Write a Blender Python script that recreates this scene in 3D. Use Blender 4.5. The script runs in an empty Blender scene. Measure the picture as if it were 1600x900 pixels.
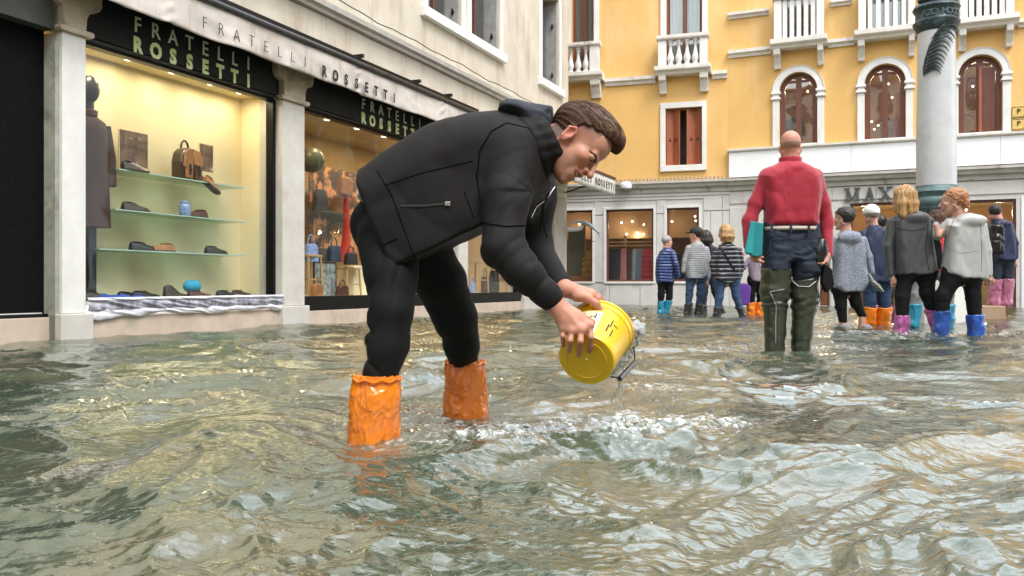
import bpy, bmesh, math, random
import numpy as np
from mathutils import Vector, Matrix
random.seed(7); np.random.seed(7)
R = math.radians
sc = bpy.context.scene
COL = sc.collection

# ------------------------------------------------------------------ camera, sky, sun, exposure
FPX, HZ, CH = 1319.0, 445.0, 0.48          # focal length in photo pixels, horizon row, eye height above the water
cam = bpy.data.objects.new('camera', bpy.data.cameras.new('camera'))
COL.objects.link(cam); sc.camera = cam
cam.location = (0, 0, CH); cam.rotation_euler = (R(90), 0, 0)
cam.data.sensor_width = 36; cam.data.lens = FPX / 1600 * 36
cam.data.shift_y = -5 / 1600; cam.data.clip_end = 500; cam.data.clip_start = 0.05

world = bpy.data.worlds.new('World'); sc.world = world; world.use_nodes = True
wn, wl = world.node_tree.nodes, world.node_tree.links
bg = wn['Background']
sky = wn.new('ShaderNodeTexSky'); sky.sky_type = 'NISHITA'; sky.sun_disc = False
SUN_EL, SUN_AZ = R(55), R(150)
sky.sun_elevation = SUN_EL; sky.sun_rotation = SUN_AZ; sky.dust_density = 4; sky.air_density = 1.2
hs = wn.new('ShaderNodeHueSaturation'); hs.inputs['Saturation'].default_value = 0.12; hs.inputs['Value'].default_value = 1.0
wl.new(sky.outputs[0], hs.inputs['Color'])
mxs = wn.new('ShaderNodeMix'); mxs.data_type = 'RGBA'; mxs.inputs[0].default_value = 0.75
wl.new(hs.outputs[0], mxs.inputs[6]); mxs.inputs[7].default_value = (9.2, 10.0, 10.9, 1)
wl.new(mxs.outputs[2], bg.inputs[0]); bg.inputs[1].default_value = 0.15
sun = bpy.data.lights.new('sun', 'SUN'); sun.energy = 1.3; sun.angle = R(20); sun.color = (1, .97, .92)
so = bpy.data.objects.new('sun', sun); COL.objects.link(so)
# sun stands behind the camera to the right, high
d = Vector((math.sin(SUN_AZ) * math.cos(SUN_EL), math.cos(SUN_AZ) * math.cos(SUN_EL), math.sin(SUN_EL)))
so.rotation_euler = d.to_track_quat('Z', 'Y').to_euler()
sc.view_settings.view_transform = 'Standard'; sc.view_settings.look = 'None'
sc.view_settings.exposure = 1.05; sc.view_settings.gamma = 1
try:
    sc.cycles.use_denoising = True; sc.cycles.max_bounces = 8; sc.cycles.transparent_max_bounces = 12
    sc.cycles.caustics_reflective = False; sc.cycles.caustics_refractive = False
    sc.cycles.sample_clamp_indirect = 4
except Exception: pass

# ------------------------------------------------------------------ helpers
def ray(px, py): return Vector(((px - 800) / FPX, 1.0, (HZ - py) / FPX))
def P(px, py, Y):
    r = ray(px, py); return Vector((r.x * Y, Y, CH + r.z * Y))

class Fac:                                   # a facade's own axes: x along it, y into the building, z up
    def __init__(s, ox, oy, ux, uy):
        n = math.hypot(ux, uy); s.o = Vector((ox, oy, 0)); s.u = Vector((ux / n, uy / n, 0)); s.v = Vector((-uy / n, ux / n, 0))
        s.rz = math.atan2(uy, ux)
    def at(s, px, py, y=0.0):
        r = ray(px, py); p0 = s.o + s.v * y - Vector((0, 0, CH)); n = s.v
        p0.z = 0
        t = p0.dot(n) / Vector((r.x, r.y, 0)).dot(n)
        w = Vector((r.x * t, r.y * t, CH + r.z * t))
        return (w - s.o).dot(s.u), w.z
    def x(s, px, y=0.0): return s.at(px, 445, y)[0]
    def z(s, px, py, y=0.0): return s.at(px, py, y)[1]
    def world(s, x, y, z): return s.o + s.u * x + s.v * y + Vector((0, 0, z))

def tag(o, label=None, cat=None, group=None, kind=None):
    if label: o['label'] = label
    if cat: o['category'] = cat
    if group: o['group'] = group
    if kind: o['kind'] = kind
    return o
def empty(name, loc=(0, 0, 0), rz=0, label=None, cat=None, group=None, kind=None, parent=None):
    o = bpy.data.objects.new(name, None); COL.objects.link(o); o.location = loc; o.rotation_euler = (0, 0, rz)
    o.empty_display_size = .1
    if parent: o.parent = parent
    return tag(o, label, cat, group, kind)
def mesh_obj(name, me, mat=None, parent=None, smooth=False):
    o = bpy.data.objects.new(name, me); COL.objects.link(o)
    if mat is not None:
        if not me.materials: me.materials.append(mat)
    if parent: o.parent = parent
    if smooth: me.polygons.foreach_set('use_smooth', [True] * len(me.polygons))
    return o
def inst(name, src, parent=None, loc=None, rot=None, scale=None):
    o = src.copy(); o.name = name; COL.objects.link(o); o.parent = parent
    for k in ('label', 'category'):
        if k in o: del o[k]
    if loc is not None: o.location = loc
    if rot is not None: o.rotation_euler = rot
    if scale is not None: o.scale = scale
    return o
def copy_tree(o, parent=None):
    c = o.copy(); COL.objects.link(c); c.parent = parent
    for ch in list(o.children): copy_tree(ch, c)
    return c

class MB:
    def __init__(s): s.v = []; s.f = []
    def add(s, vs, fs):
        b = len(s.v); s.v += [tuple(p) for p in vs]; s.f += [tuple(i + b for i in f) for f in fs]; return s
    def box(s, x0, x1, y0, y1, z0, z1):
        return s.add([(x0,y0,z0),(x1,y0,z0),(x1,y1,z0),(x0,y1,z0),(x0,y0,z1),(x1,y0,z1),(x1,y1,z1),(x0,y1,z1)],
                     [(0,3,2,1),(4,5,6,7),(0,1,5,4),(1,2,6,5),(2,3,7,6),(3,0,4,7)])
    def boxm(s, m, sx, sy, sz):                       # box centred, with a matrix
        vs = [m @ Vector((x*sx/2, y*sy/2, z*sz/2)) for z in (-1,1) for y in (-1,1) for x in (-1,1)]
        return s.add(vs, [(0,2,3,1),(4,5,7,6),(0,1,5,4),(1,3,7,5),(3,2,6,7),(2,0,4,6)])
    def prism(s, pts, x0, x1, axis='x'):              # closed 2-D outline swept along an axis
        n = len(pts)
        def q(a, b, t): return (t, a, b) if axis == 'x' else ((a, t, b) if axis == 'y' else (a, b, t))
        vs = [q(a, b, x0) for a, b in pts] + [q(a, b, x1) for a, b in pts]
        fs = [(i, (i+1) % n, n + (i+1) % n, n + i) for i in range(n)] + [tuple(range(n))[::-1], tuple(range(n, 2*n))]
        return s.add(vs, fs)
    def lathe(s, prof, c=(0,0,0), n=16, a0=0, a1=2*math.pi, cap=True, m=None):
        full = abs(a1 - a0 - 2*math.pi) < 1e-6; k = n if full else n + 1
        vs = []
        for r, z in prof:
            for i in range(k):
                a = a0 + (a1-a0)*i/n; p = Vector((r*math.cos(a), r*math.sin(a), z))
                if m is not None: p = m @ p
                vs.append((c[0]+p[0], c[1]+p[1], c[2]+p[2]))
        fs = []
        for j in range(len(prof)-1):
            for i in range(n):
                i2 = (i+1) % k if full else i+1
                fs.append((j*k+i, j*k+i2, (j+1)*k+i2, (j+1)*k+i))
        if cap and full:
            fs.append(tuple(range(k))[::-1]); fs.append(tuple(range((len(prof)-1)*k, len(prof)*k)))
        return s.add(vs, fs)
    def tube(s, path, rad, n=8, cap=True, flat=1.0, up=None):
        path = [Vector(p) for p in path]; m = len(path)
        if not hasattr(rad, '__len__'): rad = [rad]*m
        vs = []; ref = Vector(up) if up else Vector((0, 0, 1))
        for i, p in enumerate(path):
            t = (path[min(i+1, m-1)] - path[max(i-1, 0)]).normalized()
            a = ref - t*ref.dot(t)
            if a.length < 1e-3: a = Vector((1, .3, 0)) - t*Vector((1, .3, 0)).dot(t)
            a.normalize(); b = t.cross(a); 
            if up is None: ref = a
            for k in range(n):
                an = 2*math.pi*k/n
                vs.append(p + a*math.cos(an)*rad[i]*flat + b*math.sin(an)*rad[i])
        fs = [(i*n+k, i*n+(k+1) % n, (i+1)*n+(k+1) % n, (i+1)*n+k) for i in range(m-1) for k in range(n)]
        if cap: fs += [tuple(range(n))[::-1], tuple(range((m-1)*n, m*n))]
        return s.add(vs, fs)
    def ball(s, c, r, n=8, sq=(1,1,1)):
        prof = []; vs = []; fs = []
        for j in range(1, n):
            th = math.pi*j/n
            for i in range(2*n):
                a = math.pi*i/n
                vs.append((c[0]+r*sq[0]*math.sin(th)*math.cos(a), c[1]+r*sq[1]*math.sin(th)*math.sin(a), c[2]+r*sq[2]*math.cos(th)))
        k = 2*n; top = len(vs); vs += [(c[0], c[1], c[2]+r*sq[2]), (c[0], c[1], c[2]-r*sq[2])]
        for j in range(n-2):
            for i in range(k): fs.append((j*k+i, (j+1)*k+i, (j+1)*k+(i+1) % k, j*k+(i+1) % k))
        for i in range(k):
            fs.append((top, i, (i+1) % k)); fs.append((top+1, (n-2)*k+(i+1) % k, (n-2)*k+i))
        return s.add(vs, fs)
    def build(s, name, mat, parent=None, smooth=False, bevel=0, loc=None):
        me = bpy.data.meshes.new(name); me.from_pydata(s.v, [], s.f); me.validate()
        bm = bmesh.new(); bm.from_mesh(me); bmesh.ops.recalc_face_normals(bm, faces=bm.faces); bm.to_mesh(me); bm.free()
        o = mesh_obj(name, me, mat, parent, smooth)
        if smooth: 
            try: me.set_sharp_from_angle(angle=R(50))
            except Exception: pass
        if bevel:
            b = o.modifiers.new('bevel', 'BEVEL'); b.width = bevel; b.segments = 2; b.limit_method = 'ANGLE'
        if loc is not None: o.location = loc
        return o

# wall with rectangular (or arch-topped) openings, front at y=yf, thickness th
def wall_mesh(x0, x1, z0, z1, holes, yf=0, th=.35):
    xs = sorted({x0, x1, *[h[0] for h in holes], *[h[1] for h in holes]}); zs = sorted({z0, z1, *[h[2] for h in holes], *[h[3] for h in holes]})
    xs = [a for a in xs if x0 <= a <= x1]; zs = [a for a in zs if z0 <= a <= z1]
    b = MB()
    for i in range(len(xs)-1):
        for j in range(len(zs)-1):
            cx, cz = (xs[i]+xs[i+1])/2, (zs[j]+zs[j+1])/2
            if any(h[0] < cx < h[1] and h[2] < cz < h[3] for h in holes): continue
            for y in (yf, yf+th):
                b.add([(xs[i],y,zs[j]),(xs[i+1],y,zs[j]),(xs[i+1],y,zs[j+1]),(xs[i],y,zs[j+1])], [(0,1,2,3) if y == yf else (3,2,1,0)])
    for h in holes:
        a, c, lo, hi = h[:4]; y0, y1 = yf, yf+th
        arch = len(h) > 4 and h[4]
        sp = hi-(c-a)/2 if arch else hi
        b.add([(a,y0,lo),(a,y1,lo),(a,y1,sp),(a,y0,sp)], [(0,1,2,3)])
        b.add([(c,y0,lo),(c,y1,lo),(c,y1,sp),(c,y0,sp)], [(3,2,1,0)])
        if lo > z0: b.add([(a,y0,lo),(c,y0,lo),(c,y1,lo),(a,y1,lo)], [(0,1,2,3)])
        if not arch: b.add([(a,y0,hi),(c,y0,hi),(c,y1,hi),(a,y1,hi)], [(3,2,1,0)])
        else:
            r = (c-a)/2; n = 18; pts = [((a+c)/2-r*math.cos(math.pi*k/n), sp+r*math.sin(math.pi*k/n)) for k in range(n+1)]
            for (xa, za), (xb, zb) in zip(pts, pts[1:]):
                b.add([(xa,y0,za),(xb,y0,zb),(xb,y0,hi),(xa,y0,hi)], [(0,1,2,3)])
                b.add([(xa,y0,za),(xb,y0,zb),(xb,y1,zb),(xa,y1,za)], [(3,2,1,0)])
    for (a, c) in ((x0, x0), (x1, x1)):
        b.add([(a,yf,z0),(a,yf+th,z0),(a,yf+th,z1),(a,yf,z1)], [(0,1,2,3)])
    b.add([(x0,yf,z1),(x1,yf,z1),(x1,yf+th,z1),(x0,yf+th,z1)], [(0,1,2,3)])
    return b
def raw(b, name, mat, parent=None):
    me = bpy.data.meshes.new(name); me.from_pydata(b.v, [], b.f)
    return mesh_obj(name, me, mat, parent)

# ---- lettering
def letter_mesh(ch, size, offset=0.0, extrude=.003):
    cu = bpy.data.curves.new('t', 'FONT'); cu.body = ch; cu.size = size; cu.offset = offset; cu.extrude = extrude; cu.resolution_u = 3
    cu.align_x = 'CENTER'
    o = bpy.data.objects.new('t', cu); COL.objects.link(o)
    dg = bpy.context.evaluated_depsgraph_get(); dg.update()
    me = bpy.data.meshes.new_from_object(o.evaluated_get(dg)); bpy.data.objects.remove(o); bpy.data.curves.remove(cu)
    return me
_lc = {}
def write(txt, x0, x1, z, y, size, mat, parent, offset=0, extrude=.004, sx=1.0):
    """letters spread evenly from x0 to x1 on a facade, baseline z, each letter one part"""
    n = len(txt)
    for i, ch in enumerate(txt):
        if ch == ' ': continue
        key = (ch, size, offset, mat.name)
        if key not in _lc:
            _lc[key] = letter_mesh(ch, size, offset, extrude); _lc[key].materials.clear(); _lc[key].materials.append(mat)
        o = bpy.data.objects.new('letter', _lc[key]); COL.objects.link(o); o.parent = parent
        o.location = (x0+(x1-x0)*(i/(n-1) if n > 1 else 0), y, z); o.rotation_euler = (R(90), 0, 0); o.scale = (sx, 1, 1)

# ------------------------------------------------------------------ materials
MATS = {}
def M(name, col, col2=None, scale=4.0, rough=.7, bump=.15, bscale=60, metal=0, spec=.5, stretch=(1,1,1), amt=1.0,
      dirt=None, dirt_scale=2.0, dirt_lo=.55, dirt_hi=.75, dirt_stretch=(1,1,1), rough2=None, bdist=.004, coat=0, sheen=0, alpha=1, fabric=0):
    if name in MATS: return MATS[name]
    m = bpy.data.materials.new(name); m.use_nodes = True; nt = m.node_tree; N, L = nt.nodes, nt.links
    b = N['Principled BSDF']; tc = N.new('ShaderNodeTexCoord'); mp = N.new('ShaderNodeMapping'); mp.inputs['Scale'].default_value = stretch
    L.new(tc.outputs['Object'], mp.inputs[0])
    c4 = lambda c: (*c, 1) if len(c) == 3 else c
    if col2 is None: col2 = tuple(x*.75 for x in col)
    nz = N.new('ShaderNodeTexNoise'); nz.inputs['Scale'].default_value = scale; nz.inputs['Detail'].default_value = 6; nz.inputs['Roughness'].default_value = .65
    L.new(mp.outputs[0], nz.inputs['Vector'])
    rp = N.new('ShaderNodeValToRGB'); rp.color_ramp.elements[0].position = .32; rp.color_ramp.elements[1].position = .68
    rp.color_ramp.elements[0].color = c4(col2); rp.color_ramp.elements[1].color = c4(col)
    L.new(nz.outputs[0], rp.inputs[0]); out = rp.outputs[0]
    if dirt is not None:
        mp2 = N.new('ShaderNodeMapping'); mp2.inputs['Scale'].default_value = dirt_stretch; L.new(tc.outputs['Object'], mp2.inputs[0])
        n2 = N.new('ShaderNodeTexNoise'); n2.inputs['Scale'].default_value = dirt_scale; n2.inputs['Detail'].default_value = 8; n2.inputs['Roughness'].default_value = .7
        L.new(mp2.outputs[0], n2.inputs['Vector'])
        r2 = N.new('ShaderNodeMapRange'); r2.inputs[1].default_value = dirt_lo; r2.inputs[2].default_value = dirt_hi; L.new(n2.outputs[0], r2.inputs[0])
        mx = N.new('ShaderNodeMix'); mx.data_type = 'RGBA'; L.new(r2.outputs[0], mx.inputs[0]); L.new(out, mx.inputs[6]); mx.inputs[7].default_value = c4(dirt)
        out = mx.outputs[2]
    L.new(out, b.inputs['Base Color'])
    b.inputs['Roughness'].default_value = rough; b.inputs['Metallic'].default_value = metal; b.inputs['Specular IOR Level'].default_value = spec
    if coat: b.inputs['Coat Weight'].default_value = coat; b.inputs['Coat Roughness'].default_value = .08
    if sheen: b.inputs['Sheen Weight'].default_value = sheen; b.inputs['Sheen Roughness'].default_value = .5
    if alpha < 1: b.inputs['Alpha'].default_value = alpha
    if bump:
        n3 = N.new('ShaderNodeTexNoise'); n3.inputs['Scale'].default_value = bscale; n3.inputs['Detail'].default_value = 5
        L.new(mp.outputs[0], n3.inputs['Vector'])
        bp = N.new('ShaderNodeBump'); bp.inputs['Strength'].default_value = bump; bp.inputs['Distance'].default_value = bdist
        L.new(n3.outputs[0], bp.inputs['Height']); L.new(bp.outputs[0], b.inputs['Normal'])
    MATS[name] = m; return m
def emis(name, col, s):
    m = bpy.data.materials.new(name); m.use_nodes = True; b = m.node_tree.nodes['Principled BSDF']
    b.inputs['Base Color'].default_value = (*col, 1); b.inputs['Emission Color'].default_value = (*col, 1); b.inputs['Emission Strength'].default_value = s
    MATS[name] = m; return m
def glass_mat(name, tint=(.95,.97,.96), refl=1.0, dirty=0.04, rough=0.0, base=0.02):
    m = bpy.data.materials.new(name); m.use_nodes = True; N, L = m.node_tree.nodes, m.node_tree.links; N.clear()
    out = N.new('ShaderNodeOutputMaterial'); lw = N.new('ShaderNodeLayerWeight'); lw.inputs[0].default_value = .5; fr = N.new('ShaderNodeMath'); fr.operation = 'POWER'; L.new(lw.outputs['Facing'], fr.inputs[0]); fr.inputs[1].default_value = 5
    tr = N.new('ShaderNodeBsdfTransparent'); tr.inputs[0].default_value = (*tint, 1); gl = N.new('ShaderNodeBsdfGlossy'); gl.inputs['Roughness'].default_value = rough
    ad = N.new('ShaderNodeMath'); ad.operation = 'MULTIPLY_ADD'; L.new(fr.outputs[0], ad.inputs[0]); ad.inputs[1].default_value = refl; ad.inputs[2].default_value = base
    mx = N.new('ShaderNodeMixShader'); L.new(ad.outputs[0], mx.inputs[0]); L.new(tr.outputs[0], mx.inputs[1]); L.new(gl.outputs[0], mx.inputs[2])
    # slight waviness of old glass
    tc = N.new('ShaderNodeTexCoord'); nz = N.new('ShaderNodeTexNoise'); nz.inputs['Scale'].default_value = 1.3; L.new(tc.outputs['Object'], nz.inputs['Vector'])
    bp = N.new('ShaderNodeBump'); bp.inputs['Strength'].default_value = .25; bp.inputs['Distance'].default_value = .02; L.new(nz.outputs[0], bp.inputs['Height']); L.new(bp.outputs[0], gl.inputs['Normal'])
    df = N.new('ShaderNodeBsdfDiffuse'); df.inputs[0].default_value = (.6,.62,.6,1); m2 = N.new('ShaderNodeMixShader'); m2.inputs[0].default_value = dirty
    L.new(mx.outputs[0], m2.inputs[1]); L.new(df.outputs[0], m2.inputs[2]); L.new(m2.outputs[0], out.inputs[0])
    MATS[name] = m; return m

STONE = M('istrian_stone', (.62,.59,.54), (.50,.46,.41), 3, .75, .3, 45, dirt=(.30,.26,.21), dirt_scale=1.6, dirt_lo=.56, dirt_hi=.78, dirt_stretch=(1.5,1.5,.5))
STONE_W = M('white_stone', (.78,.77,.74), (.66,.64,.61), 3, .7, .2, 45, dirt=(.40,.37,.32), dirt_scale=2.5, dirt_lo=.62, dirt_hi=.85, dirt_stretch=(2,2,.6))
STONE_P = M('pink_plinth_stone', (.62,.50,.40), (.50,.39,.31), 5, .55, .25, 40, dirt=(.32,.31,.22), dirt_scale=2.2, dirt_lo=.55, dirt_hi=.8)
STONE_G = M('green_stained_stone', (.42,.42,.34), (.27,.28,.22), 5, .7, .3, 40, dirt=(.13,.13,.10), dirt_scale=3, dirt_lo=.5, dirt_hi=.7)
STONE_C = M('carved_capital_stone', (.56,.48,.38), (.42,.34,.25), 8, .8, .5, 40, dirt=(.20,.15,.10), dirt_scale=5, dirt_lo=.5, dirt_hi=.72)
GREY_P = M('grey_stone_cladding', (.66,.64,.61), (.55,.53,.50), 2, .6, .15, 40, dirt=(.36,.335,.30), dirt_scale=1.3, dirt_lo=.55, dirt_hi=.8, dirt_stretch=(1.5,1.5,.7))
STUCCO = M('cream_stucco', (.62,.555,.46), (.50,.44,.35), 1.6, .9, .35, 30, dirt=(.36,.28,.20), dirt_scale=1.2, dirt_lo=.52, dirt_hi=.74, dirt_stretch=(2.2,2.2,.4))
YELLOW = M('ochre_render', (.74,.46,.16), (.68,.405,.13), .9, .85, .25, 30, dirt=(.77,.56,.30), dirt_scale=.8, dirt_lo=.5, dirt_hi=.8, dirt_stretch=(1.3,1.3,.5))
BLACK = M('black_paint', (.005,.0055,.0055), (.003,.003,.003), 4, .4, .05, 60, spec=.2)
BLACKM = M('matt_black_board', (.009,.0115,.0095), (.005,.006,.005), 4, .6, .05, 60, spec=.2)
SHUTDARK = M('dark_curtain', (.006,.006,.0065), (.0025,.0025,.003), 30, .95, .4, 90, spec=.12)
CREAM = M('cream_display_wall', (.86,.73,.47), (.79,.66,.41), 1, .8, .03, 30)
BROWNW = M('brown_window_wood', (.17,.055,.03), (.10,.032,.02), 6, .45, .15, 50, stretch=(6,6,.6))
SHUTTER = M('red_brown_shutter', (.36,.105,.045), (.24,.065,.03), 5, .5, .2, 50, stretch=(5,5,.5))
AWN = M('awning_canvas', (.60,.54,.49), (.49,.43,.38), 2.2, .85, .25, 120, dirt=(.36,.30,.25), dirt_scale=2.2, dirt_lo=.52, dirt_hi=.75, dirt_stretch=(4,4,.6), bdist=.002)
CHROME = M('grey_metal_tube', (.10,.105,.11), (.06,.06,.065), 6, .25, .05, 60, metal=.9)
DARKM = M('dark_metal', (.025,.025,.027), None, 6, .35, .05, 60, metal=.6)
LET_T = M('thin_letter_cream', (.93,.92,.80), None, 4, .5, 0); LET_B = M('bold_letter_lime', (.78,.86,.42), (.74,.82,.38), 4, .5, 0)
LET_K = M('black_letter', (.012,.012,.012), None, 4, .7, 0); LET_G = M('grey_letter', (.10,.098,.095), (.07,.07,.07), 4, .5, .05)
GLASS = glass_mat('shop_glass', refl=1.0, dirty=.004, base=.012); GLASS2 = glass_mat('window_glass', refl=1.6, dirty=.03, base=.12)
SHELFG = glass_mat('shelf_glass', tint=(.72,.85,.78), refl=.8, dirty=.12)
SHELFE = M('shelf_glass_edge', (.45,.62,.52), None, 4, .2, 0)
LAMP = emis('lamp_glow', (1.0,.86,.6), 5)
WOOD = M('pale_wood', (.52,.33,.15), (.40,.24,.10), 8, .5, .1, 50, stretch=(6,6,.5))
TAN = M('tan_leather', (.40,.17,.06), (.27,.10,.035), 12, .4, .15, 90); DKBROWN = M('dark_brown_leather', (.055,.03,.018), (.03,.016,.01), 12, .3, .15, 90)
BLKL = M('black_leather', (.012,.012,.013), None, 12, .25, .1, 90); MAROON = M('maroon_leather', (.10,.03,.02), (.06,.02,.012), 12, .3, .1, 90)
# ------------------------------------------------------------------ numpy noise
def _hash(i, j, k, seed):
    h = (i.astype(np.int64)*374761393 + j.astype(np.int64)*668265263 + k.astype(np.int64)*2147483647 + seed*1442695041) & 0xffffffff
    h = ((h ^ (h >> 13))*1274126177) & 0xffffffff
    h = ((h ^ (h >> 16))*2246822519) & 0xffffffff
    return ((h ^ (h >> 15)) & 0xffffff)/float(0xffffff)*2-1
def vnoise(p, seed=0):
    """smooth value noise, p (n,3) or (n,2)"""
    if p.shape[1] == 2: p = np.concatenate([p, np.zeros((len(p), 1))], 1); flat = True
    else: flat = False
    i = np.floor(p).astype(np.int64); f = p-i; f = f*f*f*(f*(f*6-15)+10); out = np.zeros(len(p))
    for dx in (0, 1):
        for dy in (0, 1):
            for dz in ((0,) if flat else (0, 1)):
                w = (f[:,0] if dx else 1-f[:,0])*(f[:,1] if dy else 1-f[:,1])*(1 if flat else (f[:,2] if dz else 1-f[:,2]))
                out += w*_hash(i[:,0]+dx, i[:,1]+dy, i[:,2]+dz, seed)
    return out
def fbm(p, oct=4, seed=0, gain=.5):
    o = 0; a = 1; q = p.copy()
    for k in range(oct): o = o + a*vnoise(q, seed+k*17); a *= gain; q = q*2.03+11.3
    return o

# ------------------------------------------------------------------ ground and water
g = MB(); g.box(-60, 60, -30, 80, -.6, -.2)
PAV = M('wet_paving', (.26,.22,.15), (.15,.14,.10), 1.4, .6, .2, 20, dirt=(.33,.21,.12), dirt_scale=.9, dirt_lo=.5, dirt_hi=.7)
ground = g.build('ground', PAV); tag(ground, 'submerged stone pavement of the square under the flood water', kind='structure')

def blob(x, y, cx, cy, rx, ry, rot=0):
    c, s = math.cos(rot), math.sin(rot); u = (x-cx)*c+(y-cy)*s; v = -(x-cx)*s+(y-cy)*c
    return np.exp(-(u/rx)**2-(v/ry)**2)
def gpt(px, py): Y = CH*FPX/(py-HZ); return ((px-800)/FPX*Y, Y)
def water():
    na, nr = 760, 760
    ang = np.linspace(-.80, .80, na); r = np.concatenate([np.geomspace(.55, 24, nr-14), np.geomspace(25, 70, 14)])
    A, Rr = np.meshgrid(ang, r); X = (Rr*np.sin(A)).ravel(); Y = (Rr*np.cos(A)).ravel()
    p = np.stack([X, Y], 1)
    w = np.stack([X+.35*fbm(p*.9, 2, 3), Y+.35*fbm(p*.9+7, 2, 5)], 1)
    def rid(q, s): return 1-np.abs(vnoise(q, s))*2
    Rf = Rr.ravel()
    fade = lambda lam: np.clip(1.6-Rf*.004/lam, 0, 1)           # waves finer than the grid die out with distance
    c, s_ = math.cos(.35), math.sin(.35); q = np.stack([w[:,0]*c+w[:,1]*s_, -w[:,0]*s_+w[:,1]*c], 1)
    h = .028*vnoise(q*np.array([1.1, 1.9]), 1)
    h += .0130*rid(q*np.array([1.6, 3.0])+3, 2)
    q2 = np.stack([w[:,0]*c-w[:,1]*s_, w[:,0]*s_+w[:,1]*c], 1)
    h += .0095*rid(q2*np.array([3.2, 6.2]), 4)
    h += .0042*rid(q*np.array([8, 13.])+2.2*.1, 6)*fade(.03)
    h += .0025*vnoise(q2*np.array([17, 27.]), 7)*fade(.02)
    h += .0016*vnoise(p*np.array([45, 60.]), 8)*fade(.012)
    # calmer in the near left, livelier in the middle distance
    calm = 1/(1+np.exp((X+.55*Y+.05)*3.2)); h *= (1-.35*calm)*(1+.45*(1-calm)*np.exp(-Y/6))
    h *= np.clip(1.08-.018*Y, .6, 1)*1.12
    # wakes: round the man's legs, from the thrown bucket water, round the walkers
    wk = [(gpt(590, 655), .22, .13, .03), (gpt(730, 628), .22, .12, .03), (gpt(900, 668), .48, .20, .055), (gpt(1050, 655), .35, .16, .05), (gpt(760, 690), .35, .10, .045),
          (gpt(1010, 610), .15, .12, .04), (gpt(1230, 540), .8, .30, .045), (gpt(1450, 522), 1.3, .5, .05), (gpt(1330, 505), .9, .4, .04), (gpt(1120, 492), 1.2, .5, .03)]
    foam = np.zeros_like(X); pw_ = p+.05*np.stack([vnoise(p*6, 61), vnoise(p*6+5, 62)], 1); p30 = 1-2*np.abs(fbm(pw_*np.array([9, 26.]), 3, 31)); p60 = fbm(pw_*np.array([34, 60.]), 2, 41)
    for (cx, cy), rx, ry, amp in wk:
        b = blob(X, Y, cx, cy, rx, ry, .12); foam += b*amp*22
        h += b*amp*(.16*p30+.07*p60)+b*amp*.10
    foam = foam*np.clip(p30*1.6+p60*.5-.55, 0, 1)
    crest = np.clip(h*18+.2*p30-.9, 0, 1)*np.clip(fbm(p*3, 2, 55)*2, 0, 1)*.5
    foam = np.clip(foam+crest, 0, 1)
    # the concentric ring of a fallen drop left of the man
    n = na*nr
    me = bpy.data.meshes.new('water'); me.vertices.add(n); co = np.stack([X, Y, h-h[Rf < 8].mean()], 1); me.vertices.foreach_set('co', co.ravel())
    i = np.arange(nr-1)[:, None]*na+np.arange(na-1)[None]; i = i.ravel(); f = np.stack([i, i+1, i+na+1, i+na], 1)[:, ::-1]
    me.loops.add(f.size); me.loops.foreach_set('vertex_index', f.ravel().astype(np.int32)); me.polygons.add(len(f))
    me.polygons.foreach_set('loop_start', np.arange(0, f.size, 4)); me.polygons.foreach_set('loop_total', np.full(len(f), 4)); me.update(); me.validate()
    at = me.attributes.new('foam', 'FLOAT', 'POINT'); at.data.foreach_set('value', foam.astype(np.float32))
    m = bpy.data.materials.new('flood_water'); m.use_nodes = True; N, L = m.node_tree.nodes, m.node_tree.links; N.clear()
    out = N.new('ShaderNodeOutputMaterial'); tc = N.new('ShaderNodeTexCoord')
    nz = N.new('ShaderNodeTexNoise'); nz.inputs['Scale'].default_value = .75; nz.inputs['Detail'].default_value = 5; nz.inputs['Roughness'].default_value = .6; nz.inputs['Distortion'].default_value = .8
    mp = N.new('ShaderNodeMapping'); mp.inputs['Scale'].default_value = (1, 1.8, 1); L.new(tc.outputs['Object'], mp.inputs[0]); L.new(mp.outputs[0], nz.inputs['Vector'])
    rp = N.new('ShaderNodeValToRGB'); e = rp.color_ramp.elements; e[0].position = .36; e[0].color = (.082,.112,.076,1); e[1].position = .64; e[1].color = (.17,.155,.090,1)
    x = rp.color_ramp.elements.new(.50); x.color = (.100,.130,.084,1); L.new(nz.outputs[0], rp.inputs[0])
    df = N.new('ShaderNodeBsdfDiffuse'); L.new(rp.outputs[0], df.inputs[0])
    trn = N.new('ShaderNodeBsdfTransparent'); trn.inputs[0].default_value = (.62,.60,.46,1)
    body = N.new('ShaderNodeMixShader'); body.inputs[0].default_value = .22; L.new(df.outputs[0], body.inputs[1]); L.new(trn.outputs[0], body.inputs[2])
    n1 = N.new('ShaderNodeTexNoise'); n1.inputs['Scale'].default_value = 26; n1.inputs['Detail'].default_value = 4; n1.inputs['Distortion'].default_value = .6; L.new(mp.outputs[0], n1.inputs['Vector'])
    bp = N.new('ShaderNodeBump'); bp.inputs['Strength'].default_value = .55; bp.inputs['Distance'].default_value = .008; L.new(n1.outputs[0], bp.inputs['Height'])
    gl = N.new('ShaderNodeBsdfGlossy'); gl.inputs['Roughness'].default_value = .03; L.new(bp.outputs[0], gl.inputs['Normal']); L.new(bp.outputs[0], df.inputs['Normal'])
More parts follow.
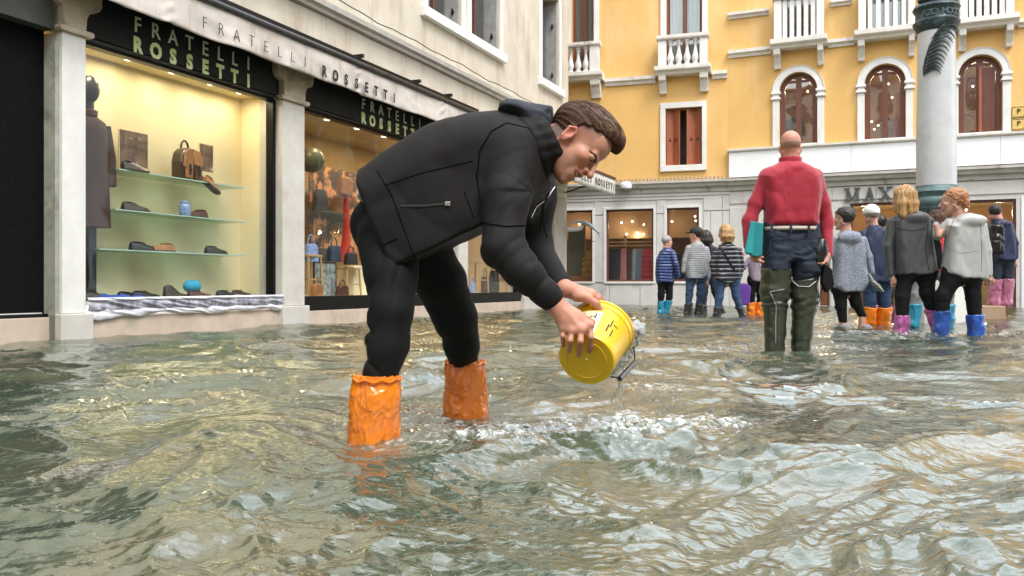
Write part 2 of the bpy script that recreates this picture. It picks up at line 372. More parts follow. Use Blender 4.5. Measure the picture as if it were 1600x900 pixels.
    lw = N.new('ShaderNodeLayerWeight'); lw.inputs[0].default_value = .5; L.new(bp.outputs[0], lw.inputs['Normal']); pw = N.new('ShaderNodeMath'); pw.operation = 'POWER'; pw.inputs[1].default_value = 1.9; L.new(lw.outputs['Facing'], pw.inputs[0]); fr = N.new('ShaderNodeMath'); fr.operation = 'MULTIPLY_ADD'; L.new(pw.outputs[0], fr.inputs[0]); fr.inputs[1].default_value = .82; fr.inputs[2].default_value = .05
    mx = N.new('ShaderNodeMixShader'); L.new(fr.outputs[0], mx.inputs[0]); L.new(body.outputs[0], mx.inputs[1]); L.new(gl.outputs[0], mx.inputs[2])
    fo = N.new('ShaderNodeAttribute'); fo.attribute_name = 'foam'
    n2 = N.new('ShaderNodeTexNoise'); n2.inputs['Scale'].default_value = 60; n2.inputs['Detail'].default_value = 4; L.new(tc.outputs['Object'], n2.inputs['Vector'])
    mr = N.new('ShaderNodeMapRange'); mr.inputs[1].default_value = .42; mr.inputs[2].default_value = .62; L.new(n2.outputs[0], mr.inputs[0])
    ml = N.new('ShaderNodeMath'); ml.operation = 'MULTIPLY'; L.new(fo.outputs['Fac'], ml.inputs[0]); L.new(mr.outputs[0], ml.inputs[1])
    fd = N.new('ShaderNodeBsdfDiffuse'); fd.inputs[0].default_value = (.78,.80,.78,1); m3 = N.new('ShaderNodeMixShader')
    L.new(ml.outputs[0], m3.inputs[0]); L.new(mx.outputs[0], m3.inputs[1]); L.new(fd.outputs[0], m3.inputs[2]); L.new(m3.outputs[0], out.inputs[0])
    o = mesh_obj('water', me, m, smooth=True)
    tag(o, 'murky green brown flood water with choppy wavelets covering the square', kind='structure'); MATS['flood_water'] = m
    return co[:, 2].reshape(nr, na)
WAT = water()

# ------------------------------------------------------------------ the shop building on the left
LF = Fac(-3.80, 7.11, .3996, .9167)
L0 = empty('shop_building', LF.o, LF.rz, 'cream stuccoed shop building with black shop fronts and stone piers on the left', 'building')
def lb(name, mat, *boxes, bevel=0, smooth=False, parent=None):
    b = MB()
    for x in boxes: b.box(*x)
    return b.build(name, mat, parent or L0, bevel=bevel, smooth=smooth)
x = LF.x; z = LF.z
XE = x(888)                                             # far corner of the building
z_gt = z(280, 113, .1)                                  # top of the glass
z_base = z(300, 489, .05); z_gb = z(300, 466, .15)      # stone base, bottom of glass
z_aw0 = z(439, 101, -.28); z_aw1 = z(440, 54, -.28)     # awning valance
z_ledge = z(678, 92, -.1)
ZT = 13.0
zs_ = z_aw1+.25
# window openings upstairs (seen from below, deep reveals)
ups = []
for a, c, pb in ((667, 720, (681, 22)), (735, 780, (738, 57)), (846, 873, (846, 120))):
    ups.append((x(a), x(c), z(pb[0], pb[1], .0)))
zu = min(u[2] for u in ups)
holes = [(a, c, zu, zu+1.9) for a, c, _ in ups] + [(x(330), x(372), zu, zu+1.9), (x(455), x(487), zu, zu+1.9)]
raw(wall_mesh(-9, XE, z_gt+.62, ZT, holes, 0, .32), 'upper_wall', STUCCO, L0)
lb('end_wall', STUCCO, (XE-.32, XE+.001, .322, 8, -.3, ZT))
lb('party_wall', STUCCO, (-9.3, -9, 0, 8, -.3, ZT)); lb('roof', STUCCO, (-9.2, XE+.3, -.5, 8.3, ZT+.002, ZT+.25))
REV = M('grey_reveal_render', (.36,.35,.34), (.24,.235,.23), 6, .85, .3, 40, dirt=(.14,.13,.12), dirt_scale=4, dirt_lo=.6, dirt_hi=.72)
for a, c, lo, hi in holes:
    w = lb('window_surround', STONE_W, (a-.13, a-.003, -.03, .05, lo, hi), (c+.003, c+.12, -.03, .05, lo, hi), bevel=.006)
    lb('sill', STONE_W, (a-.2, c+.18, -.09, .18, lo-.16, lo-.003), parent=w, bevel=.01)
    lb('window_reveal', REV, (c-.012, c-.002, .052, .30, lo, hi)); lb('window_reveal', REV, (a+.002, a+.012, .052, .3, lo, hi))
    sh = lb('shutter', SHUTTER, (a+.02, a+.30*(c-a), .16, .20, lo+.01, hi-.02), bevel=.004)
    lb('window_glazing', GLASS2, (a+.015, c-.015, .29, .30, lo, hi)); 
    lb('glazing_bar', BROWNW, (a+.3*(c-a), a+.3*(c-a)+.05, .26, .31, lo, hi), ((a+c)/2+.1, (a+c)/2+.14, .26, .31, lo, hi))
    for zz in (lo+.25, lo+1.3):
        lb('shutter_hook', DARKM, (c-.05, c-.013, .13, .15, zz, zz+.10), (c-.03, c-.013, .11, .17, zz+.04, zz+.055))
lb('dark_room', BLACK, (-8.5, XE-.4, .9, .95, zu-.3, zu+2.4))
# string ledge above the awning and a black cable
b = MB(); b.prism([(-.001,z_ledge-.10),(-.05,z_ledge-.09),(-.06,z_ledge-.05),(-.11,z_ledge-.03),(-.125,z_ledge+.03),(-.001,z_ledge+.055)], -9, XE+.05)
b.build('string_ledge', STONE, L0)
pts = [(t, -.135-.01*math.sin(t*2.1), z_ledge+.10+.012*math.sin(t*3.7)+.008*math.sin(t*9)) for t in np.linspace(-6, XE, 90)]
MB().tube(pts, .008, 5).build('cable', DARKM, L0, smooth=True)
pts = [(t, -.075, z_ledge-.14-.01*math.sin(t*2.9)) for t in np.linspace(-6, XE, 60)]
MB().tube(pts, .006, 5).build('cable', DARKM, L0, smooth=True)

# piers
z_pl = z(120, 490, -.03)
def capital(xa, xb, parent):
    """flaring Doric-like block: side brackets scroll out towards the windows"""
    w = xb-xa; zc = z_gt+.02
    ring = MB(); ring.prism([(xa-.03, zc+.0), (xb+.05, zc+.0), (xb+.065, zc+.025), (xb+.05, zc+.05), (xa-.03, zc+.05), (xa-.045, zc+.025)], -.035, .12, 'y').build('capital_ring', STONE_C, parent, bevel=.006)
    out = [(xa+.01, zc+.052), (xb-.01, zc+.052), (xb+.0, zc+.16), (xb+.03, zc+.22), (xb+.085, zc+.235), (xb+.13, zc+.26), (xb+.155, zc+.31), (xb+.155, zc+.40), (xb+.17, zc+.41), (xb+.17, zc+.60),
           (xa-.13, zc+.60), (xa-.13, zc+.41), (xa-.115, zc+.40), (xa-.115, zc+.31), (xa-.09, zc+.26), (xa-.045, zc+.235), (xa+.0, zc+.22)]
    MB().prism(out, -.02, .13, 'y').build('capital', STONE_C, parent, bevel=.012)
piers = [(x(94), x(136)), (x(440), x(477)), (x(716), x(732)), (x(817), x(840)), (x(866), x(886))]
for k, (a, c) in enumerate(piers):
    zc = z_gt+.02
    sh = lb('pier', STONE if k != 0 else STONE_W, (a+.02, c-.01, 0, .34, z_pl, zc-.002), bevel=.008)
    lb('pier_base', STONE, (a-.02, c+.035, -.04, .338, -.3, z_pl-.002), bevel=.008, parent=sh)
    if k < 3: capital(a+.02, c-.01, L0)
    else: lb('capital', STONE, (a, c+.02, -.02, .3, zc, z_gt+.618), bevel=.01)
lb('pier_jamb', STONE_G, (piers[0][0]-.02, piers[0][0]+.018, .035, .30, -.3, zc-.1))
# number plaque on the last pier
pl = lb('number_plaque', STONE_W, (x(870), x(884), -.012, -.001, z(878, 308), z(878, 291)), bevel=.003)
write('2240', x(872.5), x(881.5), z(878, 302.5), -.014, .11, LET_K, L0, 0, .002, .62)

def shop_front(xa, xb, black_bottom, depth=.62, side=True, mat=CREAM, name='display', ztop=None):
    """recessed black framed window with its lit display box"""
    yg = .19; zt = z_gt; zb = z_gb
    fr = lb('window_frame', BLACK, (xa, xb, .1, .2, zt, zt+.06), (xa, xa+.035, .1, .2, zb, zt-.001), (xb-.05, xb-.002, .1, .2, zb, zt-.001))
    lb('glass_pane', GLASS, (xa+.036, xb-.051, yg-.012, yg-.004, zb, zt-.001))
    lb('sign_board', BLACKM, (xa+.002, xb-.002, .055, .19, zt+.062, zt+.62))
    MB().tube([(xa, .045, zt+.032), (xb, .045, zt+.032)], .014, 8).build('sign_trim', DARKM, L0, smooth=True)
    if black_bottom: lb('frame_bottom', BLACK, (xa+.002, xb-.002, .03, .2, z(560, 482, .05), zb-.002), bevel=.006)
    lb('stone_base', STONE_P, (xa+.002, xb-.002, .02, .34, -.3, z(560, 482, .05)-.003 if black_bottom else z_base), bevel=.006)
    room = lb('display_room', mat, (xa-.3, xb+.002, depth, depth+.04, zb-.05, zt+.12), (xb+.003, xb+.04, .205, depth-.001, zb-.05, zt+.12), (xa-.35, xa-.302, .205, depth-.001, zb-.05, zt+.12))
    lb('display_ceiling', mat, (xa-.3, xb, .205, depth-.002, zt+.07, zt+.11)); 
    lb('display_floor', STONE_W, (xa-.3, xb, .205, depth-.002, zb-.05, zb-.01))
    return room
def ceiling_spots(xs, y, zc, W, col=(1, .80, .48), depth=.3):
    for i, xx in enumerate(xs):
        b = MB().box(xx-.11, xx+.11, y-.06, y+.06, zc-.012, zc-.002).build('lamp_housing', STONE_W, L0)
        MB().lathe([(.035, -.006), (.04, 0)], (xx, y, zc-.018), 12).build('lamp_lens', LAMP, b)
        l = bpy.data.lights.new('display_lamp', 'AREA'); l.shape = 'RECTANGLE'; l.size = .2; l.size_y = .1; l.energy = W; l.color = col
        o = bpy.data.objects.new('display_lamp', l); COL.objects.link(o); o.parent = L0; o.location = (xx, y, zc-.03); o['kind'] = 'helper' if False else 'structure'
W1a, W1b = piers[0][1]-.01, piers[1][0]+.02
W2a, W2b = piers[1][1]-.01, piers[2][0]+.02
W3a, W3b = piers[2][1]-.01, piers[3][0]+.02
W4a, W4b = piers[3][1]-.01, piers[4][0]+.02
shop_front(W1a, W1b, False)
BEIGE = M('beige_shop_wall', (.58,.42,.22), (.46,.31,.14), 2, .8, .05, 30)
shop_front(W2a, W2b, True, 1.3, mat=BEIGE); shop_front(W3a, W3b, True, 1.3, mat=BEIGE); shop_front(W4a, W4b, True, .9, mat=CREAM)
ceiling_spots([W1a+.25, W1a+.75, W1a+1.3, W1a+1.85, W1a+2.3], .33, z_gt+.07, 2.4, (1,.86,.60))
ceiling_spots(np.linspace(W2a+.25, W2b-.3, 6), .36, z_gt+.07, 3.4, (1,.74,.42)); ceiling_spots(np.linspace(W3a+.3, W3b-.3, 3), .36, z_gt+.07, 4, (1,.74,.42)); ceiling_spots([W4a+.2], .36, z_gt+.07, 4, (1,.78,.45))
# the closed dark opening at the far left
xa = -9; xb = piers[0][0]-.02
lb('dark_curtain', SHUTDARK, (xa, xb, .17, .19, z(40, 497, .15)+.02, z_gt+.3)); lb('dark_lintel', M('dark_lintel_stone', (.05,.05,.04), (.03,.03,.026), 6, .8, .2), (xa, xb, .04, .166, z(40, 32, .04), z_gt+.618))
lb('curtain_rail', STONE_W, (xa, xb-.03, .155, .168, z(40, 491, .15), z(40, 489.3, .15))); lb('door_track', BLACK, (xa, xb, .12, .2, z(40, 496.8, .12), z(40, 491.6, .12)))
lb('stone_base', STONE_P, (xa, xb, .10, .34, -.3, z(40, 497.2, .1)), bevel=.006)
# lettering on the two sign boards
ys = .05
for k, (pf, pr) in enumerate((((214, 388, 48, 110), (213, 386.5, 81, 137)),)):
    zf = z(214, 48, ys); zr = z(213, 81.5, ys); hcap = z(214, 24, ys)-zf
    x0, x1 = x(215, ys), x(388, ys)
write('FRATELLI', x0, x1, zf-.012, ys, hcap/.70, LET_T, L0, .001, .004, .92)
write('ROSSETTI', x0, x1, zr, ys, hcap*.98/.70, LET_B, L0, .010, .004, .86)
dx = x(568, ys)-x0
write('FRATELLI', x0+dx, x1+dx, zf-.012, ys, hcap/.70, LET_T, L0, .001, .004, .92)
write('ROSSETTI', x0+dx, x1+dx, zr, ys, hcap*.98/.70, LET_B, L0, .010, .004, .86)

# awning over the shop fronts: front bar, housing and hanging valance
A0 = empty('awning', LF.o, LF.rz, 'long grey beige awning valance lettered in black along the shop fronts', 'awning', 'shop awnings')
xs0, xs1 = x(75, -.28), x(752, -.28)
n, mrow = 260, 14; vs = []; fs = []
rng = np.random.RandomState(3); tt = np.linspace(xs0, xs1, n)
for j in range(mrow):
    v = j/(mrow-1)
    for i, t in enumerate(tt):
        amp = .004+.016*v; ph = fbm(np.array([[t*2.2, v*1.1]]), 3, 9)[0]
        seam = sum(math.exp(-((t-s)/.06)**2) for s in (x(265, -.28), x(560, -.28), x(690, -.28)))
        y = -.28+amp*ph*1.3+.012*seam*math.sin(v*16+ (t*30))-.03*v*0
        zz = z_aw1-(z_aw1-z_aw0)*v + (.004*math.sin(t*7)+.006*seam)*v
        vs.append((t, y, zz))
for j in range(mrow-1):
    for i in range(n-1): fs.append((j*n+i, j*n+i+1, (j+1)*n+i+1, (j+1)*n+i))
me = bpy.data.meshes.new('valance'); me.from_pydata(vs, [], fs); va = mesh_obj('valance', me, AWN, A0, True)
sd = va.modifiers.new('thick', 'SOLIDIFY'); sd.thickness = .003
MB().tube([(xs0, -.275, z_aw1+.035), (xs1+.05, -.275, z_aw1+.035)], .042, 14).build('front_bar', CHROME, A0, smooth=True)
MB().box(xs0, xs1+.02, -.23, -.01, z_aw1+.03, z_aw1+.15).build('housing', BLACK, A0, bevel=.01)
for s in (x(560, -.2), x(650, -.2), x(700, -.2)):
    MB().box(s, s+.05, -.26, -.01, z_aw1+.155, z_aw1+.20).build('bracket', DARKM, A0, bevel=.005)
ya = -.312
zt_ = z(320, 45, ya); hc = z(320, 25.5, ya)-zt_
write('FRATELLI', x(320, ya), x(477, ya), zt_, ya, hc/.70, LET_K, A0, -.004, .002, .9)
zt2 = z(507, 119, ya)
write('ROSSETTI', x(507, ya), x(616, ya), zt2, ya, hc/.70, LET_K, A0, .007, .002, .82)

# second awning, rolled out, near the far corner
A1 = empty('awning', LF.o, LF.rz, 'short rolled out pale awning with ROSSETTI lettering at the shop corner', 'awning', 'shop awnings')
d2 = -1.12; a, c = x(790), x(884); z0 = z(963, 307, d2); z1 = z(963, 281, d2); zw = z_aw1+.1
b = MB(); b.add([(a, -.05, zw), (c, -.05, zw), (c, d2, z1), (a, d2, z1)], [(0, 1, 2, 3)]); cv = b.build('canopy', AWN, A1); cv.modifiers.new('thick', 'SOLIDIFY').thickness = .006
vs = []; fs = []; n = 90
for j in range(5):
    for i in range(n): t = a+(c-a)*i/(n-1); vs.append((t, d2-.003-.012*(j/4)*math.sin(i*.55+j*.3)*(.4+.6*(math.sin(i*.13) > .1)), z1-(z1-z0)*j/4))
for j in range(4):
    for i in range(n-1): fs.append((j*n+i, j*n+i+1, (j+1)*n+i+1, (j+1)*n+i))
me = bpy.data.meshes.new('valance'); me.from_pydata(vs, [], fs); v2 = mesh_obj('valance', me, M('pale_awning_canvas', (.66,.63,.58), (.56,.53,.48), 3, .85, .2, 80), A1, True); v2.modifiers.new('thick', 'SOLIDIFY').thickness = .003
MB().box(a, c, d2-.03, d2+.01, z1-.01, z1+.035).build('front_bar', BROWNW, A1, bevel=.006)
for xx in (a+.3, c-.15): MB().tube([(xx, -.05, z1-.25), (xx, -.6, z1-.1), (xx, d2+.02, z1-.01)], .018, 6).build('folding_arm', DARKM, A1, smooth=True)
hh = z(950, 276, d2); 
write('FRATELLI ROSSETTI', a+.35, x(958, d2), z0+.10, d2-.022, .20, LET_K, A1, .003, .002, .95)

# ---------------- display of the first window
SY = .36
def shelf(p0, p1, lab):
    xa, za = LF.at(p0[0], p0[1], .24); xb, _ = LF.at(p1[0], p1[1], .24)
    r = empty('glass_shelf', LF.world(xa, SY, za), LF.rz, lab, 'shelf', 'glass shelves in the shoe window')
    MB().box(0, xb-xa, -.12, .255, -.012, 0).build('shelf_plate', SHELFG, r)
    MB().box(0, xb-xa, -.124, -.1205, -.012, 0).build('shelf_edge', SHELFE, r)
    return za
zs1 = shelf((185, 263), (382, 293), 'top glass shelf with the tan backpack and the leaning pictures')
zs2 = shelf((180, 326), (384, 348), 'middle glass shelf with the blue patterned jar')
zs3 = shelf((155, 388), (386, 401), 'bottom glass shelf with the orange brown shoe')
zfl = z_gb-.008

def shoe_mesh(L=.29, H=.10, W=.10, boot=False):
    """one shoe, toe towards +x, lofted: outline widths and heights along its length"""
    st = [(0, .30, .62 if not boot else 1.15), (.08, .36, .72 if not boot else 1.25), (.25, .40, .70 if not boot else 1.2), (.40, .42, .66 if not boot else .9), (.55, .46, .52), (.72, .50, .40), (.88, .44, .34), (.97, .28, .26), (1.0, .10, .16)]
    vs = []; n = 12
    for t, w, h in st:
        for k in range(n):
            a = 2*math.pi*k/n; cy = math.cos(a); sz = math.sin(a)
            vs.append((t*L, W*w*cy*(1 if sz < .2 else .75), (H*h*max(sz, 0)**.7 if sz > 0 else 0)+.014))
    fs = [(j*n+k, j*n+(k+1) % n, (j+1)*n+(k+1) % n, (j+1)*n+k) for j in range(len(st)-1) for k in range(n)] + [tuple(range(n))[::-1], tuple(range((len(st)-1)*n, len(st)*n))]
    b = MB(); b.add(vs, fs); return b, st
SOLE = M('dark_sole', (.02,.015,.01), None, 5, .5, 0)
_shoe = {}
def shoe_pair(px, py, zshelf, mat, lab, ang=0, boot=False, L=.31, y=SY-.03, n=2, tilt=0, group='shoes on display in the first window'):
    xx, _ = LF.at(px, py, y)
    r = empty('shoe_pair' if n == 2 else 'shoe', LF.world(xx, y, zshelf), LF.rz, lab, 'shoes', group)
    for i in range(n):
        b, st = shoe_mesh(L, .105, .10, boot)
        o = b.build('shoe' if n == 2 else 'upper', mat, r, smooth=True); o.location = (-L/2+.115*i, .10*i, 0); o.rotation_euler = (0, tilt, ang)
        sb = MB(); pts = [(t*L, .105*w) for t, w, h in st]; sb.prism(pts+[(a_, -b_) for a_, b_ in reversed(pts)], 0, .014, 'z'); sb.box(0, .07, -.03, .03, -.0, .013); sb.build('sole', SOLE, o)
        if not boot: 
            ob = MB(); ob.lathe([(.030, 0), (.034, .004), (.026, .006), (.010, .001)], (L*.2, 0, .105*.70+.006), 12); op = ob.build('opening', BLKL, o, smooth=True); op.scale = (1.5, .8, 1); op.location = (-.03, 0, .002)
        lb_ = MB()
        for q in range(4): lb_.tube([(L*(.42+.05*q), -.018, .105*(.66-.09*q)+.012), (L*(.42+.05*q), 0, .105*(.66-.09*q)+.019), (L*(.42+.05*q), .018, .105*(.66-.09*q)+.012)], .0025, 5)
        lb_.build('lace', BLKL, o)
    return r
shoe_pair(212, 320, zs2, DKBROWN, 'dark brown lace up shoes at the left end of the middle glass shelf')
shoe_pair(338, 338, zs2, MAROON, 'maroon moccasins at the right end of the middle glass shelf', ang=R(180))
shoe_pair(224, 385, zs3, BLKL, 'black lace up shoes at the left of the bottom glass shelf')
shoe_pair(287, 388, zs3, TAN, 'orange brown leather shoe pair in the middle of the bottom glass shelf', ang=R(180))
shoe_pair(338, 393, zs3, BLKL, 'black shoes at the right of the bottom glass shelf')
shoe_pair(212, 262, zs1, DKBROWN, 'dark brown shoe lying before the left picture on the top shelf', n=1, y=.27)
shoe_pair(332, 285, zs1, TAN, 'brown derby shoe leaning at the right end of the top shelf', n=1, y=.27, tilt=R(28), L=.25, ang=0)
shoe_pair(318, 284, zs1, DKBROWN, 'dark brown shoe lying flat near the right end of the top shelf', n=1, y=.4)
shoe_pair(147, 462, zfl, DKBROWN, 'dark shoe pair at the far left on the window floor', y=.30)
shoe_pair(205, 461, zfl, BLKL, 'shiny black shoes on the blue cloth on the window floor', y=.32, tilt=R(8))
shoe_pair(228, 461, zfl, BLKL, 'black loafers right of the blue cloth on the window floor', y=.32)
shoe_pair(275, 460, zfl, DKBROWN, 'dark brown ankle boots left of the turquoise sponge', boot=True, y=.3)
shoe_pair(312, 461, zfl, MAROON, 'reddish brown shoes below the turquoise sponge', y=.27)
shoe_pair(355, 462, zfl, BLKL, 'black strappy shoes over the green cloth on the window floor', y=.32)
shoe_pair(378, 463, zfl, DKBROWN, 'dark brown shoes furthest right on the window floor', y=.4)
# jar
jx, _ = LF.at(289, 320, SY-.05)
j = empty('jar', LF.world(jx, SY-.05, zs2), 0, 'small blue and white patterned jar on the middle shelf', 'jar')
BLUEP = M('blue_white_pattern', (.45,.55,.75), (.04,.10,.35), 60, .3, 0)
MB().lathe([(.05, 0), (.058, .02), (.06, .09), (.05, .125), (.045, .13)], n=18).build('jar_body', BLUEP, j, smooth=True)
MB().lathe([(.05, .131), (.052, .15), (.02, .158), (.012, .165)], n=18).build('jar_lid', BLUEP, j, smooth=True)
# turquoise sponge, cloths
TURQ = M('turquoise_cloth', (.02,.40,.62), (.01,.28,.5), 12, .6, .4, 40)
sx_, _ = LF.at(300, 445, .4); o = MB().ball((0, 0, 0), .12, 10, (1, .5, .6)).build('sponge', TURQ, None, smooth=True, loc=LF.world(sx_, .4, zfl+.13)); o.rotation_euler = (0, 0, LF.rz); tag(o, 'turquoise crumpled pouch standing behind the shoes on the window floor', 'pouch')
def cloth(px0, px1, y0, y1, mat, lab, h=.03, seed=1):
    xa, xb = x(px0, y0), x(px1, y0); n, m = 26, 10; vs = []; fs = []
    q = np.array([[xa+(xb-xa)*i/(n-1), y0+(y1-y0)*jj/(m-1)] for jj in range(m) for i in range(n)]); hh = h*(.7+.6*fbm(q*9, 3, seed)); 
    ed = np.array([min(i, n-1-i, jj, m-1-jj) > 0 for jj in range(m) for i in range(n)])
    r = LF.world(xa, y0, zfl)
    vs = [(a-xa, b_-y0, max(.002, t) if e else .002) for (a, b_), t, e in zip(q, hh, ed)]
    fs = [(jj*n+i, jj*n+i+1, (jj+1)*n+i+1, (jj+1)*n+i) for jj in range(m-1) for i in range(n-1)]
    me = bpy.data.meshes.new('cloth'); me.from_pydata(vs, [], fs); o = mesh_obj('cloth', me, mat, None, True); o.location = r; o.rotation_euler = (0, 0, LF.rz); o.modifiers.new('t', 'SOLIDIFY').thickness = .003
    tag(o, lab, 'cloth', 'cloths under the shoes'); return o
cloth(158, 232, .22, .5, M('blue_cloth', (.03,.10,.45), (.02,.05,.30), 6, .7, .3, 30), 'royal blue cloth spread on the left of the window floor', .05, 2)
cloth(292, 352, .22, .42, M('green_cloth', (.03,.26,.17), (.02,.18,.12), 6, .7, .3, 30), 'green cloth spread right of the window middle', .025, 3)
cloth(353, 416, .22, .42, M('pink_cloth', (.55,.38,.48), (.45,.30,.40), 6, .7, .3, 30), 'pale pink cloth at the right end of the window floor', .03, 4)
# plastic sheeting taped over the sill
PLAS = M('plastic_sheet', (.62,.62,.70), (.10,.10,.16), 9, .18, .5, 30, stretch=(1.6,1,.35), coat=.6)
PLW = M('white_tape', (.80,.80,.84), (.62,.62,.68), 10, .35, .4, 30)
pr = empty('plastic_sheeting', LF.world(W1a, 0, z_base), LF.rz, 'crumpled clear and white plastic sheeting taped over the first window sill', 'plastic sheet')
def wavy(xa, xb, zb, zt, y, amp, mat, name, fn=lambda t: 0, n=150, m=10):
    vs = []; q = np.array([[xa+(xb-xa)*i/(n-1), j/(m-1)] for j in range(m) for i in range(n)]); hh = fbm(q*np.array([9., 1.6])+np.array([q[:,1]*3, q[:,1]*0]).T, 4, 21)
    for (t, v), e in zip(q, hh): vs.append((t, y-.015*math.sin(v*math.pi)+amp*e, zb+(zt-zb)*v+fn(t)*(1-v)))
    fs = [(j*n+i, j*n+i+1, (j+1)*n+i+1, (j+1)*n+i) for j in range(m-1) for i in range(n-1)]
    me = bpy.data.meshes.new(name); me.from_pydata(vs, [], fs); o = mesh_obj(name, me, mat, pr, True); o.modifiers.new('t', 'SOLIDIFY').thickness = .002; return o
Lw = W1b-W1a; zz0 = z(300, 489, .0)-z_base; zz1 = z(300, 480, .0)-z_base; zz2 = z(300, 466, .0)-z_base
sag = lambda t: -.012*math.sin(t*5.1)-.02*math.exp(-(t/.35)**2)-.01*math.sin(t*13)
wavy(0, Lw, zz0, zz1+.01, -.0, .008, PLW, 'white_hem', sag)
wavy(0.01, Lw, zz1, zz2, -.005, .016, PLAS, 'clear_band'); wavy(0, Lw-.01, zz2-.01, zz2+.022, -.012, .006, PLW, 'tape_strip')
# pictures leaning on the top shelf
def picture(px0, px1, pt, pb, y, lab, seed):
    xa, xb = x(px0, y), x(px1, y); za = z((px0+px1)/2, pb, y); zb = z((px0+px1)/2, pt, y)
    r = empty('picture_board', LF.world(xa, y, za), LF.rz, lab, 'picture', 'picture boards in the shoe window')
    m = M('photo_print_%d' % seed, (.30,.17,.10), (.035,.02,.018), 7+seed, .35, 0, dirt=(.62,.50,.38), dirt_scale=9, dirt_lo=.6, dirt_hi=.64)
    MB().box(0, xb-xa, 0, .012, 0, zb-za).build('board', m, r); MB().box(-.006, -.0005, -.002, .012, 0, zb-za).build('board_edge', CREAM, r)
picture(187, 231, 206, 263, .42, 'brown photo board leaning at the left of the top shelf', 1); picture(312, 333, 226, 268, .44, 'small brown photo board behind the backpack', 2)
# backpack
bx, _ = LF.at(289, 275, .38); bk = empty('backpack', LF.world(bx, .36, zs1), LF.rz+R(8), 'tan and brown leather backpack with top handle on the top shelf', 'backpack')
b = MB(); b.prism([(-.15, 0), (.16, 0), (.165, .2), (.13, .3), (.05, .34), (-.07, .335), (-.13, .28), (-.155, .18)], -.07, .08, 'y'); b.build('bag_body', DKBROWN, bk, bevel=.03)
b = MB(); b.prism([(-.155, .13), (-.06, .09), (.0, .12), (.0, .3), (-.06, .335), (-.13, .28)], -.088, -.071, 'y'); b.build('front_flap', TAN, bk, bevel=.012)
b = MB(); b.prism([(.012, .17), (.15, .15), (.16, .25), (.12, .31), (.03, .33), (.012, .28)], -.088, -.071, 'y'); b.build('front_flap', M('orange_leather', (.50,.22,.08), (.38,.15,.05), 12, .4, .1, 90), bk, bevel=.012)
MB().box(-.14, -.02, -.10, -.0885, .015, .11).build('front_pocket', TAN, bk, bevel=.008); MB().box(.02, .13, -.10, -.0885, .015, .12).build('front_pocket', MAROON, bk, bevel=.008)
b = MB(); b.tube([(-.06+.12*(1-math.cos(t))/2-.03, 0, .33+.085*math.sin(t)) for t in np.linspace(0, math.pi, 12)], .011, 8); b.build('handle', BLKL, bk, smooth=True)
for xx, mt in ((-.075, BLKL), (.075, BLKL)): MB().box(xx-.012, xx+.012, -.112, -.101, .05, .16).build('strap', mt, bk, bevel=.003); MB().box(xx-.014, xx+.014, -.118, -.113, .09, .115).build('buckle', CHROME, bk)
# mannequin with long coat at the left edge
mx_, _ = LF.at(150, 300, .38); mq = empty('mannequin', LF.world(mx_-.06, .40, zfl), LF.rz, 'headed dark mannequin in a long brown coat at the left of the first window', 'mannequin')
zh = z(150, 120, .38)-zfl; COATM = M('brown_coat_cloth', (.06,.024,.015), (.035,.014,.009), 10, .85, .3, 60, stretch=(4,4,.7))
zb_ = z(150, 355, .38)-zfl; zsho = z(150, 185, .38)-zfl
b = MB(); prof = [(.22, zb_), (.215, zb_+.02), (.20, zb_+.4), (.185, zb_+.7), (.19, zsho-.14), (.165, zsho-.04), (.08, zsho+.01), (.055, zsho+.05)]; b.lathe(prof, n=24); c_ = b.build('coat', COATM, mq, smooth=True); c_.scale = (1, .62, 1)
b = MB(); b.lathe([(.05, zsho), (.075, zsho+.015), (.078, zsho+.06), (.06, zsho+.07)], n=16); b.build('collar', MAROON, mq, smooth=True)
b = MB(); b.ball((0, 0, zh-.13), .105, 12, (.85, .95, 1.25)); b.tube([(0, 0, zsho), (0, 0, zh-.2)], .045, 10); b.build('head', M('mannequin_black', (.03,.02,.02), None, 4, .35, 0), mq, smooth=True)
b = MB()
for s in (-1, 1): b.tube([(s*.17, 0, zsho-.06), (s*.215, -.02, zsho-.35), (s*.20, -.06, zsho-.62)], [.06, .055, .045], 10)
b.build('sleeve', COATM, mq, smooth=True); MB().box(-.04, .04, -.05, .05, -.0, zb_+.1).build('stand', DARKM, mq)
# white picture moulding reflection-like frame hung on the back wall
xa, xb = x(282, .6), x(303, .6)

# ---------------- things in windows two and three
def stool(px, py, y, h, lab, w=.28):
    xx, _ = LF.at(px, py, y); r = empty('stool', LF.world(xx, y, zfl), LF.rz, lab, 'stool', 'pale wooden stools in the shop windows')
    MB().box(-w/2, w/2, -w/2.6, w/2.6, h-.03, h).build('seat', WOOD, r, bevel=.006)
    for sx in (-1, 1):
        for sy in (-1, 1): MB().tube([(sx*(w/2-.02), sy*(w/2.6-.02), h-.03), (sx*(w/2+.0), sy*(w/2.6), 0)], [.017, .014], 8).build('leg', WOOD, r)
    for sy in (-1, 1): MB().tube([(-w/2+.01, sy*(w/2.6), h*.4), (w/2-.01, sy*(w/2.6), h*.4)], .009, 6).build('rung', WOOD, r)
    return r
stool(482, 450, .5, z(482, 398, .5)-zfl, 'tall pale wooden stool beside the stone pier in the second window', .3)
stool(541, 450, .5, z(541, 418, .5)-zfl, 'low pale wooden stool under the red scarf', .34)
stool(746, 450, .45, z(746, 408, .45)-zfl, 'pale wooden stool at the left of the third window', .36)
stool(789, 450, .45, z(789, 432, .45)-zfl, 'lower pale wooden stool at the right of the third window', .36)
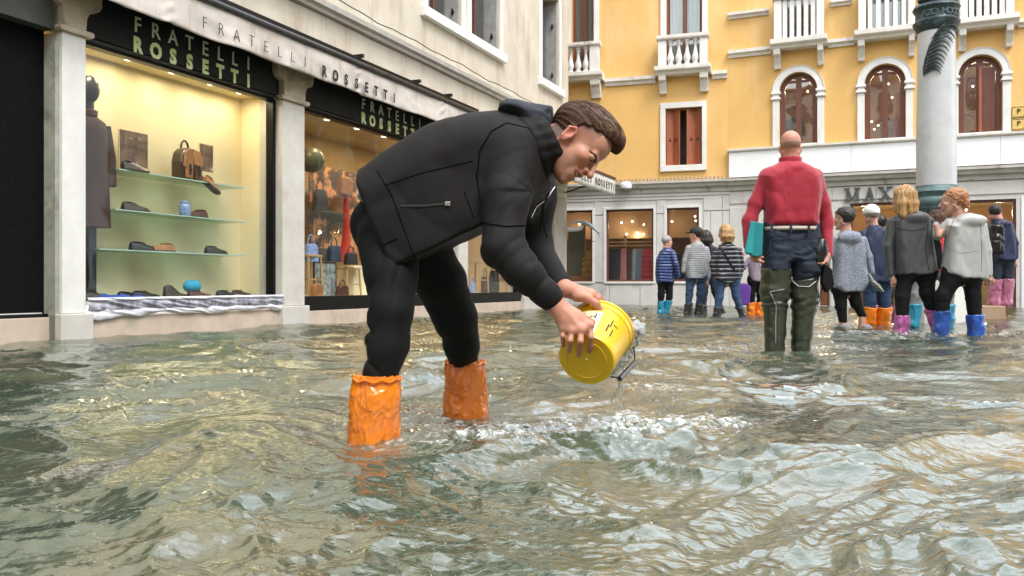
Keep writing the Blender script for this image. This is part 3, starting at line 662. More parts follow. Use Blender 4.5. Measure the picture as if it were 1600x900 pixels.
# framed photo
xa, xb = x(492, .4), x(525, .4); r = empty('framed_photo', LF.world(xa, .4, zfl), LF.rz, 'framed black and white photograph standing low in the second window', 'picture')
MB().box(0, xb-xa, .006, .014, 0, z(508, 411, .4)-zfl).build('photo', M('bw_photo', (.45,.47,.45), (.03,.035,.035), 14, .3, 0, dirt=(.7,.7,.7), dirt_scale=20, dirt_lo=.6, dirt_hi=.65), r)
hz_ = z(508, 411, .4)-zfl; b = MB(); b.box(-.012, xb-xa+.012, 0, .02, hz_, hz_+.014); b.box(-.012, 0, 0, .02, 0, hz_); b.box(xb-xa, xb-xa+.012, 0, .02, 0, hz_); b.build('frame', BLACK, r)
# big poster of hands and leather, darkened for the street mirrored in the glass
xa, xb = x(484, .9), x(610, .9); r = empty('poster_panel', LF.world(xa, .9, z(515, 395, .9)), LF.rz, 'large poster panel with a close up of tan leather behind the stools, darkened as street reflection', 'poster')
zz = z(515, 262, .9)-z(515, 395, .9)
MB().box(0, xb-xa, 0, .02, 0, zz).build('panel', M('poster_print', (.16,.10,.07), (.03,.028,.03), 3.2, .4, 0, dirt=(.75,.33,.13), dirt_scale=3.0, dirt_lo=.49, dirt_hi=.56), r)
# red scarf hanging
xx = x(541, .6); r = empty('scarf', LF.world(xx, .6, z(541, 408, .6)), LF.rz, 'long bright red scarf hanging from a tan bag in the second window', 'scarf')
L_ = z(541, 300, .6)-z(541, 408, .6); REDC = M('red_cloth', (.55,.04,.02), (.40,.02,.01), 10, .7, .4, 40, stretch=(6,6,.5))
b = MB(); b.tube([(.01, 0, L_), (0, 0, L_*.8), (.01, .0, L_*.5), (-.01, 0, L_*.25), (-.05, 0, .0)], [.035, .05, .055, .075, .11], 12, flat=.5); b.build('scarf_cloth', REDC, r, smooth=True)
b = MB(); b.prism([(-.16, L_-.05), (.10, L_-.08), (.14, L_+.16), (.02, L_+.22), (-.13, L_+.20)], -.05, .06, 'y'); b.build('tan_bag', TAN, r, bevel=.03)
# bags on the floor and on stools
def bag(px, py, y, w, h, mat, lab, zf=None):
    xx, zz = LF.at(px, py, y); zf = zz if zf is None else zf
    r = empty('handbag', LF.world(xx, y, zf), LF.rz+random.uniform(-.4, .4), lab, 'bag', 'bags in the shop windows')
    MB().prism([(-w/2, 0), (w/2, 0), (w*.43, h*.8), (w*.3, h), (-w*.3, h), (-w*.43, h*.8)], -w*.2, w*.2, 'y').build('bag_body', mat, r, bevel=.015)
    b = MB(); b.tube([(w*.25*math.cos(t), 0, h+h*.5*math.sin(t)) for t in np.linspace(0, math.pi, 10)], .008, 6); b.build('handle', mat, r, smooth=True)
    MB().box(-w*.35, w*.35, -w*.215, -w*.201, h*.35, h*.7).build('front_pocket', mat, r, bevel=.006)
bag(522, 409, .5, .22, .22, M('navy_leather', (.03,.05,.09), None, 8, .35, .1), 'navy backpack with pale blue patch beside the red scarf')
bag(500, 408, .6, .22, .18, DKBROWN, 'dark brown bag on the left behind the framed photograph'); bag(556, 412, .5, .22, .2, TAN, 'tan bag at the right of the red scarf')
bag(486, 410, .45, .2, .24, BLUEP, 'blue patterned bag hanging low beside the tall stool'); bag(495, 462, .3, .2, .16, TAN, 'tan bag on the floor before the framed photograph', zfl); bag(535, 462, .3, .2, .14, MAROON, 'maroon bag on the floor under the low stool', zfl); bag(548, 414, .35, .2, .17, BLKL, 'black bag on the low stool'); bag(530, 330, .75, .25, .26, TAN, 'tan leather bag high up beside the red scarf', z(500, 330, .75)); bag(500, 330, .75, .22, .3, DKBROWN, 'dark brown bag high up below the olive sphere', z(500, 330, .75))
_z330 = z(515, 330, .75); lb('wall_ledge', SHELFG, (x(486, .75), x(556, .75), .62, .898, z(500, 330, .75)-.02, z(500, 330, .75)-.003))
bag(758, 462, .4, .22, .30, MAROON, 'tall maroon bag on the floor of the third window', zfl); bag(772, 462, .4, .22, .42, BLKL, 'tall black bag in the middle of the third window', zfl); bag(803, 464, .4, .22, .2, TAN, 'tan bag at the right end of the third window', zfl)
bag(738, 462, .36, .14, .2, BLUEP, 'blue patterned bag beside the left stool of the third window', zfl)
MB().ball((0, 0, 0), .17, 12).build('globe', M('olive_globe', (.10,.10,.05), (.06,.06,.03), 4, .4, .1), None, smooth=True, loc=LF.world(x(487, .55), .55, z(487, 250, .55)))
tag(bpy.data.objects['globe'], 'dark olive sphere hanging at the left top of the second window', 'ornament')
xa, xb = x(553, .8), x(572, .8); o = lb('box', CREAM, (0, .01, 0, .01, 0, .01)); bpy.data.objects.remove(o)
o = MB().box(0, .36, 0, .25, 0, .42).build('storage_box', CREAM, None, bevel=.005, loc=LF.world(x(553, .45), .45, zfl)); o.rotation_euler = (0, 0, LF.rz); tag(o, 'cream storage box right of the low stool in the second window', 'box')
# ------------------------------------------------------------------ the ochre building across the square: left wing and main wing
u2 = (1, -.307); FL = Fac(1.38, 20.5, *u2)
jx = FL.world(FL.x(1137), 0, 0); FR = Fac(jx.x, jx.y, 1, -.436)
LW = empty('ochre_house', FL.o, FL.rz, 'narrow ochre wing with red brown shutters and grey stone shop front in the middle', 'building', 'ochre buildings across the square')
RW = empty('ochre_palace', FR.o, FR.rz, 'wide ochre building with arched windows and balconies above white stone band on the right', 'building', 'ochre buildings across the square')
def kit(F, root):
    def bx(name, mat, *boxes, bevel=0, parent=None, smooth=False):
        b = MB()
        for q in boxes: b.box(*q)
        return b.build(name, mat, parent or root, bevel=bevel, smooth=smooth)
    return bx
lx, rx = kit(FL, LW), kit(FR, RW)
BAL = M('balcony_stone', (.74,.71,.66), (.60,.56,.50), 4, .7, .25, 40, dirt=(.26,.22,.18), dirt_scale=3.5, dirt_lo=.58, dirt_hi=.76)
WHITE = M('white_marble_band', (.86,.86,.87), (.78,.78,.79), 1.2, .45, .05, 30, dirt=(.62,.60,.56), dirt_scale=1.5, dirt_lo=.62, dirt_hi=.85, dirt_stretch=(2,2,.4))
CORN = M('grey_cornice_stone', (.55,.53,.49), (.40,.37,.33), 3, .8, .3, 40, dirt=(.17,.14,.11), dirt_scale=3, dirt_lo=.55, dirt_hi=.72, dirt_stretch=(1.5,1.5,1))
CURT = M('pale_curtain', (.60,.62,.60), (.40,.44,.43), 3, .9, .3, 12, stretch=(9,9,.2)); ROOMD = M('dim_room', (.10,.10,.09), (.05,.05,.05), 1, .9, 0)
WARMW = M('warm_shop_wall', (.42,.20,.09), (.28,.12,.05), 1.2, .7, .05, 20)
def bl_prof(h, r=.055):
    return [(r*1.0, 0), (r*1.0, h*.07), (r*.62, h*.09), (r*.80, h*.16), (r*1.12, h*.27), (r*1.0, h*.36), (r*.62, h*.52), (r*.46, h*.68), (r*.42, h*.80), (r*.66, h*.86), (r*.52, h*.90), (r*.9, h*.93), (r*.9, h)]
_bal = {}
def balcony(F, bx, root, px0, px1, pyslab, h_rail, posts, nbal, proj=.38, brackets=(), rail=True, slab_h=.19, flat=False, lab=None):
    """px0/px1: slab ends in the photo at the projecting face; pyslab: row of the slab's top at px0"""
    xa = F.x(px0, -proj); xb = F.x(px1, -proj); zt = F.z(px0, pyslab, -proj)
    t = MB(); t.prism([(0, zt-slab_h), (-proj+.10, zt-slab_h), (-proj+.07, zt-slab_h+.05), (-proj+.02, zt-slab_h+.08), (-proj, zt-slab_h+.10), (-proj, zt), (0, zt)], xa, xb)
    sl = t.build('balcony_slab', BAL, root, bevel=.006)
    zr = zt+h_rail
    for q in posts:
        pa, pb = F.x(q[0], -proj+.06), F.x(q[1], -proj+.06)
        bx('balcony_post', STONE_W, (pa, pb, -proj+.05, -proj+.05+min(.2, pb-pa), zt+.002, zr-.002), bevel=.008)
    pa = F.x(posts[0][1], -proj+.1); pb = F.x(posts[-1][0], -proj+.1)
    if rail:
        r_ = MB(); r_.prism([(-proj+.0, zr+.03), (-proj+.02, zr+.0), (-proj+.24, zr+.0), (-proj+.26, zr+.03), (-proj+.26, zr+.10), (-proj+.0, zr+.10)], F.x(posts[0][0], -proj)-.04, F.x(posts[-1][1], -proj)+.04); r_.build('balcony_rail', BAL, root, bevel=.006)
    key = round(h_rail, 2), flat
    if key not in _bal:
        o = (MB().box(-.045, .045, -.05, .05, 0, h_rail-.005) if flat else MB().lathe(bl_prof(h_rail-.005, .075), n=12)).build('baluster', STONE_W, root, smooth=not flat); _bal[key] = o; first = True
        use = [o]
    else: use = []
    for i in range(nbal):
        xx = pa+(pb-pa)*(i+.5)/nbal
        o = use.pop() if use else inst('baluster', _bal[key], root)
        o.location = (xx, -proj+.13, zt+.002)
    for q in brackets:
        ba, bb = F.x(q[0], -.25), F.x(q[1], -.25); 
        m = MB(); m.prism([(0, zt-slab_h-.003), (-proj+.08, zt-slab_h-.003), (-proj+.09, zt-slab_h-.12), (-proj+.17, zt-slab_h-.17), (-.12, zt-slab_h-.33), (-.10, zt-slab_h-.40), (0, zt-slab_h-.40)], ba, bb); m.build('balcony_bracket', BAL, root, bevel=.008)
    return xa, xb, zt
def string(F, root, xa, xb, zt, h=.15, proj=.12, mat=None, name='string_course'):
    m = MB(); m.prism([(-.001, zt-h), (-proj*.4, zt-h), (-proj*.5, zt-h*.6), (-proj, zt-h*.45), (-proj, zt), (-.001, zt+.02)], xa, xb); return m.build(name, mat or BAL, root)
def tall_window(F, bx, xa, xb, z0, z1, bars, yin=.18, curtain=True):
    bx('window_jamb', STONE_W, (xa-.13, xa-.003, -.05, .1, z0, z1), bevel=.006); bx('window_jamb', STONE_W, (xb+.003, xb+.13, -.05, .1, z0, z1), bevel=.006)
    w = xb-xa; fw = .07
    f = bx('window_frame', BROWNW, (xa, xa+fw, yin, yin+.06, z0, z1), (xb-fw, xb, yin, yin+.06, z0, z1), (xa+w/2-fw*.7, xa+w/2+fw*.7, yin-.02, yin+.06, z0, z1), bevel=.004)
    for a, c in ((xa+fw, xa+w/2-fw*.7), (xa+w/2+fw*.7, xb-fw)):
        bx('window_pane', GLASS2, (a+.002, c-.002, yin+.035, yin+.04, z0, z1), parent=f)
    if curtain:
        m = MB(); n = 40; vs = []; 
        for i in range(n+1):
            xx = xa+w*i/n; vs += [(xx, yin+.22+.03*math.sin(i*1.9), z0), (xx, yin+.22+.03*math.sin(i*1.9), z1)]
        m.add(vs, [(2*i, 2*i+2, 2*i+3, 2*i+1) for i in range(n) if abs(i-n*.5) > 3]); m.build('curtain', CURT, bx.__closure__[0].cell_contents if False else (LW if F is FL else RW), smooth=True)
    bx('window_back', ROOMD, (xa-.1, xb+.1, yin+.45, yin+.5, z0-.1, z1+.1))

ZTL, ZTR = 10.5, 10.5
# ---- left wing
zc = FL.z(1012, 284, -.15)                 # cornice top above the shop floor
z_m0, z_m1 = FL.z(1068, 258, 0), FL.z(1068, 168.5, 0); xm0, xm1 = FL.x(1040), FL.x(1097)
xb0, xb1 = FL.x(1041, .0), FL.x(1097, .0); zsl = FL.z(1066, 104, 0)
xa0, xa1 = FL.x(893, 0), FL.x(928, 0)
xj = FL.x(1142)
raw(wall_mesh(-6, xj, zc-.05, ZTL, [(xm0, xm1, z_m0, z_m1), (xb0, xb1, zsl, zsl+2.6), (xa0, xa1, zsl-.12, zsl+2.6)], 0, .3), 'rendered_wall', YELLOW, LW)
lx('wing_back', YELLOW, (-6, xj, 7, 7.2, -.3, ZTL)); lx('roof', BROWNW, (-6.2, xj, -.5, 7.4, ZTL+.002, ZTL+.2))
# shuttered window
m = lx('window_surround', STONE_W, (FL.x(1032), FL.x(1104), -.05, .0-.002, z_m1, FL.z(1068, 159, -.05)), bevel=.006)
lx('window_surround', STONE_W, (FL.x(1032), xm0, -.05, -.002, z_m0, z_m1-.002), bevel=.006); lx('window_surround', STONE_W, (xm1, FL.x(1104), -.05, -.002, z_m0, z_m1-.002), bevel=.006)
lx('sill', STONE_W, (FL.x(1032), FL.x(1104), -.07, -.002, FL.z(1068, 267, -.05), z_m0-.002), bevel=.006)
def leaf(xa, xb, ya, yb, z0, z1, F=FL, root=LW):
    m = MB(); v = Vector((xb-xa, yb-ya, 0)); l = v.length; a = math.atan2(v.y, v.x)
    o = MB().box(0, l, -.02, .02, 0, z1-z0).build('shutter_leaf', SHUTTER, root, bevel=.004); o.location = (xa, ya, z0); o.rotation_euler = (0, 0, a)
    k = (z1-z0); 
    b = MB(); b.box(.05, l-.05, -.028, -.0205, .07, k*.42); b.build('leaf_panel', SHUTTER, o, bevel=.006); MB().box(.05, l-.05, -.028, -.0205, k*.5, k-.07).build('leaf_panel', SHUTTER, o, bevel=.006)
    MB().box(l*.4, l*.6, -.045, -.029, k*.44, k*.47).build('leaf_handle', DARKM, o)
e_ = .02; 
leaf(xm0+.01, FL.x(1051.5, .1), .06, .14, z_m0+.01, z_m1-.01); leaf(FL.x(1051.5, .1)+.01, FL.x(1062, .06), .14, .03, z_m0+.01, z_m1-.01)
leaf(FL.x(1073, .06), FL.x(1086, .1)-.01, .03, .14, z_m0+.01, z_m1-.01); leaf(FL.x(1086, .1), xm1-.01, .14, .06, z_m0+.01, z_m1-.01)
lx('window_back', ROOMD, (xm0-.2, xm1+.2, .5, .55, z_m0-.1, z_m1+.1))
tall_window(FL, lx, xb0, xb1, zsl, zsl+2.6, 1); tall_window(FL, lx, xa0, xa1, zsl-.12, zsl+2.6, 1)
hr = FL.z(1066, 62, -.4)-FL.z(1066, 103, -.4)
r1 = balcony(FL, lx, LW, 1022, 1110, 103.5, hr, ((1028, 1041), (1093, 1105)), 4, brackets=((1029, 1040), (1093, 1106)))
zq = FL.z(920, 115, -.38)
r2 = balcony(FL, lx, LW, 860, 940, 115, hr, ((850, 862), (921, 935)), 5, brackets=((922, 937),))
zs2_ = FL.z(980, 120.5, -.1); string(FL, LW, r2[1]+.01, r1[0]-.01, zs2_, .17); string(FL, LW, r1[1]+.01, FL.x(1136, -.1), zs2_, .17)
# cornice above the shop, and a plastic gutter strip above it
def cornice(F, root, xa, xb, zt, mat=CORN):
    m = MB(); m.prism([(-.001, zt-.26), (-.06, zt-.26), (-.07, zt-.17), (-.14, zt-.14), (-.17, zt-.06), (-.21, zt-.05), (-.21, zt), (-.001, zt+.03)], xa, xb); return m.build('cornice', mat, root)
cornice(FL, LW, -6, xj-.02, zc)
den = []; 
o0 = MB().box(-.02, .02, -.16, -.05, 0, .045).build('dentil', STONE_C, LW); o0.location = (FL.x(965), 0, zc+.035); k = 1
xx = FL.x(965)+.09
while xx < xj-.1 and k < 60: inst('dentil', o0, LW, loc=(xx, 0, zc+.035)); xx += .09; k += 1
b = MB(); b.lathe([(.01, 0), (.13, .02), (.15, .10), (.10, .17), (.03, .19)], n=12); o = b.build('cloth_bundle', PLW, None, smooth=True, loc=FL.world(FL.x(978, -.2), -.2, FL.z(978, 296, -.2))); tag(o, 'small white rag bundle stuck on the grey cornice right of the awning', 'rag')
# shop floor wall with openings
zb1 = FL.z(905, 440, 0); zt1 = FL.z(905, 328, 0)
S1 = (FL.x(870), FL.x(925.5)); S2 = (FL.x(947), FL.x(1021)); S3 = (FL.x(1042), FL.x(1092))
zt2_ = FL.z(984, 327, 0)
raw(wall_mesh(-6, xj, -.3, zc-.25, [(S1[0], S1[1], zb1, zt2_), (S2[0], S2[1], zb1, zt2_), (S3[0], S3[1], zb1, zt2_)], 0, .28), 'shop_wall', GREY_P, LW)
lx('fascia_shadow_gap', GREY_P, (-6, xj, -.03, -.002, zc-.34, zc-.262))
def cladding(F, bx, xs, z0, z1, mat=GREY_P, y=-.022, g=.006):
    for a, c in zip(xs, xs[1:]): bx('cladding_slab', mat, (a+g, c-g, y, -.003, z0+g, z1-g), bevel=.004)
def split(a, b, n): return [a+(b-a)*i/n for i in range(n+1)]
for a, c in ((S1[1]+.05, S2[0]-.07), (S2[1]+.07, S3[0]-.05)):
    cladding(FL, lx, [a, c], zb1-.02, zt2_-.14); cladding(FL, lx, [a, c], zt2_-.12, zt2_+.2)
cladding(FL, lx, split(FL.x(860), S3[1]+.1, 6), zt2_+.2, zc-.35); cladding(FL, lx, split(FL.x(860), S3[1]+.1, 5), -.3, zb1-.06)
cladding(FL, lx, [S3[1]+.1, FL.x(1110), FL.x(1129), xj-.03], -.3, zt2_-.1); cladding(FL, lx, [S3[1]+.1, FL.x(1129), xj-.03], zt2_-.08, zc-.35)
for a, c in (S1, S2, S3):
    s_ = lx('shop_window_surround', STONE_W, (a-.06, a-.002, -.035, .05, zb1-.05, zt2_+.06), (c+.002, c+.06, -.035, .05, zb1-.05, zt2_+.06), (a-.001, c+.001, -.035, .05, zt2_+.002, zt2_+.06), (a-.001, c+.001, -.05, .05, zb1-.05, zb1-.002), bevel=.004)
    lx('shop_window_frame', BROWNW, (a, a+.045, .05, .11, zb1, zt2_), (c-.045, c, .05, .11, zb1, zt2_), (a+.046, c-.046, .05, .11, zb1, zb1+.045), (a+.046, c-.046, .05, .11, zt2_-.045, zt2_))
    lx('shop_pane', GLASS, (a+.046, c-.046, .075, .08, zb1+.046, zt2_-.046))
lx('shop_room', WARMW, (-1, xj-.2, 2.6, 2.65, zb1-.4, zt2_+.3)); lx('shop_ceiling', M('shop_ceiling_paint', (.62,.42,.26), (.5,.32,.18), 1, .8, 0), (-1, xj-.2, .285, 2.598, zt2_+.22, zt2_+.27)); lx('shop_floor', WOOD, (-1, xj-.2, .285, 2.598, zb1-.42, zb1-.402))
lx('shop_bulkhead', M('shop_bulkhead_paint', (.60,.40,.25), (.5,.32,.19), 1, .8, 0), (-1, xj-.2, 1.3, 1.36, zt2_-.62, zt2_+.21)); lx('shop_side', WARMW, (xj-.19, xj-.15, .29, 2.6, zb1-.4, zt2_+.2))
def far_lamp(F, root, px, py, y, W=6, r=.035):
    xx, zz = F.at(px, py, y)
    MB().ball((0, 0, 0), r*.7, 6).build('spot_lamp', LAMP, root, loc=(xx, y, zz))
    l = bpy.data.lights.new('shop_lamp', 'POINT'); l.energy = W; l.color = (1, .74, .45); l.shadow_soft_size = .06
    o = bpy.data.objects.new('shop_lamp', l); COL.objects.link(o); o.parent = root; o.location = (xx, y-.02, zz-.08)
for px, py, y, W in ((971, 348, 1.0, 12), (988, 346, 1.2, 0), (1006, 351, .9, 0), (996, 364, 1.25, 12), (979, 366, 1.25, 0), (1005, 366, 1.25, 0), (1050, 346, .9, 12), (1087, 345, .9, 0), (1086, 338, .8, 0), (905, 350, 1.0, 14)):
    if W: far_lamp(FL, LW, px, py, y, W*.14)
    else:
        xx, zz = FL.at(px, py, y); MB().ball((0, 0, 0), .022, 6).build('spot_lamp', LAMP, LW, loc=(xx, y, zz))
# clothes rails and hanging garments
def garment(F, px, py, y, w, h, mat, lab, puffy=False, grp='garments on the shop rail'):
    xx, zz = F.at(px, py, y); r = empty('hanging_garment', F.world(xx, y, zz), F.rz, lab, 'garment', grp)
    n = 20; prof = [(0, .05, .10), (.04, .30, .35), (.10, .48, .5), (.3, .44, .6), (.6, .46, .7), (1, .5, .75)]
    vs = []; 
    steps = 26
    for j in range(steps+1):
        t = j/steps; w_ = np.interp(t, [q[0] for q in prof], [q[1] for q in prof])*w; d_ = np.interp(t, [q[0] for q in prof], [q[2] for q in prof])*.16
        if puffy: d_ += .03*abs(math.sin(t*22)); w_ += .02*abs(math.sin(t*22))
        for k in range(n):
            a = 2*math.pi*k/n; f = 1+.16*t*math.sin(a*5+px)
            vs.append((w_*math.cos(a)*f, d_*math.sin(a)*f, -h*t-.05))
    fs = [(j*n+k, j*n+(k+1) % n, (j+1)*n+(k+1) % n, (j+1)*n+k) for j in range(steps) for k in range(n)]+[tuple(range(n))[::-1]]
    MB().add(vs, fs).build('cloth_body', mat, r, smooth=True); 
    b = MB(); b.tube([(0, 0, -.06), (0, 0, -.01), (.02, 0, .01), (.03, 0, -.005)], .006, 5); b.build('hanger_hook', CHROME, r)
    for s in (-1, 1):
        b = MB(); b.tube([(s*w*.40, 0, -.14), (s*w*.52, -.03, -.14-h*.22), (s*w*.50, -.05, -.14-h*.42)], [.05, .045, .035], 8); b.build('sleeve', mat, r, smooth=True)
yr = .75
CG = lambda n_, c, d=None: M(n_, c, d or tuple(v*.55 for v in c), 14, .85, .3, 50, stretch=(4, 4, .8))
for px, w, h, mt, lab, pf in ((954, .3, 1.0, CG('black_cloth', (.02,.02,.022)), 'black dress leftmost on the shop rail', 0), (966, .3, 1.05, CG('charcoal_cloth', (.04,.045,.05)), 'charcoal dress second from left on the shop rail', 0),
      (975, .25, 1.05, CG('pink_dress_cloth', (.62,.22,.22)), 'long salmon pink dress beside the wooden rail post', 0), (984, .26, 1.05, CG('brown_cloth', (.10,.06,.055)), 'dark brown dress right of the pink one', 0),
      (992, .2, 1.05, CG('grey_cloth', (.42,.42,.38)), 'light grey long dress in the middle of the rail', 0), (1000, .3, .75, CG('denim_cloth', (.22,.28,.38)), 'grey blue denim shirt dress left of the red coat', 0), (1012, .36, .72, CG('red_puffer_cloth', (.65,.06,.07)), 'red quilted coat at the right of the shop rail', 1)):
    garment(FL, px, 385, yr, w*1.15, h*1.18, mt, lab, pf)
r = empty('clothes_rail', FL.world(FL.x(948, yr), yr, FL.z(980, 384, yr)), FL.rz, 'long wooden clothes rail behind the middle shop window', 'clothes rail')
L_ = FL.x(1024, yr)-FL.x(944, yr); MB().tube([(0, 0, 0), (L_, 0, 0)], .022, 8).build('rail', WOOD, r); MB().tube([(0, .1, .09), (L_, .1, .09)], .022, 8).build('rail', WOOD, r)
MB().box(L_*.33, L_*.33+.07, .03, .07, -1.2, .25).build('post', WOOD, r)
garment(FL, 917, 388, .7, .34, 1.0, CG('mustard_cloth', (.55,.33,.08)), 'mustard yellow knit hanging in the leftmost far shop window', 1, 'garments in the side windows')
garment(FL, 1060, 392, .7, .40, .9, CG('black_jacket_cloth', (.02,.02,.02)), 'black jacket hanging in the narrow window behind the walkers', 0, 'garments in the side windows')
o = MB().box(0, .42, 0, .06, 0, 1.15).build('display_panel', CG('grey_felt', (.16,.15,.11)), None, loc=FL.world(FL.x(888, .6), .6, FL.z(888, 432, .6))); o.rotation_euler = (0, 0, FL.rz); tag(o, 'grey brown knitted panel standing in the leftmost far shop window', 'display panel')
o = MB().box(0, .08, 0, .06, 0, 1.4).build('wooden_post', WOOD, None, loc=FL.world(FL.x(909, .7), .75, FL.z(909, 436, .7))); o.rotation_euler = (0, 0, FL.rz); tag(o, 'pale wooden post between the felt panel and the mustard knit', 'post')
o = MB().box(0, .5, 0, .3, 0, .2).build('low_cabinet', TAN, None, bevel=.006, loc=FL.world(FL.x(893, .5), .5, zb1-.06)); o.rotation_euler = (0, 0, FL.rz); tag(o, 'low red brown cabinet at the bottom of the leftmost far shop window', 'cabinet')

# ---- main wing on the right
x0r = .02
zcr = FR.z(1500, 262, -.15)                 # top of the cornice
zwt = FR.z(1400, 217.5, -.0)                  # top of the white band
arch = []
for a, c, top, bot in ((1218, 1277, 113, 222), (1351, 1415, 101, 217), (1497.5, 1566, 86, 209)):
    arch.append((FR.x(a), FR.x(c), FR.z((a+c)/2, bot, 0), FR.z((a+c)/2, top, 0)))
zab = sum(q[2] for q in arch)/3; zat = sum(q[3] for q in arch)/3
slab_py = ((1203, 1292, 62, (1209, 1221), (1276, 1287)), (1335, 1436, 46, (1341, 1353), (1419, 1430)), (1497, 1594, 28, (1500, 1512), (1572, 1585)))
zbs = sum(FR.z(q[0], q[2], -.4) for q in slab_py)/3
dw = [(FR.x(a), FR.x(c)) for a, c in ((1224, 1274), (1354, 1417), (1508, 1566))]
ar_h = [(a, c, zab, zat, True) for a, c, _, _ in arch]
XR1 = FR.x(1600)+7
nxt = [(arch[2][0]+(arch[2][0]-arch[1][0])*k, arch[2][1]+(arch[2][0]-arch[1][0])*k) for k in (1, 2)]
raw(wall_mesh(x0r, XR1, zcr-.05, ZTR, ar_h+[(a, c, zbs+.01, zbs+2.5) for a, c in dw], 0, .32), 'rendered_wall', YELLOW, RW)
rx('wing_back', YELLOW, (x0r, XR1, 7, 7.2, -.3, ZTR)); rx('roof', BROWNW, (x0r, XR1, -.5, 7.4, ZTR+.002, ZTR+.2)); rx('wing_end', YELLOW, (XR1-.3, XR1+.0, .33, 6.99, -.3, ZTR))
# white band of marble slabs
wz0 = zcr+.035
xs = [x0r+.02]+[FR.x(p_) for p_ in (1232, 1330, 1431, 1562)]+[FR.x(1600)+1.5, XR1]
cladding(FR, rx, xs, wz0, zwt-.08, WHITE, -.10, .003)
rx('band_backing', WHITE, (x0r+.02, XR1, -.08, -.002, wz0+.01, zwt-.09)); m = MB(); m.prism([(-.001, zwt-.08), (-.12, zwt-.08), (-.15, zwt-.05), (-.15, zwt-.01), (-.001, zwt)], x0r, XR1); m.build('band_coping', BAL, RW)
cornice(FR, RW, x0r, XR1, zcr)
imp = zab+(zat-zab)*.0
for (a, c, lo, hi) in arch:
    lo, hi = zab, zat; r_ = (c-a)/2; sp = hi-r_; cx = (a+c)/2; w = .145
    lo2 = zwt+.002
    b = MB(); n = 24; vs = []
    for k in range(n+1):
        t = math.pi*k/n
        for rr, yy in ((r_+.003, -.0), (r_+.003, -.07), (r_+w-.04, -.07), (r_+w, -.09), (r_+w+.01, -.0)): vs.append((cx-rr*math.cos(t), yy, sp+rr*math.sin(t)))
    b.add(vs, [(5*k+j, 5*k+5+j, 5*k+6+j, 5*k+1+j) for k in range(n) for j in range(4)]); b.build('arch_moulding', STONE_W, RW, smooth=False)
    for s, e in ((a-w, a-.003), (c+.003, c+w)):
        rx('jamb', STONE_W, (s, e, -.06, .06, lo2, sp-.18), bevel=.006); rx('impost', STONE_W, (s-.03, e+.03, -.10, .06, sp-.178, sp-.13), bevel=.006); rx('impost', STONE_W, (s, e, -.07, .06, sp-.128, sp-.06)); rx('impost', STONE_W, (s-.03, e+.03, -.10, .06, sp-.058, sp-.002), bevel=.006)
    # timber frame and glass
    def arc_frame(r_o, r_i, y0, y1, mat):
        b = MB(); vs = []; n = 20
        for k in range(n+1):
            t = math.pi*k/n
            for rr, yy in ((r_o, y0), (r_i, y0), (r_i, y1), (r_o, y1)): vs.append((cx-rr*math.cos(t), yy, sp+rr*math.sin(t)))
        b.add(vs, [(4*k+j, 4*k+4+j, 4*k+4+(j+1) % 4, 4*k+(j+1) % 4) for k in range(n) for j in range(4)]); return b
    arc_frame(r_-.003, r_-.10, .10, .18, BROWNW).build('arch_frame', BROWNW, RW)
    rx('window_frame', BROWNW, (a+.003, a+.11, .10, .18, lo, sp)); rx('window_frame', BROWNW, (c-.11, c-.003, .10, .18, lo, sp)); rx('mullion', BROWNW, (cx-.06, cx+.06, .09, .17, lo, hi-.10)); rx('transom', BROWNW, (a+.11, c-.11, .105, .17, sp+r_*.52, sp+r_*.62))
    rx('sill', STONE_W, (a+.0, c-.0, -.04, .3, lo-.03, lo-.001)); b = MB(); n = 20
    pts = [(a+.05, lo)]+[(cx-(r_-.05)*math.cos(math.pi*k/n), sp+(r_-.05)*math.sin(math.pi*k/n)) for k in range(n+1)]+[(c-.05, lo)]
    b.prism(pts, .14, .145, 'y'); b.build('window_pane', GLASS2, RW)
rx('upper_shop_wall', WARMW, (x0r+.3, XR1-.5, 3.2, 3.25, zab-.3, zat+.4)); rx('upper_shop_ceiling', CREAM, (x0r+.3, XR1-.5, .33, 3.19, zat+.3, zat+.35)); rx('upper_shop_floor', WOOD, (x0r+.3, XR1-.5, .33, 3.19, zab-.35, zab-.3))
for px, py, y in ((1226, 145, 1.2), (1262, 143, 1.4), (1411, 128, 1.), (1388, 131, 1.4), (1394, 152, 1.6), (1366, 202, 1.5), (1372, 196, 1.5), (1520, 135, 1.), (1555, 128, 1.3), (1362, 190, 1.4)):
    xx, zz = FR.at(px, py, y); MB().ball((0, 0, 0), .022, 6).build('spot_lamp', LAMP, RW, loc=(xx, y, zz))
for px in (1250, 1385, 1530): far_lamp(FR, RW, px, 118+ (1530-px)*.07, 1.2, 9)
for i, (px, w, mt, lab) in enumerate(((1400, .45, CG('crimson_cloth', (.40,.02,.03)), 'crimson coat on show behind the middle arched window'), (1390, .35, CG('grey_cloth2', (.2,.2,.2)), 'grey dress on show behind the middle arched window'), (1240, .4, CG('dark_cloth3', (.05,.05,.05)), 'dark garments seen low in the left arched window'))):
    garment(FR, px, 178, .9, w, 1.1, mt, lab, 0, 'garments upstairs')
# an inner open leaf in the right arched window
a, c = arch[2][0], arch[2][1]; rx('open_leaf', SHUTTER, (c-.42, c-.36, -.0, .09, zab+.01, zab+(zat-zab)*.86)); rx('open_leaf', BROWNW, (c-.35, c-.12, .06, .09, zab+.01, zab+(zat-zab)*.84))
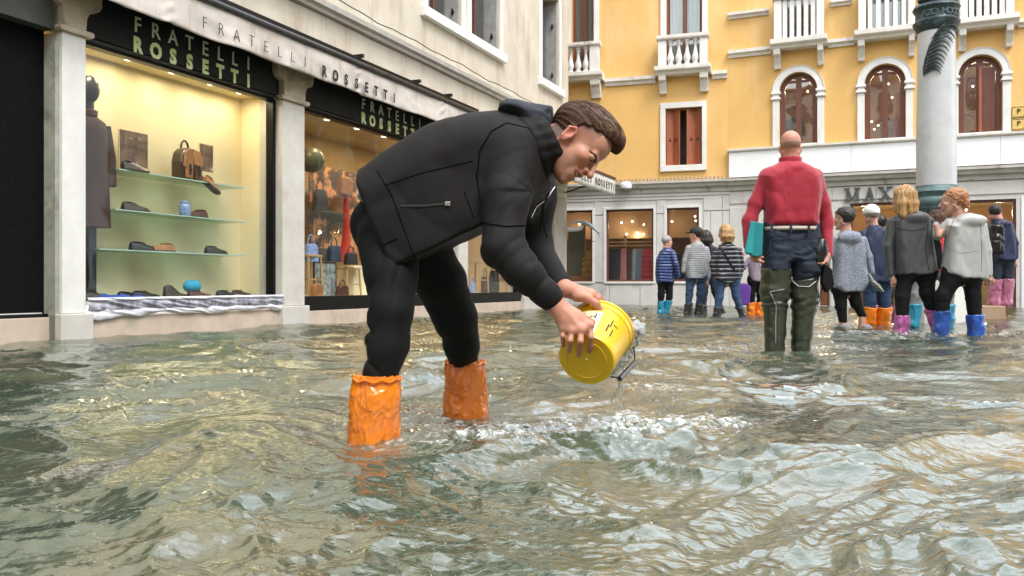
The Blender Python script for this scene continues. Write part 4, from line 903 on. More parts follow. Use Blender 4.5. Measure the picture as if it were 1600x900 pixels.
# upper storey doors and balconies
hr2 = .86
ends = []
for (a, c, py, p1, p2), (wa, wc) in zip(slab_py, dw):
    e = balcony(FR, rx, RW, a, c, HZ-(zbs-CH)*FPX/((FR.world(FR.x(a, -.38), -.38, 0)).y), hr2, (p1, p2), 5, brackets=((p1[0]-1, p1[1]-2), (p2[0]+1, p2[1]-1)), flat=True, slab_h=.2)
    ends.append(e)
    tall_window(FR, rx, wa, wc, zbs+.01, zbs+2.5, 1)
zst = zbs-.07
sp_ = [x0r]+[v for e in ends for v in (e[0]-.01, e[1]+.01)]+[XR1]
for i in range(0, len(sp_), 2): string(FR, RW, sp_[i], sp_[i+1], zst, .16); string(FR, RW, sp_[i] if i == 0 else sp_[i]+.05, sp_[i+1]-.05, zst+.86, .13)
# street direction plates at the right
for i, (y0, y1, t, lab) in enumerate(((167, 184.5, 'PER', 'upper yellow direction plate at the right edge'), (186, 203.5, 'PER', 'lower yellow direction plate at the right edge'))):
    xa, xb = FR.x(1580, -.05), FR.x(1580, -.05)+1.1; z1_, z0_ = FR.z(1580, y0, -.05), FR.z(1580, y1, -.05)
    r = empty('direction_plate', FR.world(xa, -.06, z0_), FR.rz, lab+' of the ochre wall', 'sign', 'yellow direction plates')
    pm = M('yellow_plate', (.72,.50,.14), (.62,.42,.11), 6, .5, .05); MB().box(0, xb-xa, 0, .03, 0, z1_-z0_).build('plate', pm, r); h_ = z1_-z0_
    MB().box(.01, xb-xa-.01, -.004, -.001, h_-.02, h_-.012).build('plate_border', LET_K, r); MB().box(.01, xb-xa-.01, -.004, -.001, .012, .02).build('plate_border', LET_K, r); MB().box(.01, .018, -.004, -.001, .021, h_-.021).build('plate_border', LET_K, r)
    write(t, .13, .43, h_*.36, -.006, h_*.58, LET_K, r, .002, .002)
    b = MB(); b.box(.28, .62, -.005, -.002, .045, .055); b.add([(.20, -.005, .05), (.28, -.005, .07), (.28, -.005, .03)], [(0, 1, 2)]); b.build('arrow', LET_K, r)
# shop floor of the main wing
zsh = FR.z(1540, 312, 0); zfl2 = -.25
O = [(FR.x(1281), FR.x(1296)), (FR.x(1328.5), FR.x(1470)), (FR.x(1490), FR.x(1588))]
zo1 = FR.z(1380, 316, 0)
raw(wall_mesh(x0r, XR1, -.3, zcr-.25, [(a, c, .02, (zo1 if i < 2 else zsh)) for i, (a, c) in enumerate(O)], 0, .28), 'shop_wall', GREY_P, RW)
cladding(FR, rx, [x0r+.02, FR.x(1180), FR.x(1230), O[0][0]-.05], -.3, zo1+.0); cladding(FR, rx, [O[0][1]+.02, O[1][0]-.04], -.3, zo1); cladding(FR, rx, [O[2][1]+.08, XR1-2], -.3, zsh+.05, WHITE)
cladding(FR, rx, [x0r+.02, FR.x(1210), FR.x(1300), O[1][0]+.5], zo1+.08, zcr-.27); cladding(FR, rx, [O[1][0]+.52, FR.x(1450), FR.x(1600), XR1-2], zo1+.08, zcr-.27)
for i, (a, c) in enumerate(O):
    zt_o = zo1 if i < 2 else zsh
    rx('shop_window_frame', BROWNW, (a, a+.06, .05, .12, .02, zt_o)); rx('shop_window_frame', BROWNW, (c-.06, c, .05, .12, .02, zt_o)); rx('shop_window_frame', BROWNW, (a+.061, c-.061, .05, .12, zt_o-.06, zt_o)); rx('shop_window_frame', BROWNW, (a+.061, c-.061, .05, .12, .02, .07))
    rx('shop_pane', GLASS, (a+.062, c-.062, .08, .085, .07, zt_o-.062))
rx('shop_room', M('ochre_shop_wall', (.50,.30,.15), (.36,.19,.08), 1.3, .7, .05, 20), (x0r+.3, XR1-.5, 3.0, 3.05, -.1, zsh+.3)); rx('shop_ceiling', CREAM, (x0r+.3, XR1-.5, .29, 2.99, zsh+.1, zsh+.15)); rx('shop_floor', WOOD, (x0r+.3, XR1-.5, .29, 2.99, -.12, -.06))
for px, y in ((1290, 1.2), (1350, 1.0), (1420, 1.0), (1510, 1.), (1560, 1.2)): far_lamp(FR, RW, px, 328, y, 11)
rx('shop_shelving', CREAM, (O[1][0]+.1, O[1][1], 2.0, 2.4, .6, .64)); rx('shop_shelving', CREAM, (O[1][0]+.1, O[1][1], 2.0, 2.4, 1.2, 1.24)); rx('shop_shelving', WOOD, (O[2][0]+.1, O[2][1], 2.0, 2.4, 1.1, 1.16)); rx('shop_counter', WOOD, (O[2][0]+.2, O[2][1]-.2, 1.4, 1.9, -.05, .75))
# raised lettering above the window: only its first part shows beside the column
zl0 = FR.z(1345, 313, -.06); hl = FR.z(1345, 293.5, -.06)-zl0
def serif(ch, xc, w, h):
    """roman capitals from strokes: thick and thin stems with serifs"""
    b = MB(); y0, y1 = -.075, -.025; tk, tn = .055, .022
    def stroke(p, q, t):
        d_ = Vector((q[0]-p[0], q[1]-p[1])); n_ = Vector((t/2, 0)) if abs(d_.y) > 1e-6 else Vector((0, t/2))
        b.prism([(xc+p[0]-n_.x, zl0+p[1]-n_.y), (xc+q[0]-n_.x, zl0+q[1]-n_.y), (xc+q[0]+n_.x, zl0+q[1]+n_.y), (xc+p[0]+n_.x, zl0+p[1]+n_.y)], y0, y1, 'y')
    def ser(xx, zz): b.box(xc+xx-.06, xc+xx+.06, y0-.002, y1, zl0+zz, zl0+zz+.014)
    W2 = w/2
    if ch == 'M':
        stroke((-W2, 0), (-W2, h), tn); stroke((W2, 0), (W2, h), tk); stroke((-W2, h), (0, .02), tk); stroke((0, .02), (W2, h), tn); [ser(s, t) for s, t in ((-W2, -.002), (W2, -.002), (-W2, h-.01), (W2, h-.01))]
    if ch == 'A': stroke((-W2, 0), (0, h), tn); stroke((0, h), (W2, 0), tk); b.box(xc-W2*.55, xc+W2*.5, y0, y1, zl0+h*.33, zl0+h*.33+tn); ser(-W2, -.002); ser(W2, -.002)
    if ch == 'X': stroke((-W2, 0), (W2, h), tn); stroke((-W2, h), (W2, 0), tk); [ser(s, t) for s, t in ((-W2, -.002), (W2, -.002), (-W2, h-.01), (W2, h-.01))]
    if ch == 'C':
        n = 20; vs = []
        for k in range(n+1):
            t = R(45)+R(270)*k/n; th = tn+(tk-tn)*max(0, -math.cos(t))
            for rr in (1.0, 1-th/W2):
                for yy in (y0, y1): vs.append((xc+W2*rr*math.cos(t), yy, zl0+h/2+h/2*rr*math.sin(t)))
        b.add(vs, [f for k in range(n) for f in ((4*k, 4*k+2, 4*k+6, 4*k+4), (4*k, 4*k+4, 4*k+5, 4*k+1), (4*k+2, 4*k+3, 4*k+7, 4*k+6))])
    b.build('letter', LET_G, RW)
for ch, pa, pb in (('M', 1321, 1342), ('A', 1350, 1367), ('X', 1374, 1393), ('C', 1403, 1430)):
    xa, xb = FR.x(pa, -.07), FR.x(pb, -.07); serif(ch, (xa+xb)/2, (xb-xa)-.06, hl)

# ---- flagpole column in front of the right wing
CY = 11.0; kk = CY/FPX; c0 = P(1463, 445, CY)
PM = M('grey_white_marble', (.60,.615,.62), (.46,.48,.49), 2.2, .35, .08, 30, dirt=(.22,.24,.25), dirt_scale=1.1, dirt_lo=.60, dirt_hi=.70, dirt_stretch=(2.5,2.5,.8))
BRZ = M('green_bronze', (.05,.075,.08), (.022,.03,.034), 9, .45, .5, 30, metal=.35, dirt=(.20,.33,.33), dirt_scale=5, dirt_lo=.58, dirt_hi=.72)
BRZL = M('pale_verdigris', (.13,.20,.20), (.04,.065,.07), 6, .5, .3, 40, metal=.2)
col = empty('stone_column', (c0.x, c0.y, 0), 0, 'tall pale marble column with dark bronze ring and palm leaf on the right', 'column')
zy = lambda py: CH+(HZ-py)*kk
r0, r1_ = 28.8*kk, 26.8*kk
MB().lathe([(r0, zy(291)), (r0*.985, zy(200)), (r1_, zy(70)), (r1_, zy(42))], n=40).build('shaft', PM, col, smooth=True)
MB().lathe([(26*kk, zy(14)), (23*kk, zy(-60)), (22*kk, zy(-240))], n=32).build('upper_shaft', PM, col, smooth=True)
ring = [(27*kk, zy(52)), (30*kk, zy(46)), (33*kk, zy(40)), (34*kk, zy(36.5)), (31*kk, zy(34.5)), (30*kk, zy(30)), (30*kk, zy(21)), (32*kk, zy(18)), (34*kk, zy(14.5)), (32*kk, zy(10)), (27*kk, zy(8)), (25*kk, zy(5))]
MB().lathe(ring, n=48).build('bronze_ring', BRZ, col, smooth=True)
for px, ch in zip(range(-3, 7), 'RZO.MDCCLX'[:10]):
    a = R(-90)+px*.24+.05-.35
    lm = letter_mesh(ch, .115, .001, .006); lm.materials.append(BRZL); o = bpy.data.objects.new('letter', lm); COL.objects.link(o); o.parent = col
    rr = 30.6*kk; o.location = (rr*math.cos(a), rr*math.sin(a), zy(30.5)); o.rotation_euler = (R(90), 0, a+R(90))
# foliage on top of the ring: leaves curling
rng = random.Random(4); b0 = MB()
def leafm(L=.12, W=.035, c=.03):
    b = MB(); n = 5; vs = []
    for i in range(n+1):
        t = i/n; w = W*math.sin(math.pi*min(.98, t*.9+.08)); vs += [(-w, -c*math.sin(t*3), L*t), (0, -c*math.sin(t*3)-.008, L*t), (w, -c*math.sin(t*3), L*t)]
    b.add(vs, [(3*i+j, 3*i+j+1, 3*i+j+4, 3*i+j+3) for i in range(n) for j in (0, 1)]); return b
lf0 = leafm().build('bronze_leaf', BRZ, col, smooth=True); lf0.modifiers.new('t', 'SOLIDIFY').thickness = .006
first = True
for i in range(34):
    a = R(-170)+R(160)*rng.random(); o = lf0 if first else inst('bronze_leaf', lf0, col); first = False
    o.location = ((26.5*kk)*math.cos(a), (26.5*kk)*math.sin(a), zy(10)+rng.random()*.08); o.rotation_euler = (R(-20)+rng.random()*.5, rng.uniform(-1.2, 1.2), a+R(90))
# palm branch hanging on the shaft: curved midrib with narrow blades
b = MB(); rr = r1_+.012
def onsh(px, py, off=.012):
    dx = (px-1463)*kk; rad = r1_+(r0-r1_)*max(0, min(1, (py-70)/130))+off; dx = max(-rad*.98, min(rad*.98, dx)); return Vector((dx, -math.sqrt(rad*rad-dx*dx), zy(py)))
rib = [(1462, 46), (1452, 60), (1443, 78), (1439, 95), (1437, 110), (1437, 122)]
b.tube([onsh(*q) for q in rib], [.02, .018, .016, .013, .010, .006], 6); b.build('palm_rib', BRZ, col, smooth=True)
def ribp(t):
    k = t*(len(rib)-1); i = min(int(k), len(rib)-2); f = k-i; return (rib[i][0]*(1-f)+rib[i+1][0]*f, rib[i][1]*(1-f)+rib[i+1][1]*f)
for i in range(13):
    t = i/13; p = ribp(t); L_ = 34*(1-.42*t)
    for s in ((1,) if i > 2 else (1, -1)):
        ang = R(-8-i*1.5) if s > 0 else R(195); b = MB(); pts = []
        for q in range(6):
            v = q/5; xx = p[0]+L_*(1 if s > 0 else .35)*v*math.cos(ang); yy = p[1]-L_*v*math.sin(-ang)*(-1)*-1*.0+(-8*math.sin(v*math.pi*.9)+6*v*v if s > 0 else 10*v); pts.append(onsh(xx, yy+ (2 if s>0 else 0), .016+.01*math.sin(v*3)))
        b.tube(pts, [.008, .014, .015, .012, .008, .003], 5); b.build('palm_blade', BRZ, col, smooth=True)
# bronze base drum and stone pedestal
base = [(33*kk, zy(345)), (34.5*kk, zy(341)), (34.5*kk, zy(322)), (36*kk, zy(320)), (36*kk, zy(312)), (33*kk, zy(309)), (34*kk, zy(305)), (37*kk, zy(301)), (35*kk, zy(297)), (31*kk, zy(295)), (30*kk, zy(291))]
MB().lathe(base, n=40).build('bronze_base', BRZL, col, smooth=True)
for i in range(12):
    a = 2*math.pi*i/12; o = MB().box(-.07, .07, -.012, .012, -.055, .055).build('relief_panel', BRZ, col, bevel=.01) if i == 0 else inst('relief_panel', o, col); o.location = (34.6*kk*math.cos(a), 34.6*kk*math.sin(a), zy(332)); o.rotation_euler = (0, 0, a+R(90))
MB().lathe([(.44, -.3), (.44, zy(430)), (.41, zy(428)), (.37, zy(400)), (.34, zy(370)), (.32, zy(358)), (.30, zy(346))], n=8).build('pedestal', STONE_W, col, bevel=.01)
MB().lathe([(.75, -.35), (.75, -.10), (.70, -.06)], n=8).build('step', STONE, col, bevel=.01)
# ---- silvery curved canopy with a white band at the shop corner
q = P(912, 360, 18.3); r = empty('folded_umbrella', q, 0, 'silvery blue folded umbrella jutting out past the shop corner over a white strip', 'umbrella')
kq = 18.3/FPX; SILV = M('silver_blue_fabric', (.62,.70,.78), (.25,.33,.42), 12, .3, .3, 30, metal=.3)
pts = [(-22, 9), (-10, 13), (0, 12.5), (10, 7.5), (18, 1), (24, -5), (26, -15)]
MB().tube([(a*kq, 0, c*kq+.01) for a, c in pts], [.01, .05, .065, .06, .045, .03, .006], 10, flat=.7).build('fabric', SILV, r, smooth=True)
MB().tube([(-25*kq, .02, 1.5*kq), (-8*kq, .02, 2*kq), (0, .02, 6*kq)], [.05, .045, .02], 8).build('white_strip', PLW, r, smooth=True)
MB().tube([(0, 0, 5*kq), (-3*kq, -.03, -2*kq)], .01, 6).build('strut', DARKM, r); MB().tube([(-10*kq, 0, -17*kq), (18*kq, 0, -17*kq)], .006, 6).build('wire', DARKM, r)
# ---- low block bench at the right: two brown stone blocks
for (pa, pb, lab, mt) in ((1481, 1527, 'left brown stone block with eroded face behind the women', M('eroded_brown_stone', (.34,.22,.13), (.20,.12,.07), 6, .9, .6, 20, dirt=(.06,.035,.02), dirt_scale=4, dirt_lo=.55, dirt_hi=.62)), (1528, 1572, 'right tan stone block on which the backpack man stands', M('tan_stone_block', (.46,.32,.21), (.36,.24,.15), 4, .85, .3, 30))):
    Y = 11.3; a, c = P(pa, 478, Y), P(pb, 478, Y); o = MB().box(0, c.x-a.x, 0, .75, 0, a.z+.22).build('stone_block', mt, None, bevel=.015, loc=(a.x, a.y, -.22)); tag(o, lab, 'stone block', 'low stone blocks used as a walkway')

# ---- houses on the near sides of the square, outside the frame but mirrored in glass and water
def plain_house(o, ang, L, H, mat, lab, seed):
    rr = random.Random(seed); root = empty('neighbouring_house', o, ang, lab, 'building', 'houses around the square')
    holes = []; xx = .8
    while xx < L-1.6:
        for zz in (.4, 3.4, 6.2, 9.0): 
            if zz+1.8 < H: holes.append((xx, xx+1.1, zz, zz+1.8))
        xx += 2.4
    raw(wall_mesh(0, L, -.3, H, holes, 0, .3), 'wall', mat, root); MB().box(0, L, 4, 4.2, -.3, H).build('rear_wall', mat, root); MB().box(-.1, L+.1, -.4, 4.4, H+.002, H+.2).build('roof', BROWNW, root)
    for k, (a, c, lo, hi) in enumerate(holes):
        w = MB(); w.box(a, c, .2, .22, lo, hi).build('window', GLASS2, root); MB().box(a-.12, c+.12, -.06, .1, lo-.12, lo-.002).build('sill', STONE_W, root); MB().box(a, a+.5, -.05, -.01, lo, hi).build('shutter', M('green_shutter', (.05,.10,.07), None, 5, .6, .1), root)
    MB().box(.1, L-.1, .8, .85, -.1, H-.1).build('inner_wall', ROOMD, root)
plain_house((12, -9, 0), R(180), 28, 11.5, M('pale_stone_render', (.70,.64,.54), (.58,.52,.43), 1.2, .9, .1), 'long pale house behind the viewer on the near side of the square', 9)
plain_house((13.5, 8.0, 0), R(-112), 17, 9.5, M('pale_pink_render', (.66,.50,.40), (.56,.42,.33), 1.2, .9, .1), 'pale pink house on the right side of the square outside the view', 5)
# ------------------------------------------------------------------ bodies and clothes: smooth blended solids, meshed by surface nets
A_ = lambda v: np.array(v, dtype=np.float64)
def rcone(p, a, b, ra, rb):                       # round cone between two joints
    a, b = A_(a), A_(b); ba = b-a; l2 = max((ba*ba).sum(), 1e-12); pa = p-a; h = np.clip(pa@ba/l2, 0, 1)
    return np.linalg.norm(pa-h[:, None]*ba, axis=1)-(ra+(rb-ra)*h)
class Sol:
    def __init__(s): s.items = []; s.disp = None; s.dm = .02
    def _add(s, f, c, Rb, op, k): s.items.append((f, A_(c), Rb, op, k)); return s
    def cone(s, a, b, ra, rb, k=.02, op='u'):
        a, b = A_(a), A_(b); return s._add(lambda p: rcone(p, a, b, ra, rb), (a+b)/2, np.linalg.norm(b-a)/2+max(ra, rb), op, k)
    def chain(s, pts, rs, k=.02):
        for i in range(len(pts)-1): s.cone(pts[i], pts[i+1], rs[i], rs[i+1], k)
        return s
    def ell(s, c, r, k=.02, op='u', M3=None):       # ellipsoid, optional rotation (columns = axes)
        c, r = A_(c), A_(r)
        def f(p):
            q = p-c
            if M3 is not None: q = q@M3
            k0 = np.linalg.norm(q/r, axis=1); k1 = np.linalg.norm(q/(r*r), axis=1); return k0*(k0-1)/np.maximum(k1, 1e-9)
        return s._add(f, c, r.max(), op, k)
    def poly(s, pts, Y0, T, r=.12, k=.02, yc=None, op='u', slope=0):   # body with a traced side outline, given real depth and rounded flanks
        q = A_([[P(a, b, Y0).x, P(a, b, Y0).z] for a, b in pts]); n = len(q); cc = q.mean(0); yc = Y0 if yc is None else yc
        def f(p):
            P2 = p[:, [0, 2]]; d2 = np.full(len(p), 1e9); ins = np.zeros(len(p), bool)
            for i in range(n):
                a, b = q[i], q[(i+1) % n]; e = b-a; w = P2-a; t = np.clip((w@e)/(e@e), 0, 1); d2 = np.minimum(d2, ((w-t[:, None]*e)**2).sum(1))
                c1 = (a[1] > P2[:, 1]) != (b[1] > P2[:, 1])
                with np.errstate(divide='ignore', invalid='ignore'): xi = (b[0]-a[0])*(P2[:, 1]-a[1])/(b[1]-a[1])+a[0]
                ins ^= c1 & (P2[:, 0] < xi)
            d = np.sqrt(d2)*np.where(ins, -1, 1)
            return r*(np.sqrt(np.maximum((d+r)/r, 0)**2+((p[:, 1]-yc-slope*(P2[:, 0]-cc[0]))/T)**2)-1)
        Rb = np.sqrt(((q-cc)**2).sum(1).max()+T*T)
        return s._add(f, (cc[0], yc, cc[1]), Rb, op, k)
    def fn(s, f, c, Rb, k=.01, op='u'): return s._add(f, c, Rb, op, k)
    @staticmethod
    def _comb(d, e, op, k):
        if op == 'u': h = np.clip(.5+.5*(d-e)/k, 0, 1); return d+(e-d)*h-k*h*(1-h)
        if op == 's': h = np.clip(.5-.5*(d+e)/k, 0, 1); return d+(-e-d)*h+k*h*(1-h)
        h = np.clip(.5-.5*(d-e)/k, 0, 1); return d+(e-d)*h+k*h*(1-h)
    def mesh(s, vox):
        un = [it for it in s.items if it[3] == 'u']
        lo = np.min([it[1]-it[2] for it in un], 0)-.03; hi = np.max([it[1]+it[2] for it in un], 0)+.03
        B = 8; bs = B*vox; nb = np.ceil((hi-lo)/bs).astype(int); hd = bs*.87
        g = np.stack(np.meshgrid(*[np.arange(k) for k in nb], indexing='ij'), -1).reshape(-1, 3); cen = lo+(g+.5)*bs
        dc = np.full(len(cen), 1.0)
        for f, c, Rb, op, k in s.items:
            if op == 'u':
                m = np.linalg.norm(cen-c, axis=1)-Rb < hd+.1
                if m.any(): dc[m] = s._comb(dc[m], f(cen[m]), op, k)
            else: dc = s._comb(dc, f(cen), op, k) if op == 'i' else dc
        act = np.abs(dc) < hd+s.dm+.012; g = g[act]; cen = cen[act]; nbk = len(g)
        o = np.stack(np.meshgrid(*[np.arange(B+1)]*3, indexing='ij'), -1).reshape(-1, 3)
        D = np.full((nbk, (B+1)**3), 1.0)
        for f, c, Rb, op, k in s.items:
            m = np.linalg.norm(cen-c, axis=1)-Rb < hd+k+.03 if op != 'i' else np.ones(nbk, bool)
            idx = np.nonzero(m)[0]
            if len(idx) == 0: continue
            p = (lo+(g[idx][:, None]*B+o[None])*vox).reshape(-1, 3)
            D[idx] = s._comb(D[idx].ravel(), f(p), op, k).reshape(len(idx), -1)
        if s.disp is not None:
            near = np.abs(D) < s.dm+2*vox; bi, ci = np.nonzero(near); p = lo+(g[bi]*B+o[ci])*vox; D[bi, ci] += s.disp(p)
        D = D.reshape(nbk, B+1, B+1, B+1); gx = nb*B+2; key = lambda c: (c[..., 0]*gx[1]+c[..., 1])*gx[2]+c[..., 2]
        cor = [(i, j, k) for i in (0, 1) for j in (0, 1) for k in (0, 1)]
        V = [D[:, i:B+i, j:B+j, k:B+k] for i, j, k in cor]; neg = sum((v < 0).astype(int) for v in V); a = (neg > 0) & (neg < 8)
        ai = np.array(np.nonzero(a)).T; vals = np.stack([v[a] for v in V], 1); base = g[ai[:, 0]]*B+ai[:, 1:]
        acc = np.zeros((len(ai), 3)); cnt = np.zeros(len(ai)); ca = A_(cor)
        for i in range(8):
            for j in range(i+1, 8):
                if np.abs(ca[i]-ca[j]).sum() != 1: continue
                x_ = (vals[:, i] < 0) != (vals[:, j] < 0); t = vals[:, i]/np.where(x_, vals[:, i]-vals[:, j], 1); t = t[:, None]
                acc += np.where(x_[:, None], ca[i]+(ca[j]-ca[i])*t, 0); cnt += x_
        pos = lo+(base+acc/cnt[:, None])*vox; ck = key(base); so_ = np.argsort(ck); cks = ck[so_]
        quads = []
        for ax in range(3):
            u, v = (ax+1) % 3, (ax+2) % 3
            s0 = [slice(0, B)]*3; s1 = list(s0); s1[ax] = slice(1, B+1)
            d0 = D[(slice(None), *s0)]; d1 = D[(slice(None), *s1)]; e = (d0 < 0) != (d1 < 0); ei = np.array(np.nonzero(e)).T; c = g[ei[:, 0]]*B+ei[:, 1:]; fl = (d0[e] < 0)
            qs = []
            for du, dv in ((0, 0), (-1, 0), (-1, -1), (0, -1)):
                cc = c.copy(); cc[:, u] += du; cc[:, v] += dv; kk_ = key(cc); w = np.searchsorted(cks, kk_); w = np.minimum(w, len(cks)-1); ok = cks[w] == kk_; qs.append(np.where(ok, so_[w], -1))
            q = np.stack(qs, 1); ok = (q >= 0).all(1); q = q[ok]; fl = fl[ok]; q[~fl] = q[~fl][:, ::-1]; quads.append(q)
        return pos, np.concatenate(quads)
def sol_obj(sol, name, vox, mat, root, relax=0):
    v, f = sol.mesh(vox)
    me = bpy.data.meshes.new(name); loc = A_(root.location) if root else np.zeros(3)
    me.vertices.add(len(v)); me.vertices.foreach_set('co', (v-loc).ravel()); me.loops.add(f.size); me.loops.foreach_set('vertex_index', f.ravel().astype(np.int32))
    me.polygons.add(len(f)); me.polygons.foreach_set('loop_start', np.arange(0, f.size, 4)); me.polygons.foreach_set('loop_total', np.full(len(f), 4)); me.update(); me.validate()
    o = mesh_obj(name, me, mat, root, True); o['_v'] = 0; del o['_v']; return o, v
def frame(fwd, up):
    f = Vector(fwd).normalized(); u = Vector(up); u = (u-f*u.dot(f)).normalized(); l = u.cross(f); return np.array([f, l, u]).T      # columns: forward, left, up

# ------- a head in its own axes (x forward, y left, z up, chin near -0.12)
def head_sdf(S, c, Rm, sc_=1.0, mouth=True, face=True, lift=0):
    c = A_(c)
    W = lambda x, y, z: c+Rm@(A_((x, y, z))*sc_)
    E = lambda cc, r, k=.012, op='u': S.ell(W(*cc), A_(r)*sc_, k*sc_, op, Rm)
    C = lambda a, b, ra, rb, k=.012, op='u': S.cone(W(*a), W(*b), ra*sc_, rb*sc_, k*sc_, op)
    E((-.014, 0, .036), (.096, .074, .082)); E((.034, 0, -.028), (.056, .056, .082), .02); E((.042, 0, .042), (.050, .056, .048), .02)
    for s in (-1, 1):
        C((-.012, s*.052, -.052), (.055, s*.016, -.100), .020, .017, .02)
        if face:
            C((.078, s*.036, .012), (.089, s*.010, .009), .0085, .0075, .01); E((.058, s*.040, -.022), (.024, .020, .019), .016)
            E((.101, s*.031, .000), (.017, .016, .010), .009, 's')
            C((.0945, s*.0, -.0), (.0945, s*.0, -.0), .001, .001, .003)
            E((.080, s*.030, -.001), (.0125, .0155, .0105), .003)                 # lids over the ball
            E((.097, s*.0125, -.0335), (.010, .0075, .0075), .004)
        E((-.008, s*.0745, -.024), (.017, .0085, .029), .005)
        C((-.021, s*.083, -.008), (-.005, s*.084, .004), .0042, .0042, .003); C((-.005, s*.084, .004), (.008, s*.078, -.008), .0042, .003, .003); C((-.021, s*.083, -.008), (-.013, s*.080, -.042), .0042, .004, .003)
        E((-.005, s*.0855, -.018), (.0095, .0090, .0170), .002, 's'); C((.008, s*.080, -.026), (.006, s*.081, -.020), .0035, .003, .003)
    if face:
        C((.090, 0, .008), (.114, 0, -.028), .0070, .0102, .008); E((.116, 0, -.033), (.0100, .0108, .0088), .004)
        E((.090, 0, -.052), (.014, .020, .012), .010); E((.076, 0, -.105), (.017, .020, .015), .012)
        if mouth:
            E((.074, 0, -.078), (.022, .030, .026), .012)
            C((.080, -.027, -.058), (.0955, -.006, -.0570), .0036, .0050, .006); C((.080, .027, -.058), (.0955, .006, -.0570), .0036, .0050, .006)
            C((.078, -.025, -.068), (.0915, -.004, -.0775), .0036, .0056, .006); C((.078, .025, -.068), (.0915, .004, -.0775), .0036, .0056, .006)
            E((.094, 0, -.0665), (.020, .0265, .0072), .003, 's')
        else:
            C((.086, -.018, -.066), (.099, 0, -.062), .004, .005, .004); C((.086, .018, -.066), (.099, 0, -.062), .004, .005, .004); C((.088, -.016, -.071), (.095, 0, -.073), .004, .005, .004); C((.088, .016, -.071), (.095, 0, -.073), .004, .005, .004)
    return W
def hair_sdf(S, c, Rm, sc_=1.0, style='short', seed=1, th=.010):
    c = A_(c); W = lambda x, y, z: c+Rm@(A_((x, y, z))*sc_)
    E = lambda cc, r, k=.012, op='u': S.ell(W(*cc), A_(r)*sc_, k*sc_, op, Rm)
    E((-.016, 0, .038), (.098+th, .0755+th, .084+th))
    if style == 'quiff': E((.052, -.0, .090), (.046, .052, .030), .02); E((.026, 0, .107), (.060, .055, .025), .02); E((.080, -.0, .094), (.022, .044, .024), .015)
    def cut(p):                                   # forehead, face and ear stay free of hair
        q = (p-c)@Rm/sc_
        hl = .058 if style != 'quiff' else .066
        xx = q[:, 0]-.045
        plane = np.where(xx < 0, xx*.62, xx*.42)-(q[:, 2]-hl)     # above this line at the front
        back = -(q[:, 2]+.085)+np.maximum(q[:, 0]+.030, 0)*5
        plane = np.minimum(plane, back)
        side = -(q[:, 2]+.088)
        d = np.maximum(plane*.85, side*.7)
        return -d*sc_
    S.fn(cut, W(0, 0, 0), .2*sc_, .006*sc_, 's' if False else 'i2')
    return W
_old = Sol._comb
def _comb2(d, e, op, k):
    if op == 'i2': return np.maximum(d, -e)
    return _old(d, e, op, k)
Sol._comb = staticmethod(_comb2)
def combed(c, Rm, sc_, amp=.0035, fy=70, seed=3):
    c = A_(c)
    def f(p):
        q = (p-c)@Rm/sc_; ang = np.arctan2(q[:, 1], q[:, 2]+.02)
        w = np.stack([q[:, 0]*9+2*np.sin(ang*2), ang*fy/9, q[:, 2]*3], 1); n = vnoise(w, seed)*.6+vnoise(w*np.array([1.6, 2.4, 1]), seed+5)*.5
        return amp*sc_*n
    return f
SKIN = {}
def skin(name, col, col2, rough=.45):
    m = M(name, col, col2, 18, rough, .12, 260, spec=.4, bdist=.001); b = m.node_tree.nodes['Principled BSDF']
    b.inputs['Subsurface Weight'].default_value = .15; b.inputs['Subsurface Radius'].default_value = (.02, .008, .004); b.inputs['Subsurface Scale'].default_value = .5; return m
SK1 = skin('ruddy_skin', (.60,.30,.215), (.50,.215,.15)); SK2 = skin('light_skin', (.64,.37,.28), (.54,.27,.20))
H_BR = M('brown_hair', (.10,.046,.024), (.026,.012,.007), 26, .6, .6, 160, stretch=(1,3,1), spec=.25); H_BL = M('blonde_hair', (.50,.31,.13), (.30,.16,.06), 26, .45, .5, 120, stretch=(3,3,.5)); H_RD = M('red_hair', (.42,.19,.08), (.24,.09,.035), 22, .45, .5, 90)
H_DK = M('dark_hair', (.022,.015,.012), None, 20, .5, .5, 90); H_GR = M('grey_hair', (.36,.34,.33), (.25,.23,.22), 20, .6, .4, 90)
JEAN = M('blue_jeans', (.040,.082,.17), (.020,.042,.095), 9, .8, .4, 220, bdist=.002); JEAND = M('dark_jeans', (.018,.027,.05), (.008,.013,.028), 7, .8, .4, 220, bdist=.002)
BLKT = M('black_trouser_cloth', (.0055,.0062,.0066), (.003,.0034,.0037), 9, .8, .5, 160, spec=.25, bdist=.002)
def plastic(name, col, col2, rough=.22):
    m = M(name, col, col2, 9, rough, .9, 38, coat=.8, bdist=.009, stretch=(1,1,.6)); m.node_tree.nodes['Principled BSDF'].inputs['Subsurface Weight'].default_value = .1; return m
ORG = plastic('orange_plastic', (.95,.27,.006), (.86,.20,.004), .14); CYAN = plastic('cyan_plastic', (.02,.30,.44), (.012,.19,.30)); PINK = plastic('pink_plastic', (.50,.13,.38), (.34,.07,.25)); BLU = plastic('blue_plastic', (.012,.10,.45), (.006,.05,.28)); BLKB = plastic('black_rubber', (.015,.017,.02), (.01,.01,.012), .35); LPNK = plastic('rose_plastic', (.48,.17,.27), (.34,.10,.18))

